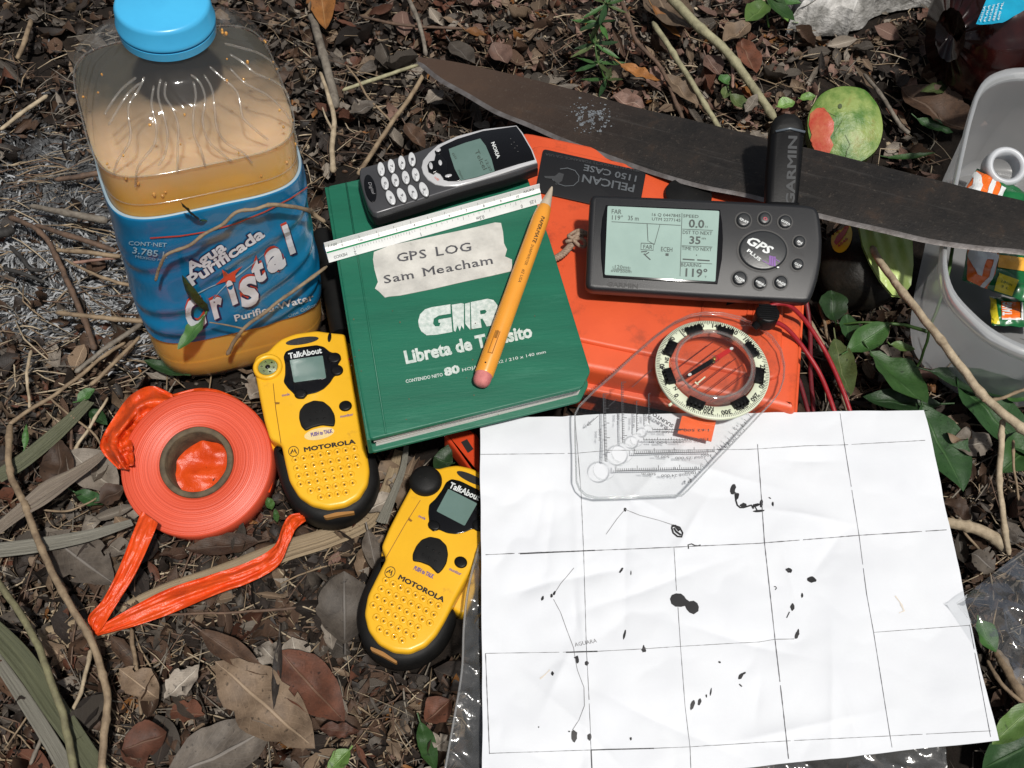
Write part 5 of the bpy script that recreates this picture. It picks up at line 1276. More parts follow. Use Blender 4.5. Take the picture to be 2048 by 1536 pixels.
    b = MB(); b.lathe([(.005, .0011), (.0070, .0009), (.0072, .0003)], 16, c=(piv.x, piv.y)); b.build('pivot', mat('brass', (.6, .42, .12), .3, metal=.9), root, 40)
    wm = mat('luminous_mark', (.66, .70, .52), .5)
    b = MB(); dline(b, F.S(.0010), c([(1003, 572), (1060, 524)]), 2.6); dline(b, F.S(.0010), c([(990, 560), (1012, 578)]), 3); b.build('orienting_arrow', wm, root, 0)
    b = MB(); a_, b2 = F.p(*c1(812, 722), 0), F.p(*c1(868, 676), 0); b.tube([(a_.x, a_.y, .0002), (b2.x, b2.y, .0002)], .0008, 6); b.build('index_mark', wm, root, 40)
    # lanyard stopper and cord
    b = MB(); p = F.p(1534, 630, .010); q = F.p(1508, 655, .004); b.tube([q, p], [.0022, .0034], 12)
    d = Vector((0.1, .05, 1)).normalized()
    b.prism(ell(p.x, p.y, .0064, .0060, 24), .004, .0125, .0012, 3)
    for i in range(-3, 4): b.box(p.x-.0048, p.x+.0048, p.y+i*.0014-.0003, p.y+i*.0014+.0003, .0124, .0130)
    b.build('cord_stopper', M['black_plastic'], root, 50)
    rm = mat('red_cord', (.30, .009, .016), .5, (.22, .007, .012), 300, bump=.4, bs=900, bdist=.0003)
    dk = mat('red_cord_dark', (.14, .008, .014), .55, (.09, .006, .01), 300, bump=.4, bs=900, bdist=.0003)
    for pts, zs, m, r in (([(1540, 612), (1560, 607), (1580, 612), (1610, 641), (1642, 688), (1665, 732), (1686, 782), (1700, 822), (1712, 860)], (.066, .066, .064, .055, .046, .043, .040, .036, .030), rm, .0013),
                    ([(1548, 645), (1560, 648), (1580, 663), (1610, 700), (1642, 752), (1668, 820), (1675, 850)], (.062, .060, .056, .048, .042, .038, .032), rm, .0013),
                    ([(1612, 600), (1620, 659), (1621, 746), (1627, 820), (1630, 850)], (.035, .028, .024, .022, .02), dk, .0014), ([(1583, 700), (1592, 740), (1603, 776), (1616, 823), (1622, 850)], (.03, .026, .024, .022, .02), dk, .0014)):
        path = catmull([F.I @ W(x, y, z) for (x, y), z in zip(pts, zs)], 6, False); b = MB(); b.tube(path, r, 8); b.build('cord', m, root, 180)
build_compass()

# red cord end by the antenna, braided cord by the navigator
b = MB(); b.tube(catmull([W(1505, 283, .012), W(1515, 280, .02), (W(1530, 286, .022)), W(1540, 300, .016), W(1545, 318, .008)], 6, False), .0014, 8)
tag(b.build('red_cord_loop', mat('red_cord_b', (.42, .012, .022), .5, bump=.3, bs=900), None, 180), 'short loop of red cord showing between the machete blade and the navigator antenna', 'cord')
def braid():
    root = empty('braided_cord', Matrix.Translation(W(1130, 500, .056)), 'knotted braided brown cord running from the navigator to under the green notebook', 'cord')
    I = Matrix.Translation(-root.matrix_world.translation)
    bm_ = mat('braid_brown', (.20, .13, .09), .75, (.34, .26, .19), 700, bump=.6, bs=700, bdist=.0005)
    core = catmull([I @ W(x, y, z) for x, y, z in ((1088, 530, .055), (1106, 519, .057), (1124, 509, .058), (1139, 494, .059), (1149, 478, .061), (1160, 466, .062), (1176, 470, .060), (1190, 478, .058))], 12, False)
    for ph in range(3):
        P = []
        for i, p in enumerate(core):
            a = i*.75+ph*2.1; t = (core[min(i+1, len(core)-1)]-core[max(i-1, 0)]).normalized(); u = t.cross(Vector((0, 0, 1))).normalized(); w = t.cross(u)
            P.append(p+(u*cos(a)*1.5+w*sin(a)*.8)*.0009)
        b = MB(); b.tube(P, .0009, 6); b.build('strand', bm_, root, 180)
    b = MB()
    for c_, r_, tl in (((1152, 470), .0042, .4), ((1158, 484), .0036, -.5), ((1146, 478), .0036, 1.1)):
        o = I @ W(*c_, .0615); b.tube([o+Vector((r_*cos(a), r_*.75*sin(a+tl), .001*sin(2*a))) for a in [2*pi*i/18 for i in range(18)]], .0011, 6, closed=True)
    b.build('knot', bm_, root, 180)
braid()
# ================================================================== MAP SHEET
def build_paper():
    TL = W(960, 833, .0470); TR = W(1848, 820, .0450); BR = W(1996, 1482, .034); BL = W(966, 1590, .036)
    O = (TL+TR+BL+BR)/4; Mx = Matrix.Translation(O)
    root = empty('map_sheet', Mx, 'white hand-drawn grid map sheet with black ink blots lying over a clear bag', 'map')
    U = (TR-TL).normalized()
    creases = [(random.Random(k).uniform(.02, .75), random.Random(k+50).uniform(.1, .95), random.Random(k+9).uniform(0, pi), random.Random(k+99).uniform(.05, .18), random.Random(k+7).choice((-1, 1))) for k in range(26)]
    def hgt(u, v):
        x = u*.25; y = v*.19
        z = .0022*fbm(x, y, 1, 12, 2)+.0010*abs(fbm(x, y, 4, 22, 3))*2*(1-.6*u)-.0004
        for cu_, cv, an, wd, s_ in creases:
            du = (u-cu_)*1.25; dv = v-cv; a = du*cos(an)+dv*sin(an); q = -du*sin(an)+dv*cos(an)
            fall = math.exp(-(a/wd)**2)
            if fall > .02: z += s_*.0014*fall*math.exp(-abs(q)/.022)
        z += .0014*math.exp(-((u-.2)/.012)**2)*.5
        return z
    mb = MB()
    def f(u, v):
        p = (TL*(1-u)+TR*u)*(1-v)+(BL*(1-u)+BR*u)*v
        e = .0005*nz(u*8, v*8, 7)
        return p-O+Vector((e, e, hgt(u, v)))
    NU_, NV = 230, 190
    mb.grid(f, NU_, NV)
    top = len(mb.v)
    # second side just below, and the edges, so that the sheet has thickness
    mb.v += [(x, y, z-.0003) for x, y, z in mb.v[:top]]
    mb.f += [[i+top for i in fc][::-1] for fc in mb.f[:]]; mb.m += mb.m[:]
    rim = [(i*(NV+1)) for i in range(NU_+1)]+[NU_*(NV+1)+j for j in range(1, NV+1)]+[i*(NV+1)+NV for i in range(NU_-1, -1, -1)]+[j for j in range(NV-1, 0, -1)]
    for a, b_ in zip(rim, rim[1:]+rim[:1]): mb.f.append([a, b_, b_+top, a+top]); mb.m.append(0)
    pm = mat('paper_white', (.66, .68, .71), .65, (.63, .65, .685), 25, bump=.25, bs=700, bdist=.0002, spec=.25)
    sheet = mb.build('sheet', pm, root, 60)
    bv = BVHTree.FromPolygons([Vector(v) for v in mb.v[:top]], mb.f[:NU_*NV])
    S = BS(bv, Mx, .00025); ink = MB(); pen = MB()
    random.seed(11); grid_ = MB()
    H_ = [[(961, 909), (1080, 908), (1150, 907), (1219, 901)], [(1219, 901), (1400, 900), (1497, 899), (1517, 898), (1608, 892), (1689, 890), (1850, 881)],
          [(964, 1110), (1080, 1105), (1167, 1102), (1294, 1097), (1404, 1092), (1519, 1087), (1529, 1086), (1718, 1071), (1893, 1060)],
          [(971, 1307), (1175, 1304), (1270, 1299), (1361, 1293), (1518, 1284), (1550, 1279), (1588, 1278)], [(1747, 1265), (1938, 1251)],
          [(980, 1507), (1182, 1500), (1308, 1497), (1380, 1494), (1519, 1485), (1574, 1482), (1780, 1472), (1982, 1462)],
          [(1150, 840), (1160, 960), (1162, 987), (1167, 1102), (1173, 1304), (1178, 1400), (1182, 1500), (1185, 1560)],
          [(1348, 1095), (1353, 1182)], [(1356, 1215), (1361, 1293), (1370, 1412), (1380, 1494), (1382, 1545)],
          [(1515, 889), (1519, 944), (1529, 1086), (1550, 1279), (1564, 1399), (1577, 1518)],
          [(1680, 827), (1689, 890), (1718, 1071), (1733, 1188), (1747, 1265), (1780, 1472), (1784, 1495)],
          [(1939, 1250), (1981, 1474)], [(971, 1307), (979, 1508)]]
    for k, L in enumerate(H_):
        dline(grid_, S, L, 1.5 if k in (2, 9, 12) else .9, 0, 7, .02, .45)
    dline(ink, S, [(1132, 1305), (1195, 1303)], 2.6, 0, 8); dline(ink, S, [(1182, 1500), (1308, 1497)], 2.2, 0, 8); dline(ink, S, [(1182, 1500), (1184, 1545)], 2.2, 0, 8); dline(ink, S, [(1040, 1108), (1190, 1101)], 2.2, 0, 8)
    for L in ([(1250, 1019), (1280, 1031), (1318, 1041), (1345, 1050)], [(1250, 1019), (1234, 1038), (1212, 1069)], [(1148, 1136), (1121, 1168), (1107, 1190)], [(1107, 1199), (1121, 1225), (1133, 1259), (1147, 1296), (1151, 1321), (1155, 1341), (1168, 1375), (1169, 1412), (1158, 1440), (1145, 1460)]):
        dline(pen, S, L, 1.1, 0, 7, 0, .2)
    text(pen, S, 'AGUARA', (1150, 1294), (1194, 1285), 8, 0, 0, 0, 10)
    dline(ink, S, [(1377, 1098), (1376, 1090), (1383, 1088), (1389, 1091), (1396, 1092), (1401, 1090)], 2.4, 0, 5)
    blots = []
    def blot(x, y, rx, ry, rot=0, n=12, j=.22):
        e = ell(x, y, rx, ry, n, rot); tgt = MB() if max(rx, ry) > 3.2 else ink
        if tgt is not ink: blots.append(tgt)
        dpoly(tgt, S, [(x+(p[0]-x)*(1+random.uniform(-j, j)), y+(p[1]-y)*(1+random.uniform(-j, j))) for p in e], 0, 8)
    a = .2832
    for x, y, rx, ry, ro in ((512, 200, 9, 18, 20), (575, 183, 9, 13, 0), (595, 166, 8, 17, 20), (1090, 462, 8, 34, 12), (1228, 565, 18, 18, 0), (1226, 545, 6, 16, 0), (758, 635, 13, 28, -8), (745, 620, 12, 6, 0), (822, 660, 14, 17, 0), (583, 733, 10, 15, 0), (735, 1172, 25, 42, -6), (843, 1178, 15, 25, 0), (1135, 1192, 8, 12, 0), (1570, 955, 13, 34, 20), (1620, 932, 13, 22, 15), (1668, 890, 5, 12, 0), (1700, 860, 6, 28, 10), (1762, 652, 9, 7, 30), (1912, 750, 14, 26, 30), (1932, 733, 18, 8, -30), (1910, 815, 14, 5, 40), (700, 1140, 8, 5, 0), (485, 1110, 5, 5, 0)):
        blot(940+x*a, 1140+y*a, rx*a, ry*a, ro)
    big = [(1412, 205), (1425, 178), (1455, 166), (1490, 168), (1512, 185), (1525, 205), (1548, 222), (1580, 218), (1605, 235), (1616, 262), (1612, 292), (1580, 314), (1550, 302), (1530, 280), (1518, 255), (1490, 262), (1450, 260), (1422, 240)]
    q_ = MB(); blots.append(q_); dpoly(q_, S, [(940+x*a, 1140+y*a) for x, y in big], 0, 8)
    for x, y, rx, ry, ro in ((1095, 775, 10, 14, 0), (1068, 1203, 9, 24, 35), (1137, 1222, 4, 15, 0)): blot(940+x*a, 800+y*a, rx*a, ry*a, ro)
    for L, w in (([(1430, 885), (1480, 900), (1502, 940), (1495, 968), (1465, 965), (1435, 940), (1425, 905), (1430, 885)], 3.5), ([(1440, 905), (1455, 930), (1490, 955)], 4), ([(1432, 890), (1450, 890), (1478, 925)], 5)): dline(ink, S, [(940+x*a, 800+y*a) for x, y in L], w, 0, 5)
    a3 = .479
    def c3(x, y): return (1440+x*a3, 800+y*a3)
    for x, y, rx, ry, ro in ((54, 373, 11, 22, 10), (72, 402, 8, 14, 10), (98, 440, 14, 9, -8), (150, 440, 18, 8, -20), (172, 432, 7, 16, 5), (162, 464, 26, 5, -5), (208, 410, 6, 3, 30), (220, 435, 5, 10, 0), (288, 712, 14, 9, 25), (383, 750, 18, 12, 8), (342, 816, 5, 10, 0), (302, 865, 8, 15, 0), (320, 982, 9, 17, 25), (325, 970, 5, 12, 10)): blot(*c3(x, y), rx*a3, ry*a3, ro)
    for L, w in (([(62, 385), (66, 420), (72, 440), (84, 450), (98, 450), (130, 440), (140, 455)], 3.2), ([(145, 445), (155, 462)], 2.5), ([(290, 885), (278, 910)], 2), ([(225, 780), (232, 780), (236, 786), (230, 793)], 1.8)): dline(ink, S, [c3(*p) for p in L], w, 0, 4)
    tag(ink.build('ink_lines', M['ink'], sheet, 0), kind='stuff')
    for q_ in blots: q_.build('ink_blot', M['ink'], sheet, 0)
    grid_.build('grid_lines', mat('grid_ink', (.11, .11, .12), .7), sheet, 0); tag(pen.build('pencil_lines', mat('pencil_grey', (.22, .22, .23), .7), sheet, 0), kind='stuff')
    st = MB(); dline(st, S, [(1790, 1192), (1800, 1205), (1808, 1222), (1798, 1226)], 3, 0, 5, .3, .5); dline(st, S, [(1080, 1358), (1090, 1350), (1100, 1340)], 2.4, 0, 5, .2, .5)
    st.build('stain', mat('stain_tan', (.72, .66, .58), .8), sheet, 0)
build_paper()

# ================================================================== CLEAR BAGS
def sheet_obj(name, label, cat, A, B, zf, n, m_, amp, sc_, seed, mt, group=None, closed=False):
    """clear sheet between two picture curves A and B, creased"""
    a = catmull(A, 8, False); b_ = catmull(B, 8, False)
    def samp(P, t):
        i = t*(len(P)-1); q = min(int(i), len(P)-2); return P[q]+(P[q+1]-P[q])*(i-q)
    O = W(*A[0], zf(0, 0))
    mb = MB()
    def f(u, v):
        p = samp(a, u)*(1-v)+samp(b_, u)*v; z = zf(u, v); q = W(p.x, p.y, z); 
        rdg = 1-2*abs(fbm(q.x, q.y, seed, sc_, 2)); q.z += amp*(fbm(q.x, q.y, seed+3, sc_*.7, 3)+.5*rdg*abs(rdg))
        return q-O
    mb.grid(f, n, m_)
    o = mb.build(name, mt, None, 180); o.location = O; tag(o, label, cat, group); return o
bagm = clear('bag_film', (.88, .89, .89), .16, .16, (.66, .68, .69), bump=.6, bs=55, ior=1.8, bdist=.003)
bag_edge = clear('bag_edge', (.8, .82, .82), .1, .35, (.8, .8, .8))
zb = lambda u, v: .033-.004*u
bag = sheet_obj('clear_bag', 'clear crinkled plastic bag spread under the white map sheet', 'bag', [(958, 1085), (938, 1170), (928, 1250), (924, 1340), (908, 1440), (890, 1536), (880, 1590)], [(1300, 1085), (1300, 1170), (1400, 1250), (1500, 1340), (1850, 1440), (1888, 1500), (1895, 1620)], zb, 170, 220, .0042, 60, 2, bagm)
b = MB(); b.tube([p - bag.location for p in catmull([W(960, 1085, .035), W(938, 1170, .035), W(928, 1250, .034), W(924, 1340, .034), W(908, 1440, .033), W(890, 1540, .032)], 8, False)], .0006, 6); e = b.build('bag_seam', bag_edge, bag, 180)
bag2 = sheet_obj('clear_bag', 'pointed corner of a clear plastic bag overlapping the right edge of the map', 'bag', [(1912, 1206), (1960, 1168), (2010, 1128), (2060, 1086), (2120, 1040)], [(1914, 1210), (1958, 1270), (2004, 1330), (2050, 1378), (2110, 1430)], lambda u, v: .044+.004*u+.003*sin(v*3.1), 60, 60, .0050, 38, 12, clear('bag_film_dull', (.93, .94, .94), .07, .07, (.70, .72, .72), bump=.9, bs=60, ior=1.7, fmax=.5, bdist=.0012))

# ================================================================== TUB
def build_tub():
    zr = .075
    rim = catmull([(2060, 136), (2000, 142), (1962, 168), (1940, 225), (1922, 300), (1905, 380), (1890, 455), (1884, 530), (1898, 590), (1940, 640), (1990, 680), (2060, 712), (2150, 730), (2280, 700), (2360, 560), (2360, 380), (2290, 220), (2180, 150)], 4)
    P = [W(p.x, p.y, zr) for p in rim]; O = sum(P, Vector())/len(P); O.z = 0
    root = empty('plastic_tub', Matrix.Translation(O), 'translucent white plastic tub holding orange and green drink mix packets', 'tub')
    R = [Vector((p.x-O.x, p.y-O.y)) for p in P]; n = len(R)
    pm = clear('tub_plastic', (.80, .82, .83), .2, .36, (.93, .94, .95), ior=1.5, fmax=.3)
    def shell(rows, name, cap=False, par=root, m=pm):
        mb = MB()
        for s, off, z in rows:
            for p in R:
                q = p*s; d = p.normalized(); mb.v.append((q.x+d.x*off, q.y+d.y*off, z))
        for i in range(len(rows)-1):
            for k in range(n):
                k2 = (k+1) % n; mb.f.append([i*n+k, i*n+k2, (i+1)*n+k2, (i+1)*n+k]); mb.m.append(0)
        if cap: mb.f.append(list(range(n))); mb.m.append(0)
        return mb.build(name, m, par, 180 if name != 'floor_panel' else 0)
    shell([(.80, 0, .004), (.84, 0, .005), (.865, 0, .010), (.93, 0, zr-.008), (.935, 0, zr-.002)], 'wall')
    shell([(.80, 0, .0042), (.80, 0, .0035)], 'floor_panel', True)
    shell([(.935, 0, zr-.004), (.945, 0, zr), (.955, 0, zr+.0012), (.99, 0, zr+.0012), (1, 0, zr), (1.0, 0, zr-.004), (.988, 0, zr-.007), (.975, 0, zr-.008)], 'rim', m=clear('tub_rim', (.75, .77, .78), .14, .62, (.93, .95, .96), ior=1.6, fmax=.35))
    shell([(.955, 0, zr-.006), (.965, .0005, zr-.005), (.965, .0005, zr-.0035), (.955, 0, zr-.003)], 'rim_step')
    return O
tubO = build_tub()
pk_or = mat('packet_orange', (.80, .16, .015), .3, (.72, .13, .01), 60, coat=.4); pk_gr = mat('packet_green', (.006, .13, .035), .3, (.004, .1, .028), 60, coat=.4)
pk_wh = mat('packet_white', (.70, .72, .72), .35); pk_ye = mat('packet_yellow', (.75, .62, .03), .35); pk_lo = mat('packet_light_orange', (.85, .42, .05), .35); pk_rd = mat('packet_red', (.55, .03, .03), .35)
def packet(label, quad, z, prints, thick=.004, base=pk_gr, tilt=0, words=()):
    """pillow packet whose face has the picture corners quad (TL TR BR BL)"""
    cx = sum(q[0] for q in quad)/4; cy = sum(q[1] for q in quad)/4
    F = Frame(cx, cy, z, 0, tilt); root = empty('drink_packet', F.M, label, 'packet', 'drink mix packets in the tub')
    Q = [F.p(x, y, 0) for x, y in quad]
    def srf(u, v, s=1):
        p = (Q[0]*(1-u)+Q[1]*u)*(1-v)+(Q[3]*(1-u)+Q[2]*u)*v
        e = min(u, 1-u, .12)/.12*min(v, 1-v, .18)/.18
        return Vector((p.x, p.y, s*thick*(e**.6)+.0013*abs(nz(p.x, p.y, s, 110))*2-.0008+.0005*nz(p.x, p.y, 5, 300)))
    mb = MB(); mb.grid(lambda u, v: srf(u, v, 1), 36, 24); nb = len(mb.f); nv = len(mb.v); mb.grid(lambda u, v: srf(u, v, -.6), 36, 24)
    body = mb.build('pouch', base, root, 60)
    bv = BVHTree.FromPolygons([Vector(v) for v in mb.v[:nv]], mb.f[:nb])
    for nm, m, polys, off in prints:
        S = BS(bv, F.M, off); d = MB()
        for pl in polys: dpoly(d, S, pl, 0, 7)
        d.build(nm, m, body, 0)
    for s, A, B, h, m, off, bold in words:
        S = BS(bv, F.M, off); d = MB(); text(d, S, s, A, B, h, bold, 0, 0, 7); d.build('lettering', m, body, 0)
packet('big orange and green drink mix packet in the tub, above the machete blade', [(1955, 335), (2075, 398), (2060, 470), (1905, 420)], .040,
       [('orange_print', pk_or, [[(1957, 338), (1990, 352), (2002, 370), (1990, 415), (1920, 405), (1930, 372)]], .0004), ('white_print', pk_wh, [[(1935, 350), (1950, 343), (1962, 352), (1965, 372), (1955, 392), (1940, 398), (1934, 380), (1946, 372), (1948, 358)], [(1985, 354), (1995, 358), (1975, 410), (1966, 408)], [(2003, 372), (2012, 378), (1992, 418), (1984, 416)]], .0008), ('red_print', pk_rd, [[(2030, 415), (2048, 408), (2060, 422), (2045, 432)]], .0008)],
       base=pk_gr, words=(('a', (1936, 398), (1962, 404), 22, pk_wh, .0011, .06), ('LA', (2005, 415), (2012, 398), 8, pk_wh, .001, .02)))
packet('large orange drink mix packet with a yellow badge, in the tub below the machete blade', [(1935, 495), (2075, 515), (2075, 612), (1925, 560)], .034,
       [('orange_print', pk_or, [[(1936, 497), (1998, 508), (1990, 548), (1972, 578), (1934, 560)]], .0004), ('light_print', pk_lo, [[(1998, 510), (2075, 520), (2075, 548), (2030, 540), (1995, 535)]], .0004), ('white_print', pk_wh, [[(1940, 500), (1992, 508), (1990, 520), (1972, 520), (1963, 552), (1955, 549), (1962, 518), (1936, 514)], [(1990, 510), (1998, 511), (1984, 560), (1966, 578), (1958, 574), (1978, 553)]], .0008),
        ('badge', pk_ye, [[(1998, 547), (2037, 562), (2024, 592), (1988, 580)]], .0008)],
       words=(('LIMON', (2001, 566), (2024, 574), 4, pk_gr, .0012, 0), ('3 L', (2000, 574), (2016, 580), 4, pk_gr, .0012, 0)))
packet('small green drink mix packet with a yellow torn end at the bottom of the tub', [(1978, 592), (2080, 602), (2080, 655), (1985, 650)], .018,
       [('torn_end', pk_ye, [[(1979, 594), (1992, 600), (1999, 648), (1984, 648), (1978, 640), (1988, 618)]], .0004), ('orange_print', pk_or, [[(2002, 603), (2040, 605), (2040, 640), (2003, 638)]], .0004), ('white_rule', pk_wh, [[(2003, 636), (2040, 638), (2040, 640), (2003, 639)], [(2042, 606), (2046, 606), (2046, 640), (2042, 640)]], .0006)],
       thick=.003, words=(('TANG', (2022, 632), (2022, 606), 18, pk_wh, .0008, .05),))
# white ring in the tub
b = MB(); F = Frame(2016, 330, .050, 0, 25); b.ring((0, 0), .0085, .0125, -.012, 0, 40, 0, .0015); b.build
rg = b.build('plastic_ring', mat('ring_white', (.55, .57, .60), .35), None, 60); rg.matrix_world = F.M; tag(rg, 'white plastic ring lying on the packets inside the tub', 'ring')

# ================================================================== FRUIT
def build_fruit():
    F = Frame(1690, 255, .030, 15, 22, -12)
    root = empty('cut_fruit', F.M, 'half of a cut green fruit with red flesh lying face up beside the antenna', 'fruit')
    out = catmull([(1690, 172), (1730, 180), (1758, 215), (1766, 262), (1750, 305), (1705, 330), (1650, 318), (1622, 290), (1614, 240), (1632, 200), (1655, 180)], 4)
    P = F.poly([(p.x, p.y) for p in out])
    if area2(P) < 0: P = P[::-1]
    cm_ = mat('fruit_flesh_green', (.055, .14, .018), .45, (.22, .29, .08), 62, fac=(.40, .60), bump=.6, bs=190, bdist=.0015, dirt=((.20, .16, .04), 45, .56, .8))
    rm = mat('fruit_flesh_red', (.42, .05, .03), .4, (.50, .14, .07), 130, bump=.6, bs=300)
    sk = mat('fruit_skin', (.05, .11, .02), .4, (.14, .14, .03), 70)
    mb = MB(); n = len(P)
    for s, z in ((1.0, 0), (1.0, -.004), (.97, -.012), (.85, -.021), (.6, -.027), (.25, -.03)):
        c = Vector((sum(p[0] for p in P)/n, sum(p[1] for p in P)/n)); mb.v += [(c.x+(p[0]-c.x)*s, c.y+(p[1]-c.y)*s, z) for p in P]
    for i in range(5):
        for k in range(n): k2 = (k+1) % n; mb.f.append([i*n+k, (i+1)*n+k, (i+1)*n+k2, i*n+k2]); mb.m.append(0)
    mb.f.append([5*n+k for k in range(n)][::-1]); mb.m.append(0); mb.build('skin', sk, root, 180)
    # flesh: domed cut face
    mb = MB(); c = Vector((sum(p[0] for p in P)/n, sum(p[1] for p in P)/n)); rings = [.985, .95, .85, .7, .5, .3, .12]
    for s in rings: mb.v += [(c.x+(p[0]-c.x)*s, c.y+(p[1]-c.y)*s, .0003+.006*(1-s**2)+.0008*nz(p[0]*s, p[1]*s, 0, 110)) for p in P]
    for i in range(len(rings)-1):
        for k in range(n): k2 = (k+1) % n; mb.f.append([i*n+k, i*n+k2, (i+1)*n+k2, (i+1)*n+k]); mb.m.append(0)
    mb.f.append([(len(rings)-1)*n+k for k in range(n)]); mb.m.append(0); fo = mb.build('flesh', cm_, root, 180)
    S = BS(bvh_of(mb), F.M, .0006)
    d = MB(); dpoly(d, S, [(1621, 228), (1634, 217), (1648, 216), (1658, 228), (1668, 245), (1667, 262), (1660, 275), (1667, 290), (1660, 305), (1645, 311), (1628, 303), (1618, 290), (1624, 270), (1618, 250)], 0, 6); d.build('red_flesh', rm, fo, 180)
    d = MB()
    for q in ([(1660, 280), (1672, 262), (1685, 240)], [(1690, 325), (1694, 300), (1700, 290), (1690, 270)], [(1640, 215), (1655, 225), (1672, 233)]): dline(d, S, q, .8, 0, 5)
    dellipse(d, S, 1680, 213, 4, 5, sub=5); d.build('bruise', mat('bruise', (.05, .075, .02), .6), fo, 0)
    # dark avocado with sticker
    F2 = Frame(1740, 505, .030, -25, 10)
    r2 = empty('avocado', F2.M, 'dark ripe avocado cut open, with a round yellow sticker, below the machete', 'avocado')
    c = F2.p(1735, 510, 0); rx = (F2.p(1820, 500)-F2.p(1660, 500)).length/2; ry = (F2.p(1740, 590)-F2.p(1740, 430)).length/2
    mb = MB(); mb.ellipsoid((c.x, c.y, -.014), (rx*1.12, ry*1.02, .022), 40, 24, lambda d: 1+.06*nz(d.x, d.y, d.z, 2)+.10*max(0, -d.y)*max(0, -d.x))
    mb.build('avocado_skin', mat('avocado_black', (.006, .006, .005), .5, spec=.2, cs=130, col2=(.012, .010, .007), bump=.5, bs=300, bdist=.001), r2, 180)
    S2 = BS(bvh_of(mb), F2.M, .0015)
    fl = MB()
    fp = [(1716, 444), (1758, 450), (1800, 465), (1825, 478), (1827, 530), (1822, 570), (1805, 592), (1785, 590), (1760, 560), (1740, 525), (1725, 490)]
    P_, Fc = refine([Vector(p) for p in fp], [list(range(len(fp)))], 6)
    vs = []
    for p in P_:
        a_ = (p.x-1716)/110; ridge = abs(((p.x-1740)-(p.y-444)*.28)/14 % 2-1)
        z = .047-.012*((p.y-450)/140)-.006*a_*a_+.0014*ridge+.0010*nz(p.x*.05, p.y*.03, 2)
        vs.append(F2.I @ W(p.x, p.y, z))
    n0 = len(vs); vs += [v-Vector((0, 0, .002)) for v in vs]; Fc = Fc+[[i_+n0 for i_ in f_][::-1] for f_ in Fc]
    fl.add(vs, Fc)
    fl.build('cut_flesh', mat('avocado_flesh', (.30, .44, .10), .4, (.45, .55, .20), 70, fac=(.35, .65), bump=.4, bs=160, bdist=.001, coat=.3), r2, 180)
    st = MB(); dellipse(st, BS(bvh_of(mb), F2.M, .0006), 1684, 476, 20, 31, n=26, rot=14, sub=7); so = st.build('sticker', mat('sticker_yellow', (.78, .55, .02), .35), r2, 180)
    st = MB(); Sx = BS(bvh_of(mb), F2.M, .0009); dpoly(st, Sx, [(1669, 486), (1675, 473), (1686, 463), (1692, 452), (1699, 455), (1692, 470), (1683, 482), (1674, 492)], 0, 5)
    text(st, Sx, 'MEXICO', (1674, 466), (1690, 450), 5, .02, 0, 0, 6); text(st, Sx, '4046', (1678, 497), (1697, 480), 5, .02, 0, 0, 6); st.build('sticker_print', mat('sticker_red', (.5, .02, .03), .4), so, 0)
build_fruit()

# ================================================================== DARK DRINK BOTTLE (top right)
def build_cola():
    # lies with its body running away to the right; ribbed base end in view
    A = W(1900, 70, .048); B = W(2300, 20, .048); d = (B-A).normalized(); y = Vector((0, 0, 1)).cross(d).normalized(); z = d.cross(y)
    Mx = Matrix((d, y, z)).transposed().to_4x4(); Mx.translation = A
    root = empty('drink_bottle', Mx, 'dark reddish brown plastic drink bottle with a blue label lying behind the tub', 'bottle')
    R = .047; mb = MB(); prof = [(0, .018), (.002, .034), (.008, .043), (.018, R), (.05, R), (.056, R*.975), (.11, R*.97), (.16, R), (.2, .04), (.24, .02), (.25, .014), (.27, .014)]
    nn = 80
    for zz, r in prof:
        for k in range(nn):
            a = 2*pi*k/nn; rr = r*(1-.045*max(0, cos(a*10))*(1 if zz < .05 else 0)); mb.v.append((zz, rr*cos(a), rr*sin(a)))
    for i in range(len(prof)-1):
        for k in range(nn): k2 = (k+1) % nn; mb.f.append([i*nn+k, (i+1)*nn+k, (i+1)*nn+k2, i*nn+k2][::-1]); mb.m.append(0)
    mb.f.append(list(range(nn))); mb.m.append(0); mb.f.append([(len(prof)-1)*nn+k for k in range(nn)]); mb.m.append(0)
    cm_ = mat('dark_red_plastic', (.012, .003, .003), .18, (.03, .006, .005), 60, spec=.5, bump=.15, bs=120, bdist=.001)
    mb.build('bottle_body', cm_, root, 180)
    # label flap, blue with white lettering
    lb = MB(); S = lambda x, y_: (Mx.inverted() @ W(x, y_, .103))
    P_ = [(1952, 48), (1960, 30), (1978, -14), (2100, -30), (2050, 20), (2004, 46), (1984, 49)]
    Pp, Ff = refine([Vector(p) for p in P_], [list(range(len(P_)))], 10); lb.add([S(p.x, p.y)+Vector((0, 0, .0008*nz(p.x, p.y, 0, .05))) for p in Pp], Ff)
    lo = lb.build('label', mat('label_cyan', (.01, .33, .52), .3, (.008, .26, .42), 60), root, 180)
    t = MB(); S = lambda x, y_: (Mx.inverted() @ W(x, y_, .1042)); 
    for i in range(5): text(t, S, ['AGUA', 'PURA', 'NATURAL', 'BEBIDA', '600 ML'][i], (1962+i*9, 44-i*1), (1972+i*9, 12-i*2), 4)
    t.build('lettering', M['print_white'], lo, 0)
build_cola()

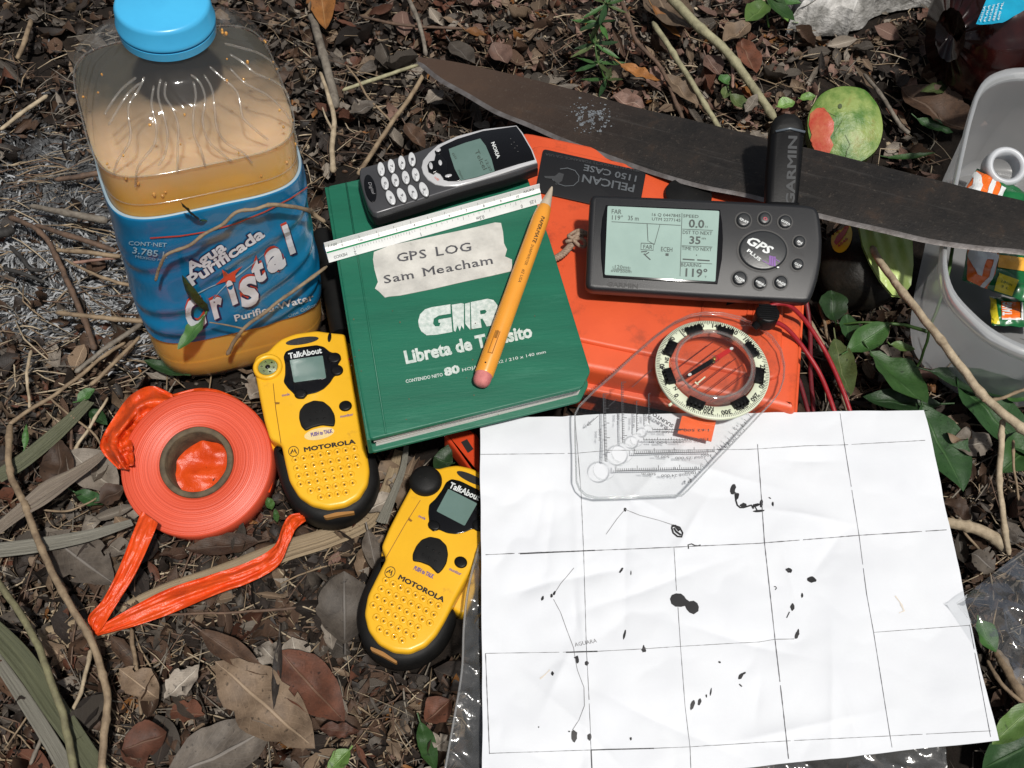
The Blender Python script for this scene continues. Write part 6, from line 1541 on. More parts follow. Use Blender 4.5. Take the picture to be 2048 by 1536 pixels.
# ================================================================== PALE ROCK (top)
def build_rock():
    O = W(1700, -20, .012)
    out = [(1572, 66), (1590, 48), (1588, 20), (1560, 0), (1570, -60), (1700, -90), (1860, -70), (1880, 0), (1830, 10), (1780, 18), (1745, 30), (1725, 50), (1700, 58), (1693, 70), (1672, 66), (1640, 66), (1610, 68), (1590, 58)]
    c = W(1705, -15, .02); mb = MB(); P = [W(p.x, p.y, .004) for p in catmull(out, 5)]; n = len(P)
    rows = [(1.0, 0), (1.02, .3), (.99, .6), (.93, .85), (.8, .98), (.6, 1.05), (.4, 1.0), (.2, 1.02), (.02, 1.0)]
    for s, h in rows:
        for p in P:
            q = c+(p-c)*s; k = fbm(q.x, q.y, h, 42, 4); mb.v.append((q.x-O.x+.003*nz(q.x, q.y, h, 90), q.y-O.y+.003*nz(q.y, q.x, h, 90), .001+.026*h+.007*k*h-O.z))
    for i in range(len(rows)-1):
        for k in range(n): k2 = (k+1) % n; mb.f.append([i*n+k, i*n+k2, (i+1)*n+k2, (i+1)*n+k]); mb.m.append(0)
    mb.f.append([(len(rows)-1)*n+k for k in range(n)]); mb.m.append(0)
    o = mb.build('limestone_rock', mat('limestone', (.52, .51, .49), .85, (.22, .215, .20), 75, fac=(.42, .62), bump=.9, bs=220, bdist=.002, dirt=((.10, .09, .08), 60, .60, .7)), None, 50); o.location = O
    tag(o, 'rough pale grey limestone rock on the litter at the top of the scene', 'rock')
build_rock()
# ================================================================== TWIGS, STEMS AND BLADES
def barkmat(name, c1, c2, rough=.75):
    return mat(name, c1, rough, c2, 160, fac=(.35, .68), bump=.6, bs=420, bdist=.0008, stretch=(1, 1, 1), dirt=((c2[0]*.35, c2[1]*.35, c2[2]*.35), 500, .62, .6))
BK = {'tan': barkmat('bark_tan', (.27, .20, .125), (.13, .09, .055)), 'grey': barkmat('bark_grey', (.21, .185, .15), (.085, .07, .055)), 'brown': barkmat('bark_brown', (.14, .085, .055), (.055, .035, .024)),
      'pale': barkmat('bark_pale', (.44, .36, .25), (.22, .17, .11)), 'greenish': barkmat('stem_greenish', (.33, .31, .19), (.18, .165, .10)), 'olive': barkmat('stem_olive', (.19, .18, .095), (.10, .09, .05)),
      'green': mat('stem_green', (.05, .11, .02), .5, (.03, .07, .015), 80), 'char': barkmat('charcoal', (.012, .011, .010), (.03, .028, .026)), 'pink': barkmat('root_pink', (.34, .20, .15), (.16, .09, .07))}
def twig(label, pts, wpx, kind, z=.006, nodes=True, seed=1, name='twig', side=(), cat='twig', surf=None, on=()):
    """pts: picture points (x, y[, height]); wpx: width in picture px, start and end"""
    rnd = random.Random(seed)
    if not hasattr(wpx, '__len__'): wpx = (wpx, wpx*.8)
    P3 = [surf(p[0], p[1]) if surf and k_ in on else W(p[0], p[1], (p[2] if len(p) > 2 else z+.003*rnd.random())) for k_, p in enumerate(pts)]
    path = catmull(P3, 7, False); L = len(path); rad = []
    for i, p in enumerate(path):
        t = i/(L-1); px = wpx[0]*(1-t)+wpx[1]*t; r = px*(.42 if p.x < -.12 or seed in (3, 4) else .48)*(p-CAM).length/FPX
        k = 1+.07*noise.noise(p*300)
        if nodes and (i+seed) % 9 == 0: k *= 1.25
        rad.append(r*k*(.55 if i in (0, L-1) else 1)); 
    path = [p+Vector((noise.noise(p*120+Vector((seed, 0, 0))), noise.noise(p*120+Vector((0, seed, 0))), 0))*.0006 for p in path]
    O = path[0].copy(); mb = MB(); mb.tube([p-O for p in path], rad, 8)
    for sp in side:      # side shoots joined to the stem
        q = catmull([surf(p[0], p[1]) if surf else W(p[0], p[1], p[2] if len(p) > 2 else z) for p in sp], 5, False); r0 = rad[L//2]*.6; mb.tube([p-O for p in q], [r0*(1-.5*i/len(q)) for i in range(len(q))], 6)
    o = mb.build(name, BK[kind], None, 180); o.location = O; tag(o, label, cat); return o
def blade(label, A, B, z0, z1, kind, seed=1, name='dry_blade', n=60, cat='dry leaf', fold=.5):
    """long flat leaf blade between two picture edges, ridged along its length"""
    a = catmull(A, 8, False); b_ = catmull(B, 8, False)
    def samp(P, t):
        i = t*(len(P)-1); q = min(int(i), len(P)-2); return P[q]+(P[q+1]-P[q])*(i-q)
    O = W(*A[0], z0)
    vs = []; fs = []; uv = []; m_ = 12
    for i in range(n+1):
        u = i/n
        for j in range(m_+1):
            v = j/m_; p = samp(a, u)*(1-v)+samp(b_, u)*v; z = z0+(z1-z0)*u
            q = W(p.x, p.y, z); w = (W(*samp(a, u), z)-W(*samp(b_, u), z)).length
            q.z += fold*w*(abs(v-.5)*.7)+.10*w*abs(sin(v*pi*4))+.0015*nz(q.x, q.y, seed, 25); vs.append(q-O); uv.append((v*2.2+seed, u*.5))
    for i in range(n):
        for j in range(m_): q = i*(m_+1)+j; fs.append([q, q+m_+1, q+m_+2, q+1])
    me = mesh_uv(name, vs, fs, uv, kind); o = bpy.data.objects.new(name, me); COL.objects.link(o); o.location = O; tag(o, label, cat); return o
def blademat(name, c1, c2):
    m, ns, ls, b = newmat(name)
    uv = N(ns, 'ShaderNodeUVMap'); mp = N(ns, 'ShaderNodeMapping'); mp.inputs['Scale'].default_value = (26, 5, 1); ls.new(uv.outputs[0], mp.inputs[0])
    n1 = N(ns, 'ShaderNodeTexNoise', Scale=1, Detail=6, Roughness=.7); ls.new(mp.outputs[0], n1.inputs['Vector'])
    cr = N(ns, 'ShaderNodeValToRGB'); e = cr.color_ramp.elements; e[0].position = .35; e[0].color = (*c2, 1); e[1].position = .65; e[1].color = (*c1, 1); ls.new(n1.outputs['Fac'], cr.inputs[0])
    ls.new(cr.outputs[0], b.inputs['Base Color']); b.inputs['Roughness'].default_value = .55; b.inputs['Specular IOR Level'].default_value = .4
    bp = N(ns, 'ShaderNodeBump', Strength=.7, Distance=.0008); ls.new(n1.outputs['Fac'], bp.inputs['Height']); ls.new(bp.outputs[0], b.inputs['Normal']); return m
BG = blademat('blade_grey', (.24, .23, .19), (.09, .085, .07)); BT = blademat('blade_tan', (.34, .26, .16), (.15, .11, .07)); BO = blademat('blade_olive', (.12, .125, .07), (.045, .05, .03)); BP = blademat('blade_purple', (.10, .07, .06), (.22, .19, .14))

# top
twig('long pale green stem running from the top edge down towards the navigator antenna', [(1335, -10, .03), (1395, 50, .03), (1450, 100, .026), (1500, 165, .02), (1550, 240, .012)], (19, 15), 'greenish')
twig('grey green stick left of the long pale stem, ending at the machete blade', [(1305, 45, .02), (1355, 120, .018), (1405, 200, .014), (1445, 268, .01)], (13, 12), 'greenish', seed=3)
twig('bent thin brown stem hanging beside the green sprig at the top', [(1240, -5, .02), (1262, 50, .02), (1275, 85, .018), (1318, 130, .014), (1335, 165, .012), (1368, 245, .008)], (10, 9), 'brown', seed=4)
twig('thin grey brown stem standing above the machete tip', [(815, -5, .02), (838, 45, .018), (852, 112, .012)], (9, 8), 'grey', seed=5)
twig('straight greenish stalk pointing left from the machete tip', [(684, 180, .012), (760, 155, .014), (836, 130, .016)], (9, 7), 'greenish', seed=6, nodes=False)
twig('straight tan stalk slanting from the machete tip down to the phone', [(852, 140, .022), (820, 195, .02), (780, 250, .016), (735, 320, .012), (715, 350, .01)], (9, 10), 'tan', seed=7, nodes=False)
twig('thick dark grey branch upright between the bottle cap and the tan stalk', [(625, 30, .012), (640, 90, .014), (655, 140, .014), (672, 215, .01)], (18, 20), 'grey', seed=8)
twig('pale forked twig standing right of the bottle shoulder', [(640, 145, .02), (655, 185, .02), (668, 240, .018), (664, 290, .016), (666, 345, .012)], (8, 14), 'pale', seed=9, side=([(666, 262, .018), (652, 235, .016), (645, 215, .012)],))
twig('thin brown twig crossing the litter between the bottle and the tan stalk', [(692, 130, .012), (716, 160, .014), (735, 195, .012), (770, 230, .01), (788, 250, .008)], (5, 4), 'tan', seed=10)
twig('long straight brown twig lying level above the machete tip', [(720, 32, .008), (790, 48, .01), (870, 55, .012), (965, 58, .01)], (6, 5), 'brown', seed=11)
twig('grey twig lying slanted near the top right, above the cut fruit', [(1728, 148, .008), (1765, 195, .01), (1800, 250, .008), (1818, 268, .006)], (7, 9), 'grey', seed=12)
twig('thin olive stem slanting from the rock towards the tub rim', [(1856, 65, .012), (1885, 110, .012), (1912, 155, .01), (1936, 192, .008)], (5, 6), 'olive', seed=13)
twig('short upright orange brown stick between the two pale stems', [(1460, 92, .006), (1464, 130, .012), (1466, 175, .02)], (7, 6), 'pink', seed=14)
# right
twig('long pale knobbly stem crossing in front of the plastic tub', [(1712, 446, .030), (1745, 500, .042), (1790, 565, .050), (1850, 640, .055), (1905, 712, .055), (1970, 795, .052), (2035, 850, .050), (2080, 885, .048)], (13, 18), 'pale', seed=20)
twig('pale branch hanging from the long knobbly stem, right of the map', [(2005, 838, .045), (2003, 880, .040), (1998, 950, .032), (2005, 1020, .024), (2018, 1110, .014)], (12, 11), 'pale', seed=21)
twig('thin brown branch rising from the long knobbly stem to the right edge', [(1965, 802, .052), (2000, 797, .052), (2030, 785, .052), (2070, 770, .052)], (7, 6), 'tan', seed=22)
twig('short thin twig hanging at the right edge beside the pale branch', [(2026, 880, .03), (2028, 930, .028), (2038, 1000, .024)], (6, 4), 'tan', seed=23)
twig('slender green grass stem rising in front of the tub wall', [(1906, 480, .06), (1898, 545, .055), (1878, 605, .045), (1860, 660, .035), (1845, 710, .02), (1828, 745, .01)], (7, 5), 'green', seed=24, nodes=False)
twig('curved thin green stem lying level over the leaves left of the tub', [(1668, 650, .014), (1715, 646, .022), (1770, 646, .026), (1820, 653, .028), (1856, 664, .03)], (3, 8), 'green', seed=25, nodes=False)
twig('thin brown stem between the navigator and the round green leaves', [(1638, 605, .012), (1650, 650, .014), (1662, 690, .012), (1680, 700, .01)], (6, 8), 'tan', seed=26)
twig('pale stick lying under the red cords right of the case', [(1618, 640, .008), (1650, 700, .010), (1675, 755, .010), (1700, 830, .008)], (10, 13), 'pale', seed=27)
twig('thick pinkish root lying between the green leaves and the tub', [(1822, 745, .006), (1865, 748, .008), (1905, 752, .008), (1960, 765, .006)], (20, 22), 'pink', seed=28)
twig('pale broken stick on the dark litter right of the map sheet', [(1885, 1045, .012), (1935, 1052, .014), (1978, 1070, .014), (2015, 1098, .012)], (20, 24), 'pale', seed=29)
twig('thin tan twig right of the map corner, below the pale broken stick', [(1885, 1010, .01), (1925, 1060, .012), (1960, 1100, .01)], (5, 5), 'tan', seed=30)
twig('thin yellowish twig at the lower right beyond the map edge', [(1975, 1320, .012), (2005, 1370, .014), (2050, 1410, .014)], (7, 8), 'tan', seed=31)
twig('split brown stick at the right edge below the pointed bag', [(1990, 1300, .01), (2020, 1350, .012), (2060, 1420, .012)], (16, 22), 'tan', seed=32)
twig('thin red brown twig among the curled leaves right of the map', [(1905, 868, .012), (1950, 880, .014), (1985, 900, .012)], (4, 3), 'pink', seed=33)
# in front of the bottle
tA = twig('bare crooked twig arching in front of the bottle label', [(650, 443, .098), (622, 425, .105), (600, 413, .110), (540, 393, .122), (505, 401, .124), (470, 408, .122), (440, 430, .116), (400, 452, .112), (372, 475, .108), (330, 492, .103), (318, 515, .098), (312, 540, .092)], (9, 7), 'tan', seed=40, surf=SBOT, on=range(2, 12))
tB = twig('thin forked twig with green leaves in front of the lower bottle label', [(632, 530, .080), (590, 560, .076), (560, 582, .074), (520, 612, .070), (480, 642, .066), (462, 668, .060), (450, 692, .052)], (7, 9), 'tan', seed=41, surf=SBOT, on=range(0, 7), side=([(483, 641, .066), (450, 634, .070), (415, 628, .072)],))
place_leaf((415, 632), (362, 556), 26, SBOT(415, 632).z, SBOT(362, 556).z+.012, 'deep', '', shape='ovate', seed=3, parent=tB, name='leaf')
place_leaf((414, 630), (358, 700), 34, SBOT(414, 630).z, SBOT(358, 690).z+.010, 'green', '', shape='ovate', seed=4, parent=tB, name='leaf')
place_leaf((401, 445), (357, 404), 17, SBOT(401, 445).z+.002, SBOT(357, 404).z+.008, 'deep', '', shape='ovate', seed=5, parent=tA, name='leaf')
# left and bottom-left
twig('long knobbly grey stem lying down the left side past the tape ribbon', [(18, 850, .02), (17, 900, .02), (22, 950, .02), (50, 1010, .022), (72, 1070, .022), (100, 1135, .024), (135, 1200, .026), (175, 1268, .024), (200, 1330, .02), (215, 1400, .018), (208, 1470, .016), (205, 1545, .014)], (14, 17), 'tan', seed=50)
twig('thin grey twig running from the long stem up to the ash', [(18, 850, .018), (50, 825, .016), (100, 796, .014), (160, 752, .014), (200, 718, .012), (250, 685, .01)], (9, 8), 'tan', seed=51)
twig('short thin pale twig standing in the dark soil at the left', [(62, 700, .012), (55, 735, .012), (56, 775, .01), (60, 818, .008)], (7, 6), 'pale', seed=52)
twig('smooth olive stem curving down the lower left corner', [(-15, 1150, .02), (30, 1210, .022), (75, 1290, .024), (105, 1370, .024), (130, 1450, .02), (150, 1550, .018)], (14, 17), 'olive', seed=53, nodes=False)
twig('slender brown stalk lying level below the orange ribbon', [(285, 1232, .008), (380, 1228, .01), (480, 1224, .01), (592, 1216, .01)], (6, 6), 'brown', seed=54, nodes=False)
twig('upright brown split stalk below the orange ribbon end', [(262, 1258, .008), (270, 1320, .01), (278, 1370, .01), (283, 1430, .008)], (10, 8), 'tan', seed=55)
twig('thin bent twig crossing the litter left of the tape roll', [(100, 796, .014), (140, 830, .014), (180, 860, .012), (210, 905, .01), (225, 950, .008)], (5, 5), 'tan', seed=56)
twig('pale thin stalk slanting down between the tape roll and the ash', [(215, 795, .012), (185, 845, .012), (155, 890, .01), (140, 930, .008)], (6, 8), 'pale', seed=57)
twig('brown stalk standing right of the olive leaf at the left', [(138, 825, .01), (142, 870, .012), (143, 915, .01)], (6, 7), 'brown', seed=58)
twig('pair of thin crossed grey rootlets below the tape roll at the left', [(85, 1020, .012), (130, 1022, .012), (165, 1012, .01), (200, 990, .008)], (5, 4), 'tan', seed=59, side=([(90, 1025, .012), (110, 1055, .012), (170, 1065, .01), (190, 1062, .008)],))
twig('grey thin stick lying beside the long knobbly stem near the bottom', [(182, 1300, .01), (172, 1345, .01), (155, 1400, .01), (130, 1450, .008)], (10, 7), 'pale', seed=60)
twig('dark brown stick half buried near the bottom left', [(110, 1420, .006), (85, 1470, .008), (60, 1530, .006)], (9, 8), 'grey', seed=61)
# around the ash
twig('crooked grey brown stick lying across the ash down to the thin twig', [(18, 435, .012), (60, 450, .014), (95, 480, .014), (115, 520, .014), (140, 575, .014), (160, 620, .012), (180, 670, .012), (190, 700, .01)], (11, 13), 'brown', seed=70)
twig('charred black stick lying on the ash at the far left', [(8, 536, .012), (45, 548, .014), (90, 565, .012)], (10, 7), 'char', seed=71)
twig('charred black stick above the ash, with a bent end', [(22, 492, .012), (42, 515, .014), (60, 538, .014), (90, 540, .01)], (9, 8), 'char', seed=72)
twig('thick charred stub at the left edge of the ash', [(-12, 468, .01), (10, 465, .012), (28, 460, .01)], (22, 16), 'char', seed=73)
twig('grey stick pointing at the bottle just above the label edge', [(60, 412, .01), (130, 425, .014), (215, 443, .012)], (10, 18), 'grey', seed=74)
twig('brown stick pointing at the bottle level with the label top', [(70, 450, .012), (150, 475, .014), (232, 502, .012)], (10, 13), 'brown', seed=75)
twig('slender tan stick pointing at the bottle beside the label text', [(110, 500, .01), (175, 505, .012), (240, 514, .012)], (9, 11), 'tan', seed=76)
twig('short orange brown stick pointing at the bottle below the tan one', [(145, 526, .008), (185, 521, .01), (235, 516, .01)], (7, 6), 'pink', seed=77)
twig('thin tan stick crossing the ash towards the bottle side', [(128, 518, .014), (170, 540, .014), (220, 560, .014), (268, 572, .012)], (5, 9), 'tan', seed=78)
twig('straight tan stick on the lower ash reaching the bottle base', [(112, 625, .012), (190, 634, .014), (260, 640, .014), (308, 642, .012)], (10, 12), 'tan', seed=79)
twig('grey stick slanting under the bottle base from the lower left', [(150, 745, .01), (200, 705, .012), (250, 670, .012), (305, 628, .01)], (10, 12), 'grey', seed=80)
twig('tan split stick slanting up to the bottle base', [(180, 770, .01), (220, 735, .012), (280, 672, .01)], (10, 8), 'tan', seed=81)
twig('thick grey stick high on the left of the bottle shoulder', [(110, 360, .008), (160, 352, .01), (210, 345, .01)], (10, 13), 'brown', seed=82)
twig('tan stick lying in the dark litter near the top left', [(35, 118, .01), (50, 80, .012), (62, 40, .01)], (9, 10), 'orange' if 'orange' in BK else 'tan', seed=83)
twig('pale stick in the dark litter left of the bottle shoulder', [(0, 260, .01), (45, 225, .012), (95, 190, .012)], (8, 9), 'pale', seed=84)
# blades
blade('wide dry tan palm strip running under the orange ribbon', [(78, 1262), (200, 1225), (330, 1170), (430, 1135), (560, 1085), (660, 1055), (735, 1020), (765, 970), (790, 900)], [(95, 1312), (210, 1275), (330, 1225), (440, 1190), (560, 1130), (665, 1095), (745, 1055), (790, 985), (806, 905)], .004, .008, BT, 1, fold=.3)
blade('grey dry blade reaching from the left edge towards the tape roll', [(-10, 1088), (80, 1078), (180, 1062), (262, 1040)], [(-10, 1118), (80, 1108), (180, 1085), (268, 1052)], .014, .016, BG, 2)
blade('dark purple dry pod blade with a pale eye left of the tape roll', [(-10, 1052), (40, 1010), (90, 968), (140, 942), (190, 912), (215, 895)], [(-5, 1076), (45, 1040), (100, 1010), (150, 968), (195, 930), (218, 902)], .020, .022, BP, 3)
blade('greyish olive blade slanting up at the left above the pod', [(-10, 945), (50, 905), (110, 855), (170, 800)], [(5, 968), (60, 935), (125, 880), (190, 808)], .012, .014, BO, 4)
blade('broad grey green palm strip in the lower left corner', [(-12, 1232), (60, 1300), (120, 1385), (175, 1470), (225, 1545)], [(-25, 1275), (35, 1350), (90, 1430), (140, 1500), (180, 1560)], .014, .012, BO, 5)
blade('second grey palm strip below it in the lower left corner', [(-12, 1290), (40, 1360), (95, 1440), (145, 1520), (170, 1560)], [(-20, 1318), (25, 1390), (75, 1470), (110, 1530), (130, 1570)], .010, .010, BG, 6)
blade('thin tan blade upright beneath the notebook corner', [(808, 890), (800, 935), (780, 985), (752, 1045)], [(818, 893), (812, 938), (794, 992), (775, 1050)], .016, .012, BG, 7)

# ================================================================== PLANTS AND NOTABLE LEAVES
def PL(*a, **k): return place_leaf(*a, **k)
G = 'green leaves beside the tub'
PL((1668, 645), (1662, 582), 56, .018, .020, 'deep', 'small round dark green leaf right of the navigator, uppermost there', shape='broad', seed=101)
PL((1698, 682), (1694, 628), 38, .016, .018, 'deep', 'small oval dark green leaf below the round dark one', shape='broad', seed=102)
PL((1692, 705), (1778, 650), 50, .020, .026, 'green', 'broad mid green leaf tilted to the right above the big bright leaf', shape='broad', seed=103, roll=10)
PL((1668, 680), (1700, 795), 52, .018, .022, 'olive', 'light olive green leaf hanging between the red cords and green leaves', shape='ovate', seed=104)
PL((1738, 706), (1852, 812), 84, .020, .024, 'green', 'largest bright green oval leaf above the right corner of the map', shape='broad', seed=105, roll=-12)
PL((1880, 812), (1722, 798), 52, .014, .018, 'deep', 'dark green leaf peeking out along the top edge of the map', shape='broad', seed=106)
PL((1840, 812), (1925, 985), 92, .016, .012, 'deep', 'big dark green leaf beside the upper right edge of the map', shape='broad', seed=107)
PL((1855, 745), (2090, 790), 48, .020, .022, 'deep', 'long dark green leaf under the lower wall of the tub', shape='ovate', seed=108, roll=15)
PL((1905, 745), (2075, 930), 90, .016, .014, 'deep', 'long wide dark green leaf below the knobbly stem at the right', shape='ovate', seed=109)
PL((2085, 870), (2000, 945), 70, .018, .016, 'green', 'bright green leaf at the right edge behind the pale branch', shape='broad', seed=110)
PL((2060, 800), (1990, 780), 34, .022, .02, 'green', 'small green leaf touching the tub bottom at the right edge', shape='ovate', seed=111)
PL((2070, 1410), (1982, 1490), 46, .02, .016, 'lime', 'lime green leaf at the lower right corner of the map', shape='ovate', seed=112)
PL((2080, 1480), (1960, 1540), 70, .012, .010, 'deep', 'dark green leaf in the bottom right corner', shape='broad', seed=113)
PL((1955, 1240), (1990, 1305), 40, .016, .012, 'green', 'small green leaf under the pointed bag beside the map edge', shape='ovate', seed=114)
PL((1780, 690), (1830, 700), 22, .03, .03, 'lime', 'tiny lime leaf on top of the largest bright green leaf', shape='ovate', seed=115)
PL((905, 930), (868, 915), 60, .02, .02, 'deep', 'dark green leaf below the notebook, above the lower radio', shape='broad', seed=116)
PL((372, 752), (288, 722), 26, .012, .012, 'deep', 'dark green leaf lying beside the bottle base', shape='ovate', seed=117)
PL((155, 805), (190, 778), 24, .014, .016, 'green', 'small fresh green leaf left of the tape roll', shape='broad', seed=118)
PL((180, 820), (215, 850), 24, .010, .010, 'deep', 'small dark green leaf just left of the orange tape flap', shape='ovate', seed=119)
PL((150, 985), (210, 1010), 28, .008, .008, 'deep', 'dark green leaf lying left of the tape roll near its lower side', shape='broad', seed=120)
PL((50, 900), (54, 848), 12, .012, .02, 'green', 'narrow green grass tip at the left edge', shape='narrow', seed=121)
PL((840, 1445), (872, 1545), 34, .012, .014, 'green', 'narrow green leaf at the bottom beside the clear bag', shape='ovate', seed=122)
PL((700, 1500), (655, 1545), 36, .010, .010, 'lime', 'pale lime green leaf at the bottom centre', shape='ovate', seed=123)
PL((545, 1020), (535, 995), 18, .012, .012, 'green', 'tiny green leaf between the tape roll and the upper radio', shape='ovate', seed=124)
PL((555, 1045), (550, 1018), 12, .010, .010, 'green', 'tiny green sprout leaf below the gap of roll and radio', shape='ovate', seed=125)
PL((1930, 165), (1838, 188), 30, .012, .016, 'olive', 'green curled leaf edge lying on the brown leaf by the tub', shape='narrow', seed=126)
PL((1830, 240), (1905, 268), 30, .012, .012, 'deep', 'dark green leaf below the large brown leaf by the tub', shape='narrow', seed=127)
PL((1770, 318), (1870, 308), 14, .014, .014, 'green', 'thin green grass blade right of the cut fruit', shape='narrow', seed=128)
PL((1555, 215), (1590, 205), 30, .018, .02, 'lime', 'small yellow green leaf just behind the antenna cap', shape='ovate', seed=129)
PL((1600, 200), (1632, 192), 22, .018, .02, 'lime', 'small yellow green leaf between the antenna and cut fruit', shape='ovate', seed=130)
# small plant at the top, right of the two pale stems
def plant(name, label, stem, leaves, kind='green', w=5):
    root = empty(name, Matrix.Translation(W(*stem[0])), label, 'plant')
    I = Matrix.Translation(-root.matrix_world.translation)
    path = catmull([I @ W(*p) for p in stem], 5, False); b = MB(); b.tube(path, [w/2*.7/2300*(1-.5*i/len(path)) for i in range(len(path))], 6); b.build('stem', BK['green'], root, 180)
    bpy.context.view_layer.update()
    for i, (a, t, wp, za, zt, sh) in enumerate(leaves):
        place_leaf(a, t, wp, za, zt, kind if not isinstance(kind, (list, tuple)) else kind[i % len(kind)], '', shape=sh, seed=300+i, parent=root, curl=.25, nu=8, nv=4)
rnd = random.Random(12)
sp = [(1220, 175, .004), (1198, 130, .02), (1190, 75, .034), (1205, 30, .045), (1218, -10, .055)]
lv = []
for (x, y, z), n_ in (((1196, 128, .02), 5), ((1190, 90, .03), 6), ((1200, 45, .04), 7), ((1212, 10, .05), 7), ((1212, 160, .01), 4)):
    for q in range(n_):
        a = 2*pi*q/n_+rnd.uniform(-.4, .4); L = rnd.uniform(34, 66); lv.append(((x, y), (x+L*cos(a)*1.0, y+L*sin(a)*.7), rnd.uniform(9, 15), z, z+rnd.uniform(-.008, .010), 'narrow'))
plant('green_sprig', 'green sprig of narrow pointed leaves growing at the top centre', sp, lv, ['green', 'olive', 'deep'])
plant('seedling', 'seedling with two broad green leaves at the top, left of the rock', [(1538, 55, .006), (1534, 30, .014), (1532, 0, .02), (1530, -30, .03)], [((1533, 8), (1490, 46), 42, .02, .022, 'ovate'), ((1532, -5), (1588, 46), 34, .022, .020, 'ovate'), ((1532, -10), (1500, -40), 36, .026, .03, 'ovate'), ((1533, -5), (1600, 10), 34, .022, .016, 'ovate'), ((1560, 30), (1596, 48), 26, .012, .01, 'ovate')], ['lime', 'green'], 6)
plant('seedling', 'grey green seedling beside the short upright orange stick', [(1465, 215, .004), (1462, 195, .012), (1455, 170, .016)], [((1460, 190), (1494, 222), 32, .012, .012, 'broad'), ((1455, 170), (1440, 150), 26, .016, .018, 'broad'), ((1455, 172), (1448, 198), 20, .014, .012, 'broad')], ['olive', 'green'], 4)
# notable dead leaves
PL((690, 1290), (688, 1142), 108, .016, .018, 'grey', 'large dull grey brown leaf standing out left of the lower radio', shape='broad', seed=201, fold=.1, roll=5)
PL((560, 1305), (690, 1445), 92, .016, .018, 'reddish', 'large rust brown leaf with a clear midrib near the bottom', shape='ovate', seed=202, fold=.12)
PL((432, 1325), (632, 1500), 118, .014, .018, 'tan', 'largest light tan leaf, curled and spotted, near the bottom', shape='broad', seed=203, torn=.3, fold=.1, wav=.16)
PL((330, 1560), (548, 1455), 110, .012, .014, 'grey', 'big grey leaf with pale veins at the bottom edge', shape='broad', seed=204, fold=.1)
PL((400, 1262), (535, 1352), 44, .018, .016, 'brown', 'slender dark brown folded leaf above the largest tan leaf', shape='ovate', seed=205, fold=.35)
PL((245, 1500), (335, 1465), 66, .012, .014, 'reddish', 'rust red curled leaf at the lower left', shape='broad', seed=206, torn=.2, wav=.2)
PL((560, 1270), (548, 1420), 18, .022, .018, 'dark', 'narrow blackish leaf across the largest tan leaf', shape='narrow', seed=207, wav=.3)
PL((520, 1290), (555, 1325), 52, .018, .02, 'pale', 'crumpled whitish leaf scrap above the rust brown leaf', shape='broad', seed=208, torn=.6, wav=.35)
PL((400, 1330), (330, 1400), 50, .016, .016, 'pale', 'pale torn leaf left of the largest tan leaf', shape='broad', seed=209, torn=.6, wav=.3)
PL((240, 1340), (320, 1400), 60, .012, .012, 'tan', 'dull tan leaf beside the upright split stalk', shape='broad', seed=210, torn=.4, wav=.2)
PL((585, 1275), (600, 1360), 60, .012, .012, 'pale', 'pale folded leaf under the top of the rust brown leaf', shape='ovate', seed=211, torn=.3, wav=.2)
PL((655, 1225), (665, 1300), 34, .012, .010, 'pale', 'whitish leaf tip poking out below the dull grey brown leaf', shape='ovate', seed=212, torn=.3)
PL((630, 1435), (725, 1460), 52, .010, .012, 'brown', 'brown leaf right of the rust brown leaf near the bottom', shape='broad', seed=213, torn=.3, wav=.2)
PL((640, 1458), (720, 1465), 30, .02, .02, 'reddish', 'small torn rust leaf lying right of the tan leaf tip', shape='ovate', seed=214, torn=.5, wav=.3)
PL((900, 1400), (850, 1445), 56, .014, .014, 'reddish', 'rust red leaf at the edge of the clear bag near the bottom', shape='broad', seed=215)
PL((895, 1470), (870, 1500), 46, .012, .012, 'pale', 'crumbly pale bark scrap beside the clear bag', shape='broad', seed=216, torn=.7, wav=.4)
PL((140, 905), (238, 985), 78, .012, .012, 'pale', 'pale grey papery leaf left of the tape roll', shape='broad', seed=217, torn=.3, wav=.12)
PL((120, 880), (115, 1000), 62, .014, .012, 'brown', 'brown curled leaf left of the pale papery leaf', shape='broad', seed=218, torn=.2, wav=.2)
PL((200, 1005), (250, 975), 46, .014, .016, 'brown', 'brown leaf touching the lower left of the tape roll', shape='ovate', seed=219, wav=.2)
PL((95, 1070), (230, 1170), 90, .010, .010, 'grey', 'large grey leaf half under the knobbly stem at the left', shape='broad', seed=220, torn=.2, wav=.1)
PL((520, 1085), (370, 1100), 44, .010, .012, 'brown', 'long brown leaf lying below the tape roll', shape='ovate', seed=221, wav=.2)
PL((310, 1080), (280, 1130), 38, .010, .012, 'dark', 'dark grey leaf between the two orange ribbon tails', shape='ovate', seed=222)
PL((735, 1060), (755, 1150), 34, .014, .010, 'grey', 'pointed grey leaf between the two radios', shape='ovate', seed=223)
PL((790, 990), (730, 1025), 44, .010, .012, 'pale', 'pale tan leaf between the two radios under the blade', shape='broad', seed=224, torn=.3)
PL((830, 955), (800, 1030), 50, .008, .010, 'tan', 'tan leaf touching the round cap of the lower radio', shape='broad', seed=225, torn=.3, wav=.15)
PL((540, 760), (500, 800), 60, .008, .012, 'pale', 'pale torn leaf between the tape roll and upper radio top', shape='broad', seed=226, torn=.5, wav=.3)
PL((1300, -20), (1380, 62), 88, .014, .022, 'tan', 'large smooth tan leaf behind the long pale stem at the top', shape='ovate', seed=227, fold=.05)
PL((1302, 12), (1360, 78), 22, .02, .012, 'orange', 'narrow orange leaf left of the large smooth tan leaf', shape='narrow', seed=228)
PL((1240, 132), (1322, 165), 30, .016, .02, 'orange', 'curved yellowish orange leaf right of the green sprig', shape='ovate', seed=229, wav=.25)
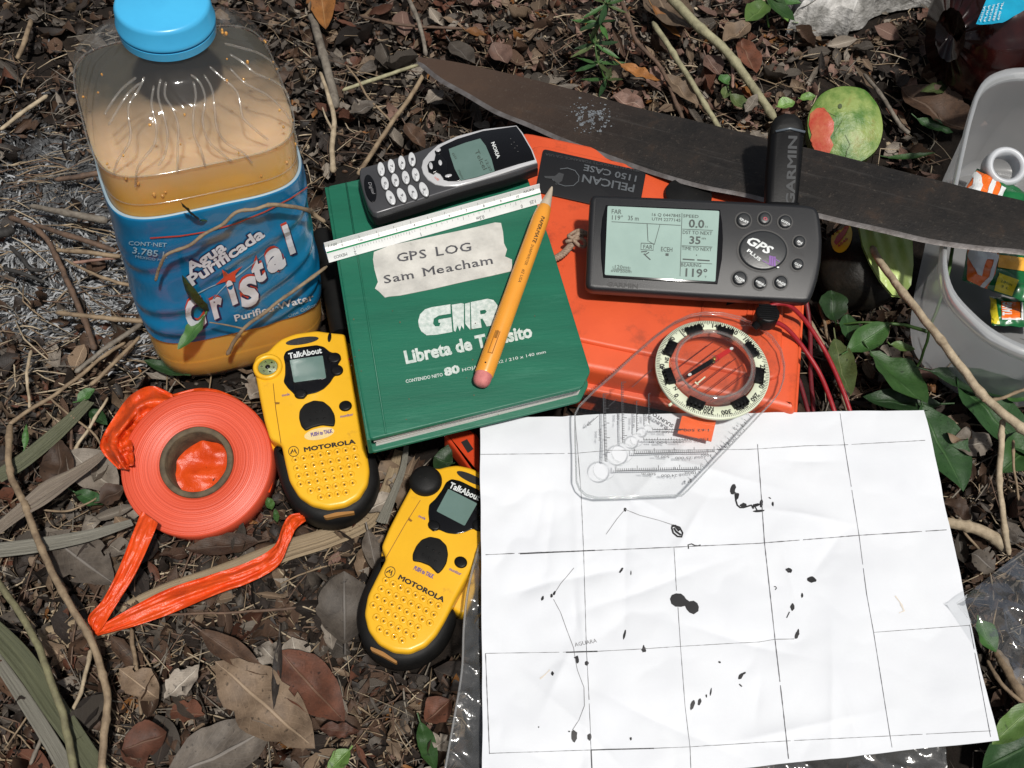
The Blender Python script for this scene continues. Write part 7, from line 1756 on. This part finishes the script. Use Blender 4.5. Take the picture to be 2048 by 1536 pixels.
PL((640, -30), (652, 62), 46, .02, .014, 'orange', 'yellowish orange leaf at the top beside the bottle', shape='ovate', seed=230)
PL((930, 62), (975, 72), 22, .016, .016, 'orange', 'small orange leaf in the litter above the machete', shape='ovate', seed=231)
PL((1480, 80), (1512, 150), 46, .014, .012, 'reddish', 'red leaf right of the long pale stem', shape='broad', seed=232, wav=.2)
PL((1410, 112), (1440, 150), 40, .014, .012, 'pink', 'pinkish leaf with a hole between the two pale stems', shape='broad', seed=233)
PL((1330, 150), (1400, 215), 44, .012, .010, 'tan', 'tan leaf under the grey green stick', shape='broad', seed=234, torn=.3, wav=.2)
PL((1445, 85), (1500, 50), 42, .018, .02, 'tan', 'folded tan leaf right of the long pale stem near the top', shape='broad', seed=235, fold=.4)
PL((1490, 225), (1515, 190), 24, .016, .02, 'pale', 'whitish leaf scrap beside the lower end of the pale stem', shape='ovate', seed=236, torn=.4, wav=.3)
PL((1505, 262), (1528, 290), 36, .014, .014, 'pale', 'cream torn leaf just above the machete near the antenna', shape='broad', seed=237, torn=.5, wav=.2)
PL((1800, 180), (1935, 265), 100, .010, .010, 'brown', 'large brown leaf with green beside it, left of the tub rim', shape='broad', seed=238, torn=.25, wav=.12)
PL((1225, 195), (1290, 215), 40, .014, .014, 'pink', 'pinkish grey leaf lying on the machete spine side', shape='broad', seed=239, torn=.3, wav=.2)
PL((1100, 180), (1160, 172), 18, .016, .016, 'pale', 'thin whitish leaf edge just above the machete middle', shape='narrow', seed=240)
PL((855, 210), (885, 180), 34, .014, .014, 'pale', 'pale pink leaf scrap below the machete tip', shape='broad', seed=241, torn=.4)
PL((900, 85), (950, 130), 40, .010, .012, 'grey', 'grey brown leaf lying above the machete tip', shape='ovate', seed=242)
PL((985, 90), (1015, 130), 48, .012, .012, 'pink', 'pink leaf right of the grey brown leaf above the machete', shape='broad', seed=243, wav=.2)
PL((700, 230), (755, 205), 36, .012, .012, 'grey', 'grey leaf crossed by the thin brown twig', shape='ovate', seed=244, torn=.2)
PL((810, 250), (850, 300), 34, .012, .010, 'brown', 'folded brown leaf with pale midrib behind the phone', shape='ovate', seed=245, fold=.5)
PL((1890, 860), (1945, 880), 50, .016, .02, 'tan', 'curled tan leaf beside the upper right corner of the map', shape='broad', seed=246, torn=.2, wav=.4)
PL((1900, 890), (1985, 890), 56, .016, .016, 'pale', 'curly pale grey leaf right of the big dark green leaf', shape='broad', seed=247, torn=.3, wav=.35)
PL((1850, 770), (1872, 785), 22, .02, .02, 'orange', 'small orange leaf scrap below the pinkish root', shape='broad', seed=248, torn=.4, wav=.3)
PL((1890, 1000), (1940, 1040), 50, .012, .012, 'brown', 'brown crumpled leaf right of the map, above the pale broken stick', shape='broad', seed=249, torn=.4, wav=.4)
PL((1940, 1110), (1990, 1140), 60, .010, .010, 'grey', 'dark grey crumpled leaf below the pale broken stick', shape='broad', seed=250, torn=.3, wav=.3)
PL((1990, 1060), (2030, 1090), 34, .012, .012, 'grey', 'grey leaf right of the pale broken stick', shape='broad', seed=251, torn=.3, wav=.3)
PL((10, 1330), (40, 1400), 44, .006, .006, 'brown', 'brown leaf under the palm strips at the lower left', shape='broad', seed=252, torn=.3)

# ================================================================== LOOSE LEAVES OF THE LITTER, each its own object
CN = {'brown': 'brown', 'reddish': 'rust red', 'tan': 'tan', 'grey': 'grey', 'dark': 'blackish brown', 'pink': 'pinkish', 'pale': 'whitish', 'orange': 'orange'}
SHN = {'broad': 'broad', 'narrow': 'narrow', 'ovate': 'oval', 'torn': 'torn', 'rolled': 'tightly curled'}
ZON = [   # picture box, how many, size px, colours, words
    ((0, 0, 220, 170), 11, (26, 56), ('dark', 'brown', 'grey', 'tan'), 'in the dark litter at the far top left'),
    ((0, 170, 170, 330), 6, (20, 40), ('dark', 'brown', 'grey'), 'in the dark litter left of the bottle shoulder'),
    ((440, 0, 640, 60), 3, (26, 44), ('tan', 'brown', 'grey'), 'behind the blue cap'),
    ((600, 0, 820, 130), 18, (26, 62), ('brown', 'tan', 'grey', 'reddish', 'dark', 'pink'), 'between the bottle and the thin grey stem'),
    ((600, 130, 820, 350), 18, (28, 66), ('brown', 'grey', 'tan', 'reddish', 'dark', 'pale'), 'left of the tan stalk behind the phone'),
    ((780, 150, 1000, 260), 11, (24, 50), ('brown', 'reddish', 'pale', 'dark', 'grey'), 'below the machete tip'),
    ((830, 0, 1020, 115), 20, (24, 58), ('brown', 'pink', 'tan', 'reddish', 'grey', 'pale'), 'above the machete tip'),
    ((1020, 0, 1180, 170), 20, (24, 58), ('pink', 'tan', 'brown', 'reddish', 'pale', 'grey'), 'between the machete and the green sprig'),
    ((1180, 60, 1320, 215), 15, (24, 54), ('pink', 'tan', 'reddish', 'pale', 'brown'), 'right of the green sprig'),
    ((1320, 20, 1450, 250), 24, (22, 52), ('pink', 'tan', 'reddish', 'pale', 'brown', 'grey'), 'between the two pale stems at the top'),
    ((1430, 40, 1620, 270), 30, (20, 50), ('pink', 'tan', 'reddish', 'pale', 'brown', 'orange', 'grey'), 'between the long pale stem and the cut fruit'),
    ((1600, 75, 1780, 180), 18, (22, 52), ('pink', 'tan', 'brown', 'grey', 'pale', 'dark'), 'between the rock and the cut fruit'),
    ((1770, 60, 1940, 200), 15, (24, 54), ('brown', 'grey', 'tan', 'dark', 'pink'), 'between the rock and the tub'),
    ((1770, 200, 1920, 360), 14, (24, 52), ('grey', 'brown', 'pale', 'tan', 'reddish'), 'between the cut fruit and the tub'),
    ((1640, 560, 1860, 830), 14, (26, 60), ('dark', 'brown', 'grey', 'tan'), 'under the green leaves left of the tub'),
    ((1860, 820, 2048, 1110), 14, (30, 70), ('dark', 'brown', 'grey', 'tan', 'pink'), 'right of the map below the tub'),
    ((1940, 1250, 2048, 1536), 8, (30, 70), ('dark', 'brown', 'tan', 'grey'), 'right of the lower corner of the map'),
    ((0, 620, 320, 860), 12, (26, 60), ('dark', 'brown', 'grey', 'tan'), 'between the ash and the tape roll'),
    ((0, 860, 240, 1120), 16, (30, 78), ('dark', 'brown', 'grey', 'tan', 'pale'), 'left of the tape roll'),
    ((90, 1060, 330, 1260), 15, (34, 84), ('grey', 'brown', 'dark', 'tan', 'pale'), 'left of the orange ribbon'),
    ((290, 1060, 560, 1210), 12, (34, 74), ('dark', 'brown', 'grey', 'tan'), 'between the orange ribbon tails'),
    ((0, 1240, 230, 1536), 17, (36, 90), ('grey', 'brown', 'dark', 'tan', 'reddish'), 'in the lower left corner'),
    ((220, 1260, 440, 1536), 20, (40, 90), ('grey', 'tan', 'brown', 'dark', 'pale', 'reddish'), 'left of the largest tan leaf'),
    ((440, 1150, 680, 1330), 20, (34, 76), ('brown', 'tan', 'grey', 'dark', 'pale', 'reddish'), 'below the orange ribbon'),
    ((560, 1350, 900, 1536), 24, (34, 80), ('brown', 'tan', 'dark', 'grey', 'reddish', 'pale'), 'along the bottom between the tan leaf and the bag'),
    ((550, 1030, 800, 1300), 17, (34, 76), ('brown', 'grey', 'dark', 'tan', 'pale'), 'between the ribbon and lower radio'),
    ((740, 880, 900, 990), 9, (24, 50), ('grey', 'pale', 'brown', 'tan'), 'between the two radios'),
]
rnd = random.Random(77); LV = {}
shapes = ['broad', 'ovate', 'narrow', 'torn', 'rolled']
def variant(sh, k):
    key = (sh, k)
    if key not in LV:
        a = {'broad': ('broad', .62, .25, .15, 0, .16), 'ovate': ('ovate', .42, .3, .3, 0, .14), 'narrow': ('narrow', .22, .35, .4, 0, .15), 'torn': ('broad', .66, .3, .2, .75, .34), 'rolled': ('ovate', .40, .9, .9, .15, .3)}[sh]
        LV[key] = leaf_mesh(1, a[1], a[0], a[2]*rnd.uniform(.5, 1.8), a[3]*rnd.uniform(.7, 2), rnd.randint(0, 9999), a[4], a[5], 9, 4)
    return LV[key]
cnt = 0; DS = {}
for (x0, y0, x1, y1), n, (s0, s1), cols, words in ZON:
    n = round(n*.62); combos = [(c_, s_) for c_ in cols for s_ in shapes]; rnd.shuffle(combos); placed = 0; tries = 0
    while placed < min(n, len(combos)) and tries < 400:
        tries += 1; x = rnd.uniform(x0, x1); y = rnd.uniform(y0, y1)
        if hidden(x, y): continue
        ck, sh = combos[placed]; k = rnd.randint(0, 2); key = (sh, k, ck)
        p = W(x, y, gz(0, 0)); p = W(x, y, gz(p.x, p.y)+rnd.uniform(.004, .011)); dist = (p-CAM).length
        L = rnd.uniform(s0, s1)*1.15*dist/FPX
        if sh in ('narrow', 'rolled'): L *= 1.15
        if key not in DS:
            vs, fs, uv = variant(sh, k); DS[key] = mesh_uv('dead_leaf', vs, fs, uv, LM[ck])
        o = bpy.data.objects.new('dead_leaf', DS[key]); COL.objects.link(o)
        o.location = p; o.scale = (L, L, L); o.rotation_euler = (rnd.gauss(0, .35), rnd.gauss(0, .28), rnd.uniform(0, 2*pi))
        tag(o, f'{SHN[sh]} {CN[ck]} dead leaf {words}', 'leaf', 'loose dead leaves of the litter'); placed += 1; cnt += 1
print('loose leaves', cnt)

# ================================================================== GROUND COVER: crumbs of leaf, rootlets and ash, nobody could count
def litter():
    rnd = random.Random(5)
    keys = ['brown', 'dark', 'tan', 'grey', 'reddish', 'pink', 'pale', 'orange']
    V = []; F_ = []; UVs = []; MI = []
    base = []
    for k in range(18):
        sh = shapes[k % 5]; vs, fs, uv = leaf_mesh(1, {'broad': .7, 'ovate': .5, 'narrow': .28, 'torn': .75, 'rolled': .42}[sh], 'broad' if sh in ('broad', 'torn') else sh if sh != 'rolled' else 'ovate', rnd.uniform(.2, .9), rnd.uniform(.1, .6), k*13+5, .9 if k % 3 else .3, .5, 4, 2)
        base.append((vs, fs, uv))
    def put(p, L, mi, b_, rot):
        vs, fs, uv = b_; o = len(V); 
        for v in vs: w = rot @ Vector(v)*L; V.append((p.x+w.x, p.y+w.y, p.z+w.z))
        UVs.extend(uv)
        for f in fs: F_.append([i+o for i in f]); MI.append(mi)
    ash_c = (110, 480)
    N_ = 20500; c = 0; t = 0
    while c < N_ and t < N_*4:
        t += 1
        x, y = (rnd.uniform(-90, 2140), rnd.uniform(-140, 1640)) if rnd.random() < .68 else (rnd.uniform(-700, 2750), rnd.uniform(-330, 2150))
        if y > 100 and rnd.random() > .62: continue
        if hidden(x, y) and rnd.random() < .97: continue
        inash = ((x-ash_c[0])/180)**2+((y-ash_c[1])/210)**2
        if inash < 1 and rnd.random() < .88: continue
        if x < 260 and y < 320 and rnd.random() < .3: continue
        q = W(x, y, 0); q.z = gz(q.x, q.y)+rnd.uniform(-.002, .0085)
        topz = y < 330 and x > 820
        L = (.003+.012*rnd.random()**1.6)*(1.0 if topz else 1.1)*(1+(.5 if rnd.random() < .15 else 0))
        if y < 330 and x > 1150: w_ = (3, 1, 6, 1.5, 2.5, 7, 4.5, .8)  # more pale chips; brighter sunlight here put into the leaf colours
        elif topz: w_ = (6, 2.5, 3.5, 3, 2, 3.5, 1.6, .5)
        elif x < 260 and y < 330: w_ = (4, 9, 1, 2, .5, 0, .2, .3)  # darker leaf mix paints in the dimmer light of this corner
        elif x > 1600: w_ = (5, 6, 2, 2.5, 1, .6, .6, .5)
        else: w_ = (6, 6, 2.2, 4, 1, .3, .8, .25)
        mi = rnd.choices(range(8), w_)[0]
        rot = Euler((rnd.gauss(0, .6), rnd.gauss(0, .6), rnd.uniform(0, 6.28))).to_matrix()
        put(q, L, mi, base[rnd.randrange(18)], rot); c += 1
    me = mesh_uv('leaf_litter', V, F_, UVs, [LM[k] for k in keys], MI)
    o = bpy.data.objects.new('leaf_litter', me); COL.objects.link(o); tag(o, 'fine crumbled leaf litter covering the forest soil', kind='stuff')
    # rootlets, stalks and crumbs
    mb = MB()
    for _ in range(6800):
        x = rnd.uniform(-60, 2110); y = rnd.uniform(-120, 1600)
        if hidden(x, y): continue
        q = W(x, y, 0); q.z = gz(q.x, q.y)+rnd.uniform(.001, .009); L = rnd.uniform(.008, .045); a = rnd.uniform(0, 2*pi)
        if x < 330 and 250 < y < 800: a = rnd.gauss(0, .5)
        d = Vector((cos(a), sin(a), rnd.gauss(0, .06))); s_ = Vector((-d.y, d.x, 0)); r_ = rnd.uniform(.00015, .0006); kk = rnd.gauss(0, .12)
        P = [q-d*L/2, q-d*L*.15+s_*L*kk, q+d*L*.2+s_*L*kk*.6+Vector((0, 0, .001)), q+d*L/2]
        mb.tube(P, [r_*.6, r_, r_*.9, r_*.5], 4, rnd.choices((0, 1, 2, 3), (3, 3, 2, 2))[0])
    o = mb.build('rootlets', [BK['tan'], BK['brown'], BK['grey'], BK['pale']], None, 180); tag(o, 'thin rootlets and broken stalks scattered in the litter', kind='stuff')
    mb = MB()
    for _ in range(5200):
        x = rnd.uniform(-60, 2110); y = rnd.uniform(-120, 1600)
        if hidden(x, y): continue
        q = W(x, y, 0); q.z = gz(q.x, q.y)+.0004; r_ = rnd.uniform(.0006, .0024)*(1 if rnd.random() < .9 else 1.6)
        mb.ellipsoid(q, (r_*rnd.uniform(.6, 1.5), r_*rnd.uniform(.6, 1.4), r_*rnd.uniform(.5, 1)), 5, 4, None, rnd.choices((0, 1, 2, 3), (5, 4, 1.5, 1))[0])
    o = mb.build('soil_crumbs', [LM['dark'], LM['brown'], LM['grey'], BK['pale']], None, 60); tag(o, 'soil crumbs and seed husks lying between the leaves', kind='stuff')
    # ash: fibrous flakes
    mb = MB()
    for _ in range(4200):
        g1, g2 = rnd.gauss(0, 1), rnd.gauss(0, 1); 
        cx_, cy_, sx_, sy_ = rnd.choices(((70, 560, 75, 55), (220, 620, 62, 42), (60, 330, 75, 80), (230, 690, 40, 18), (120, 450, 90, 50)), (5, 4, 2, 2, 2))[0]
        x = cx_+g1*sx_; y = cy_+g2*sy_
        if hidden(x, y): continue
        q = W(x, y, 0); q.z = gz(q.x, q.y)+rnd.uniform(.0008, .0045)
        flow = nz(q.x, q.y, 8, 28)*4+.6; a = flow+rnd.gauss(0, .35); L = rnd.uniform(.002, .008); d = Vector((cos(a), sin(a), rnd.gauss(0, .10))); s_ = Vector((-d.y, d.x, 0)); w_ = rnd.uniform(.0002, .0006)
        n_ = 4; kk = rnd.gauss(0, .5); P = []
        for i in range(n_+1): tt = i/n_; P.append(q+d*L*(tt-.5)+s_*L*kk*(tt*(1-tt))+Vector((0, 0, .0012*sin(tt*3.1))))
        up = (s_*rnd.uniform(.3, 1)+Vector((0, 0, rnd.uniform(.1, .9)))).normalized()
        o_ = len(mb.v)
        for p in P: mb.v += [tuple(p+up*w_), tuple(p-up*w_)]
        mi = rnd.choices((0, 1, 2), (4, 3, 3) if y > 430 else (1, 3, 6))[0]
        for i in range(n_): mb.f.append([o_+2*i, o_+2*i+2, o_+2*i+3, o_+2*i+1]); mb.m.append(mi)
    am = [mat('ash_white', (.36, .37, .38), .95, (.24, .25, .26), 300), mat('ash_grey', (.19, .195, .2), .95, (.11, .115, .12), 300), mat('ash_dark', (.06, .062, .066), .95, (.025, .026, .028), 300)]
    o = mb.build('ash_flakes', am, None, 180); tag(o, 'fibrous grey and white ash flakes of a burnt patch', kind='stuff')
litter()
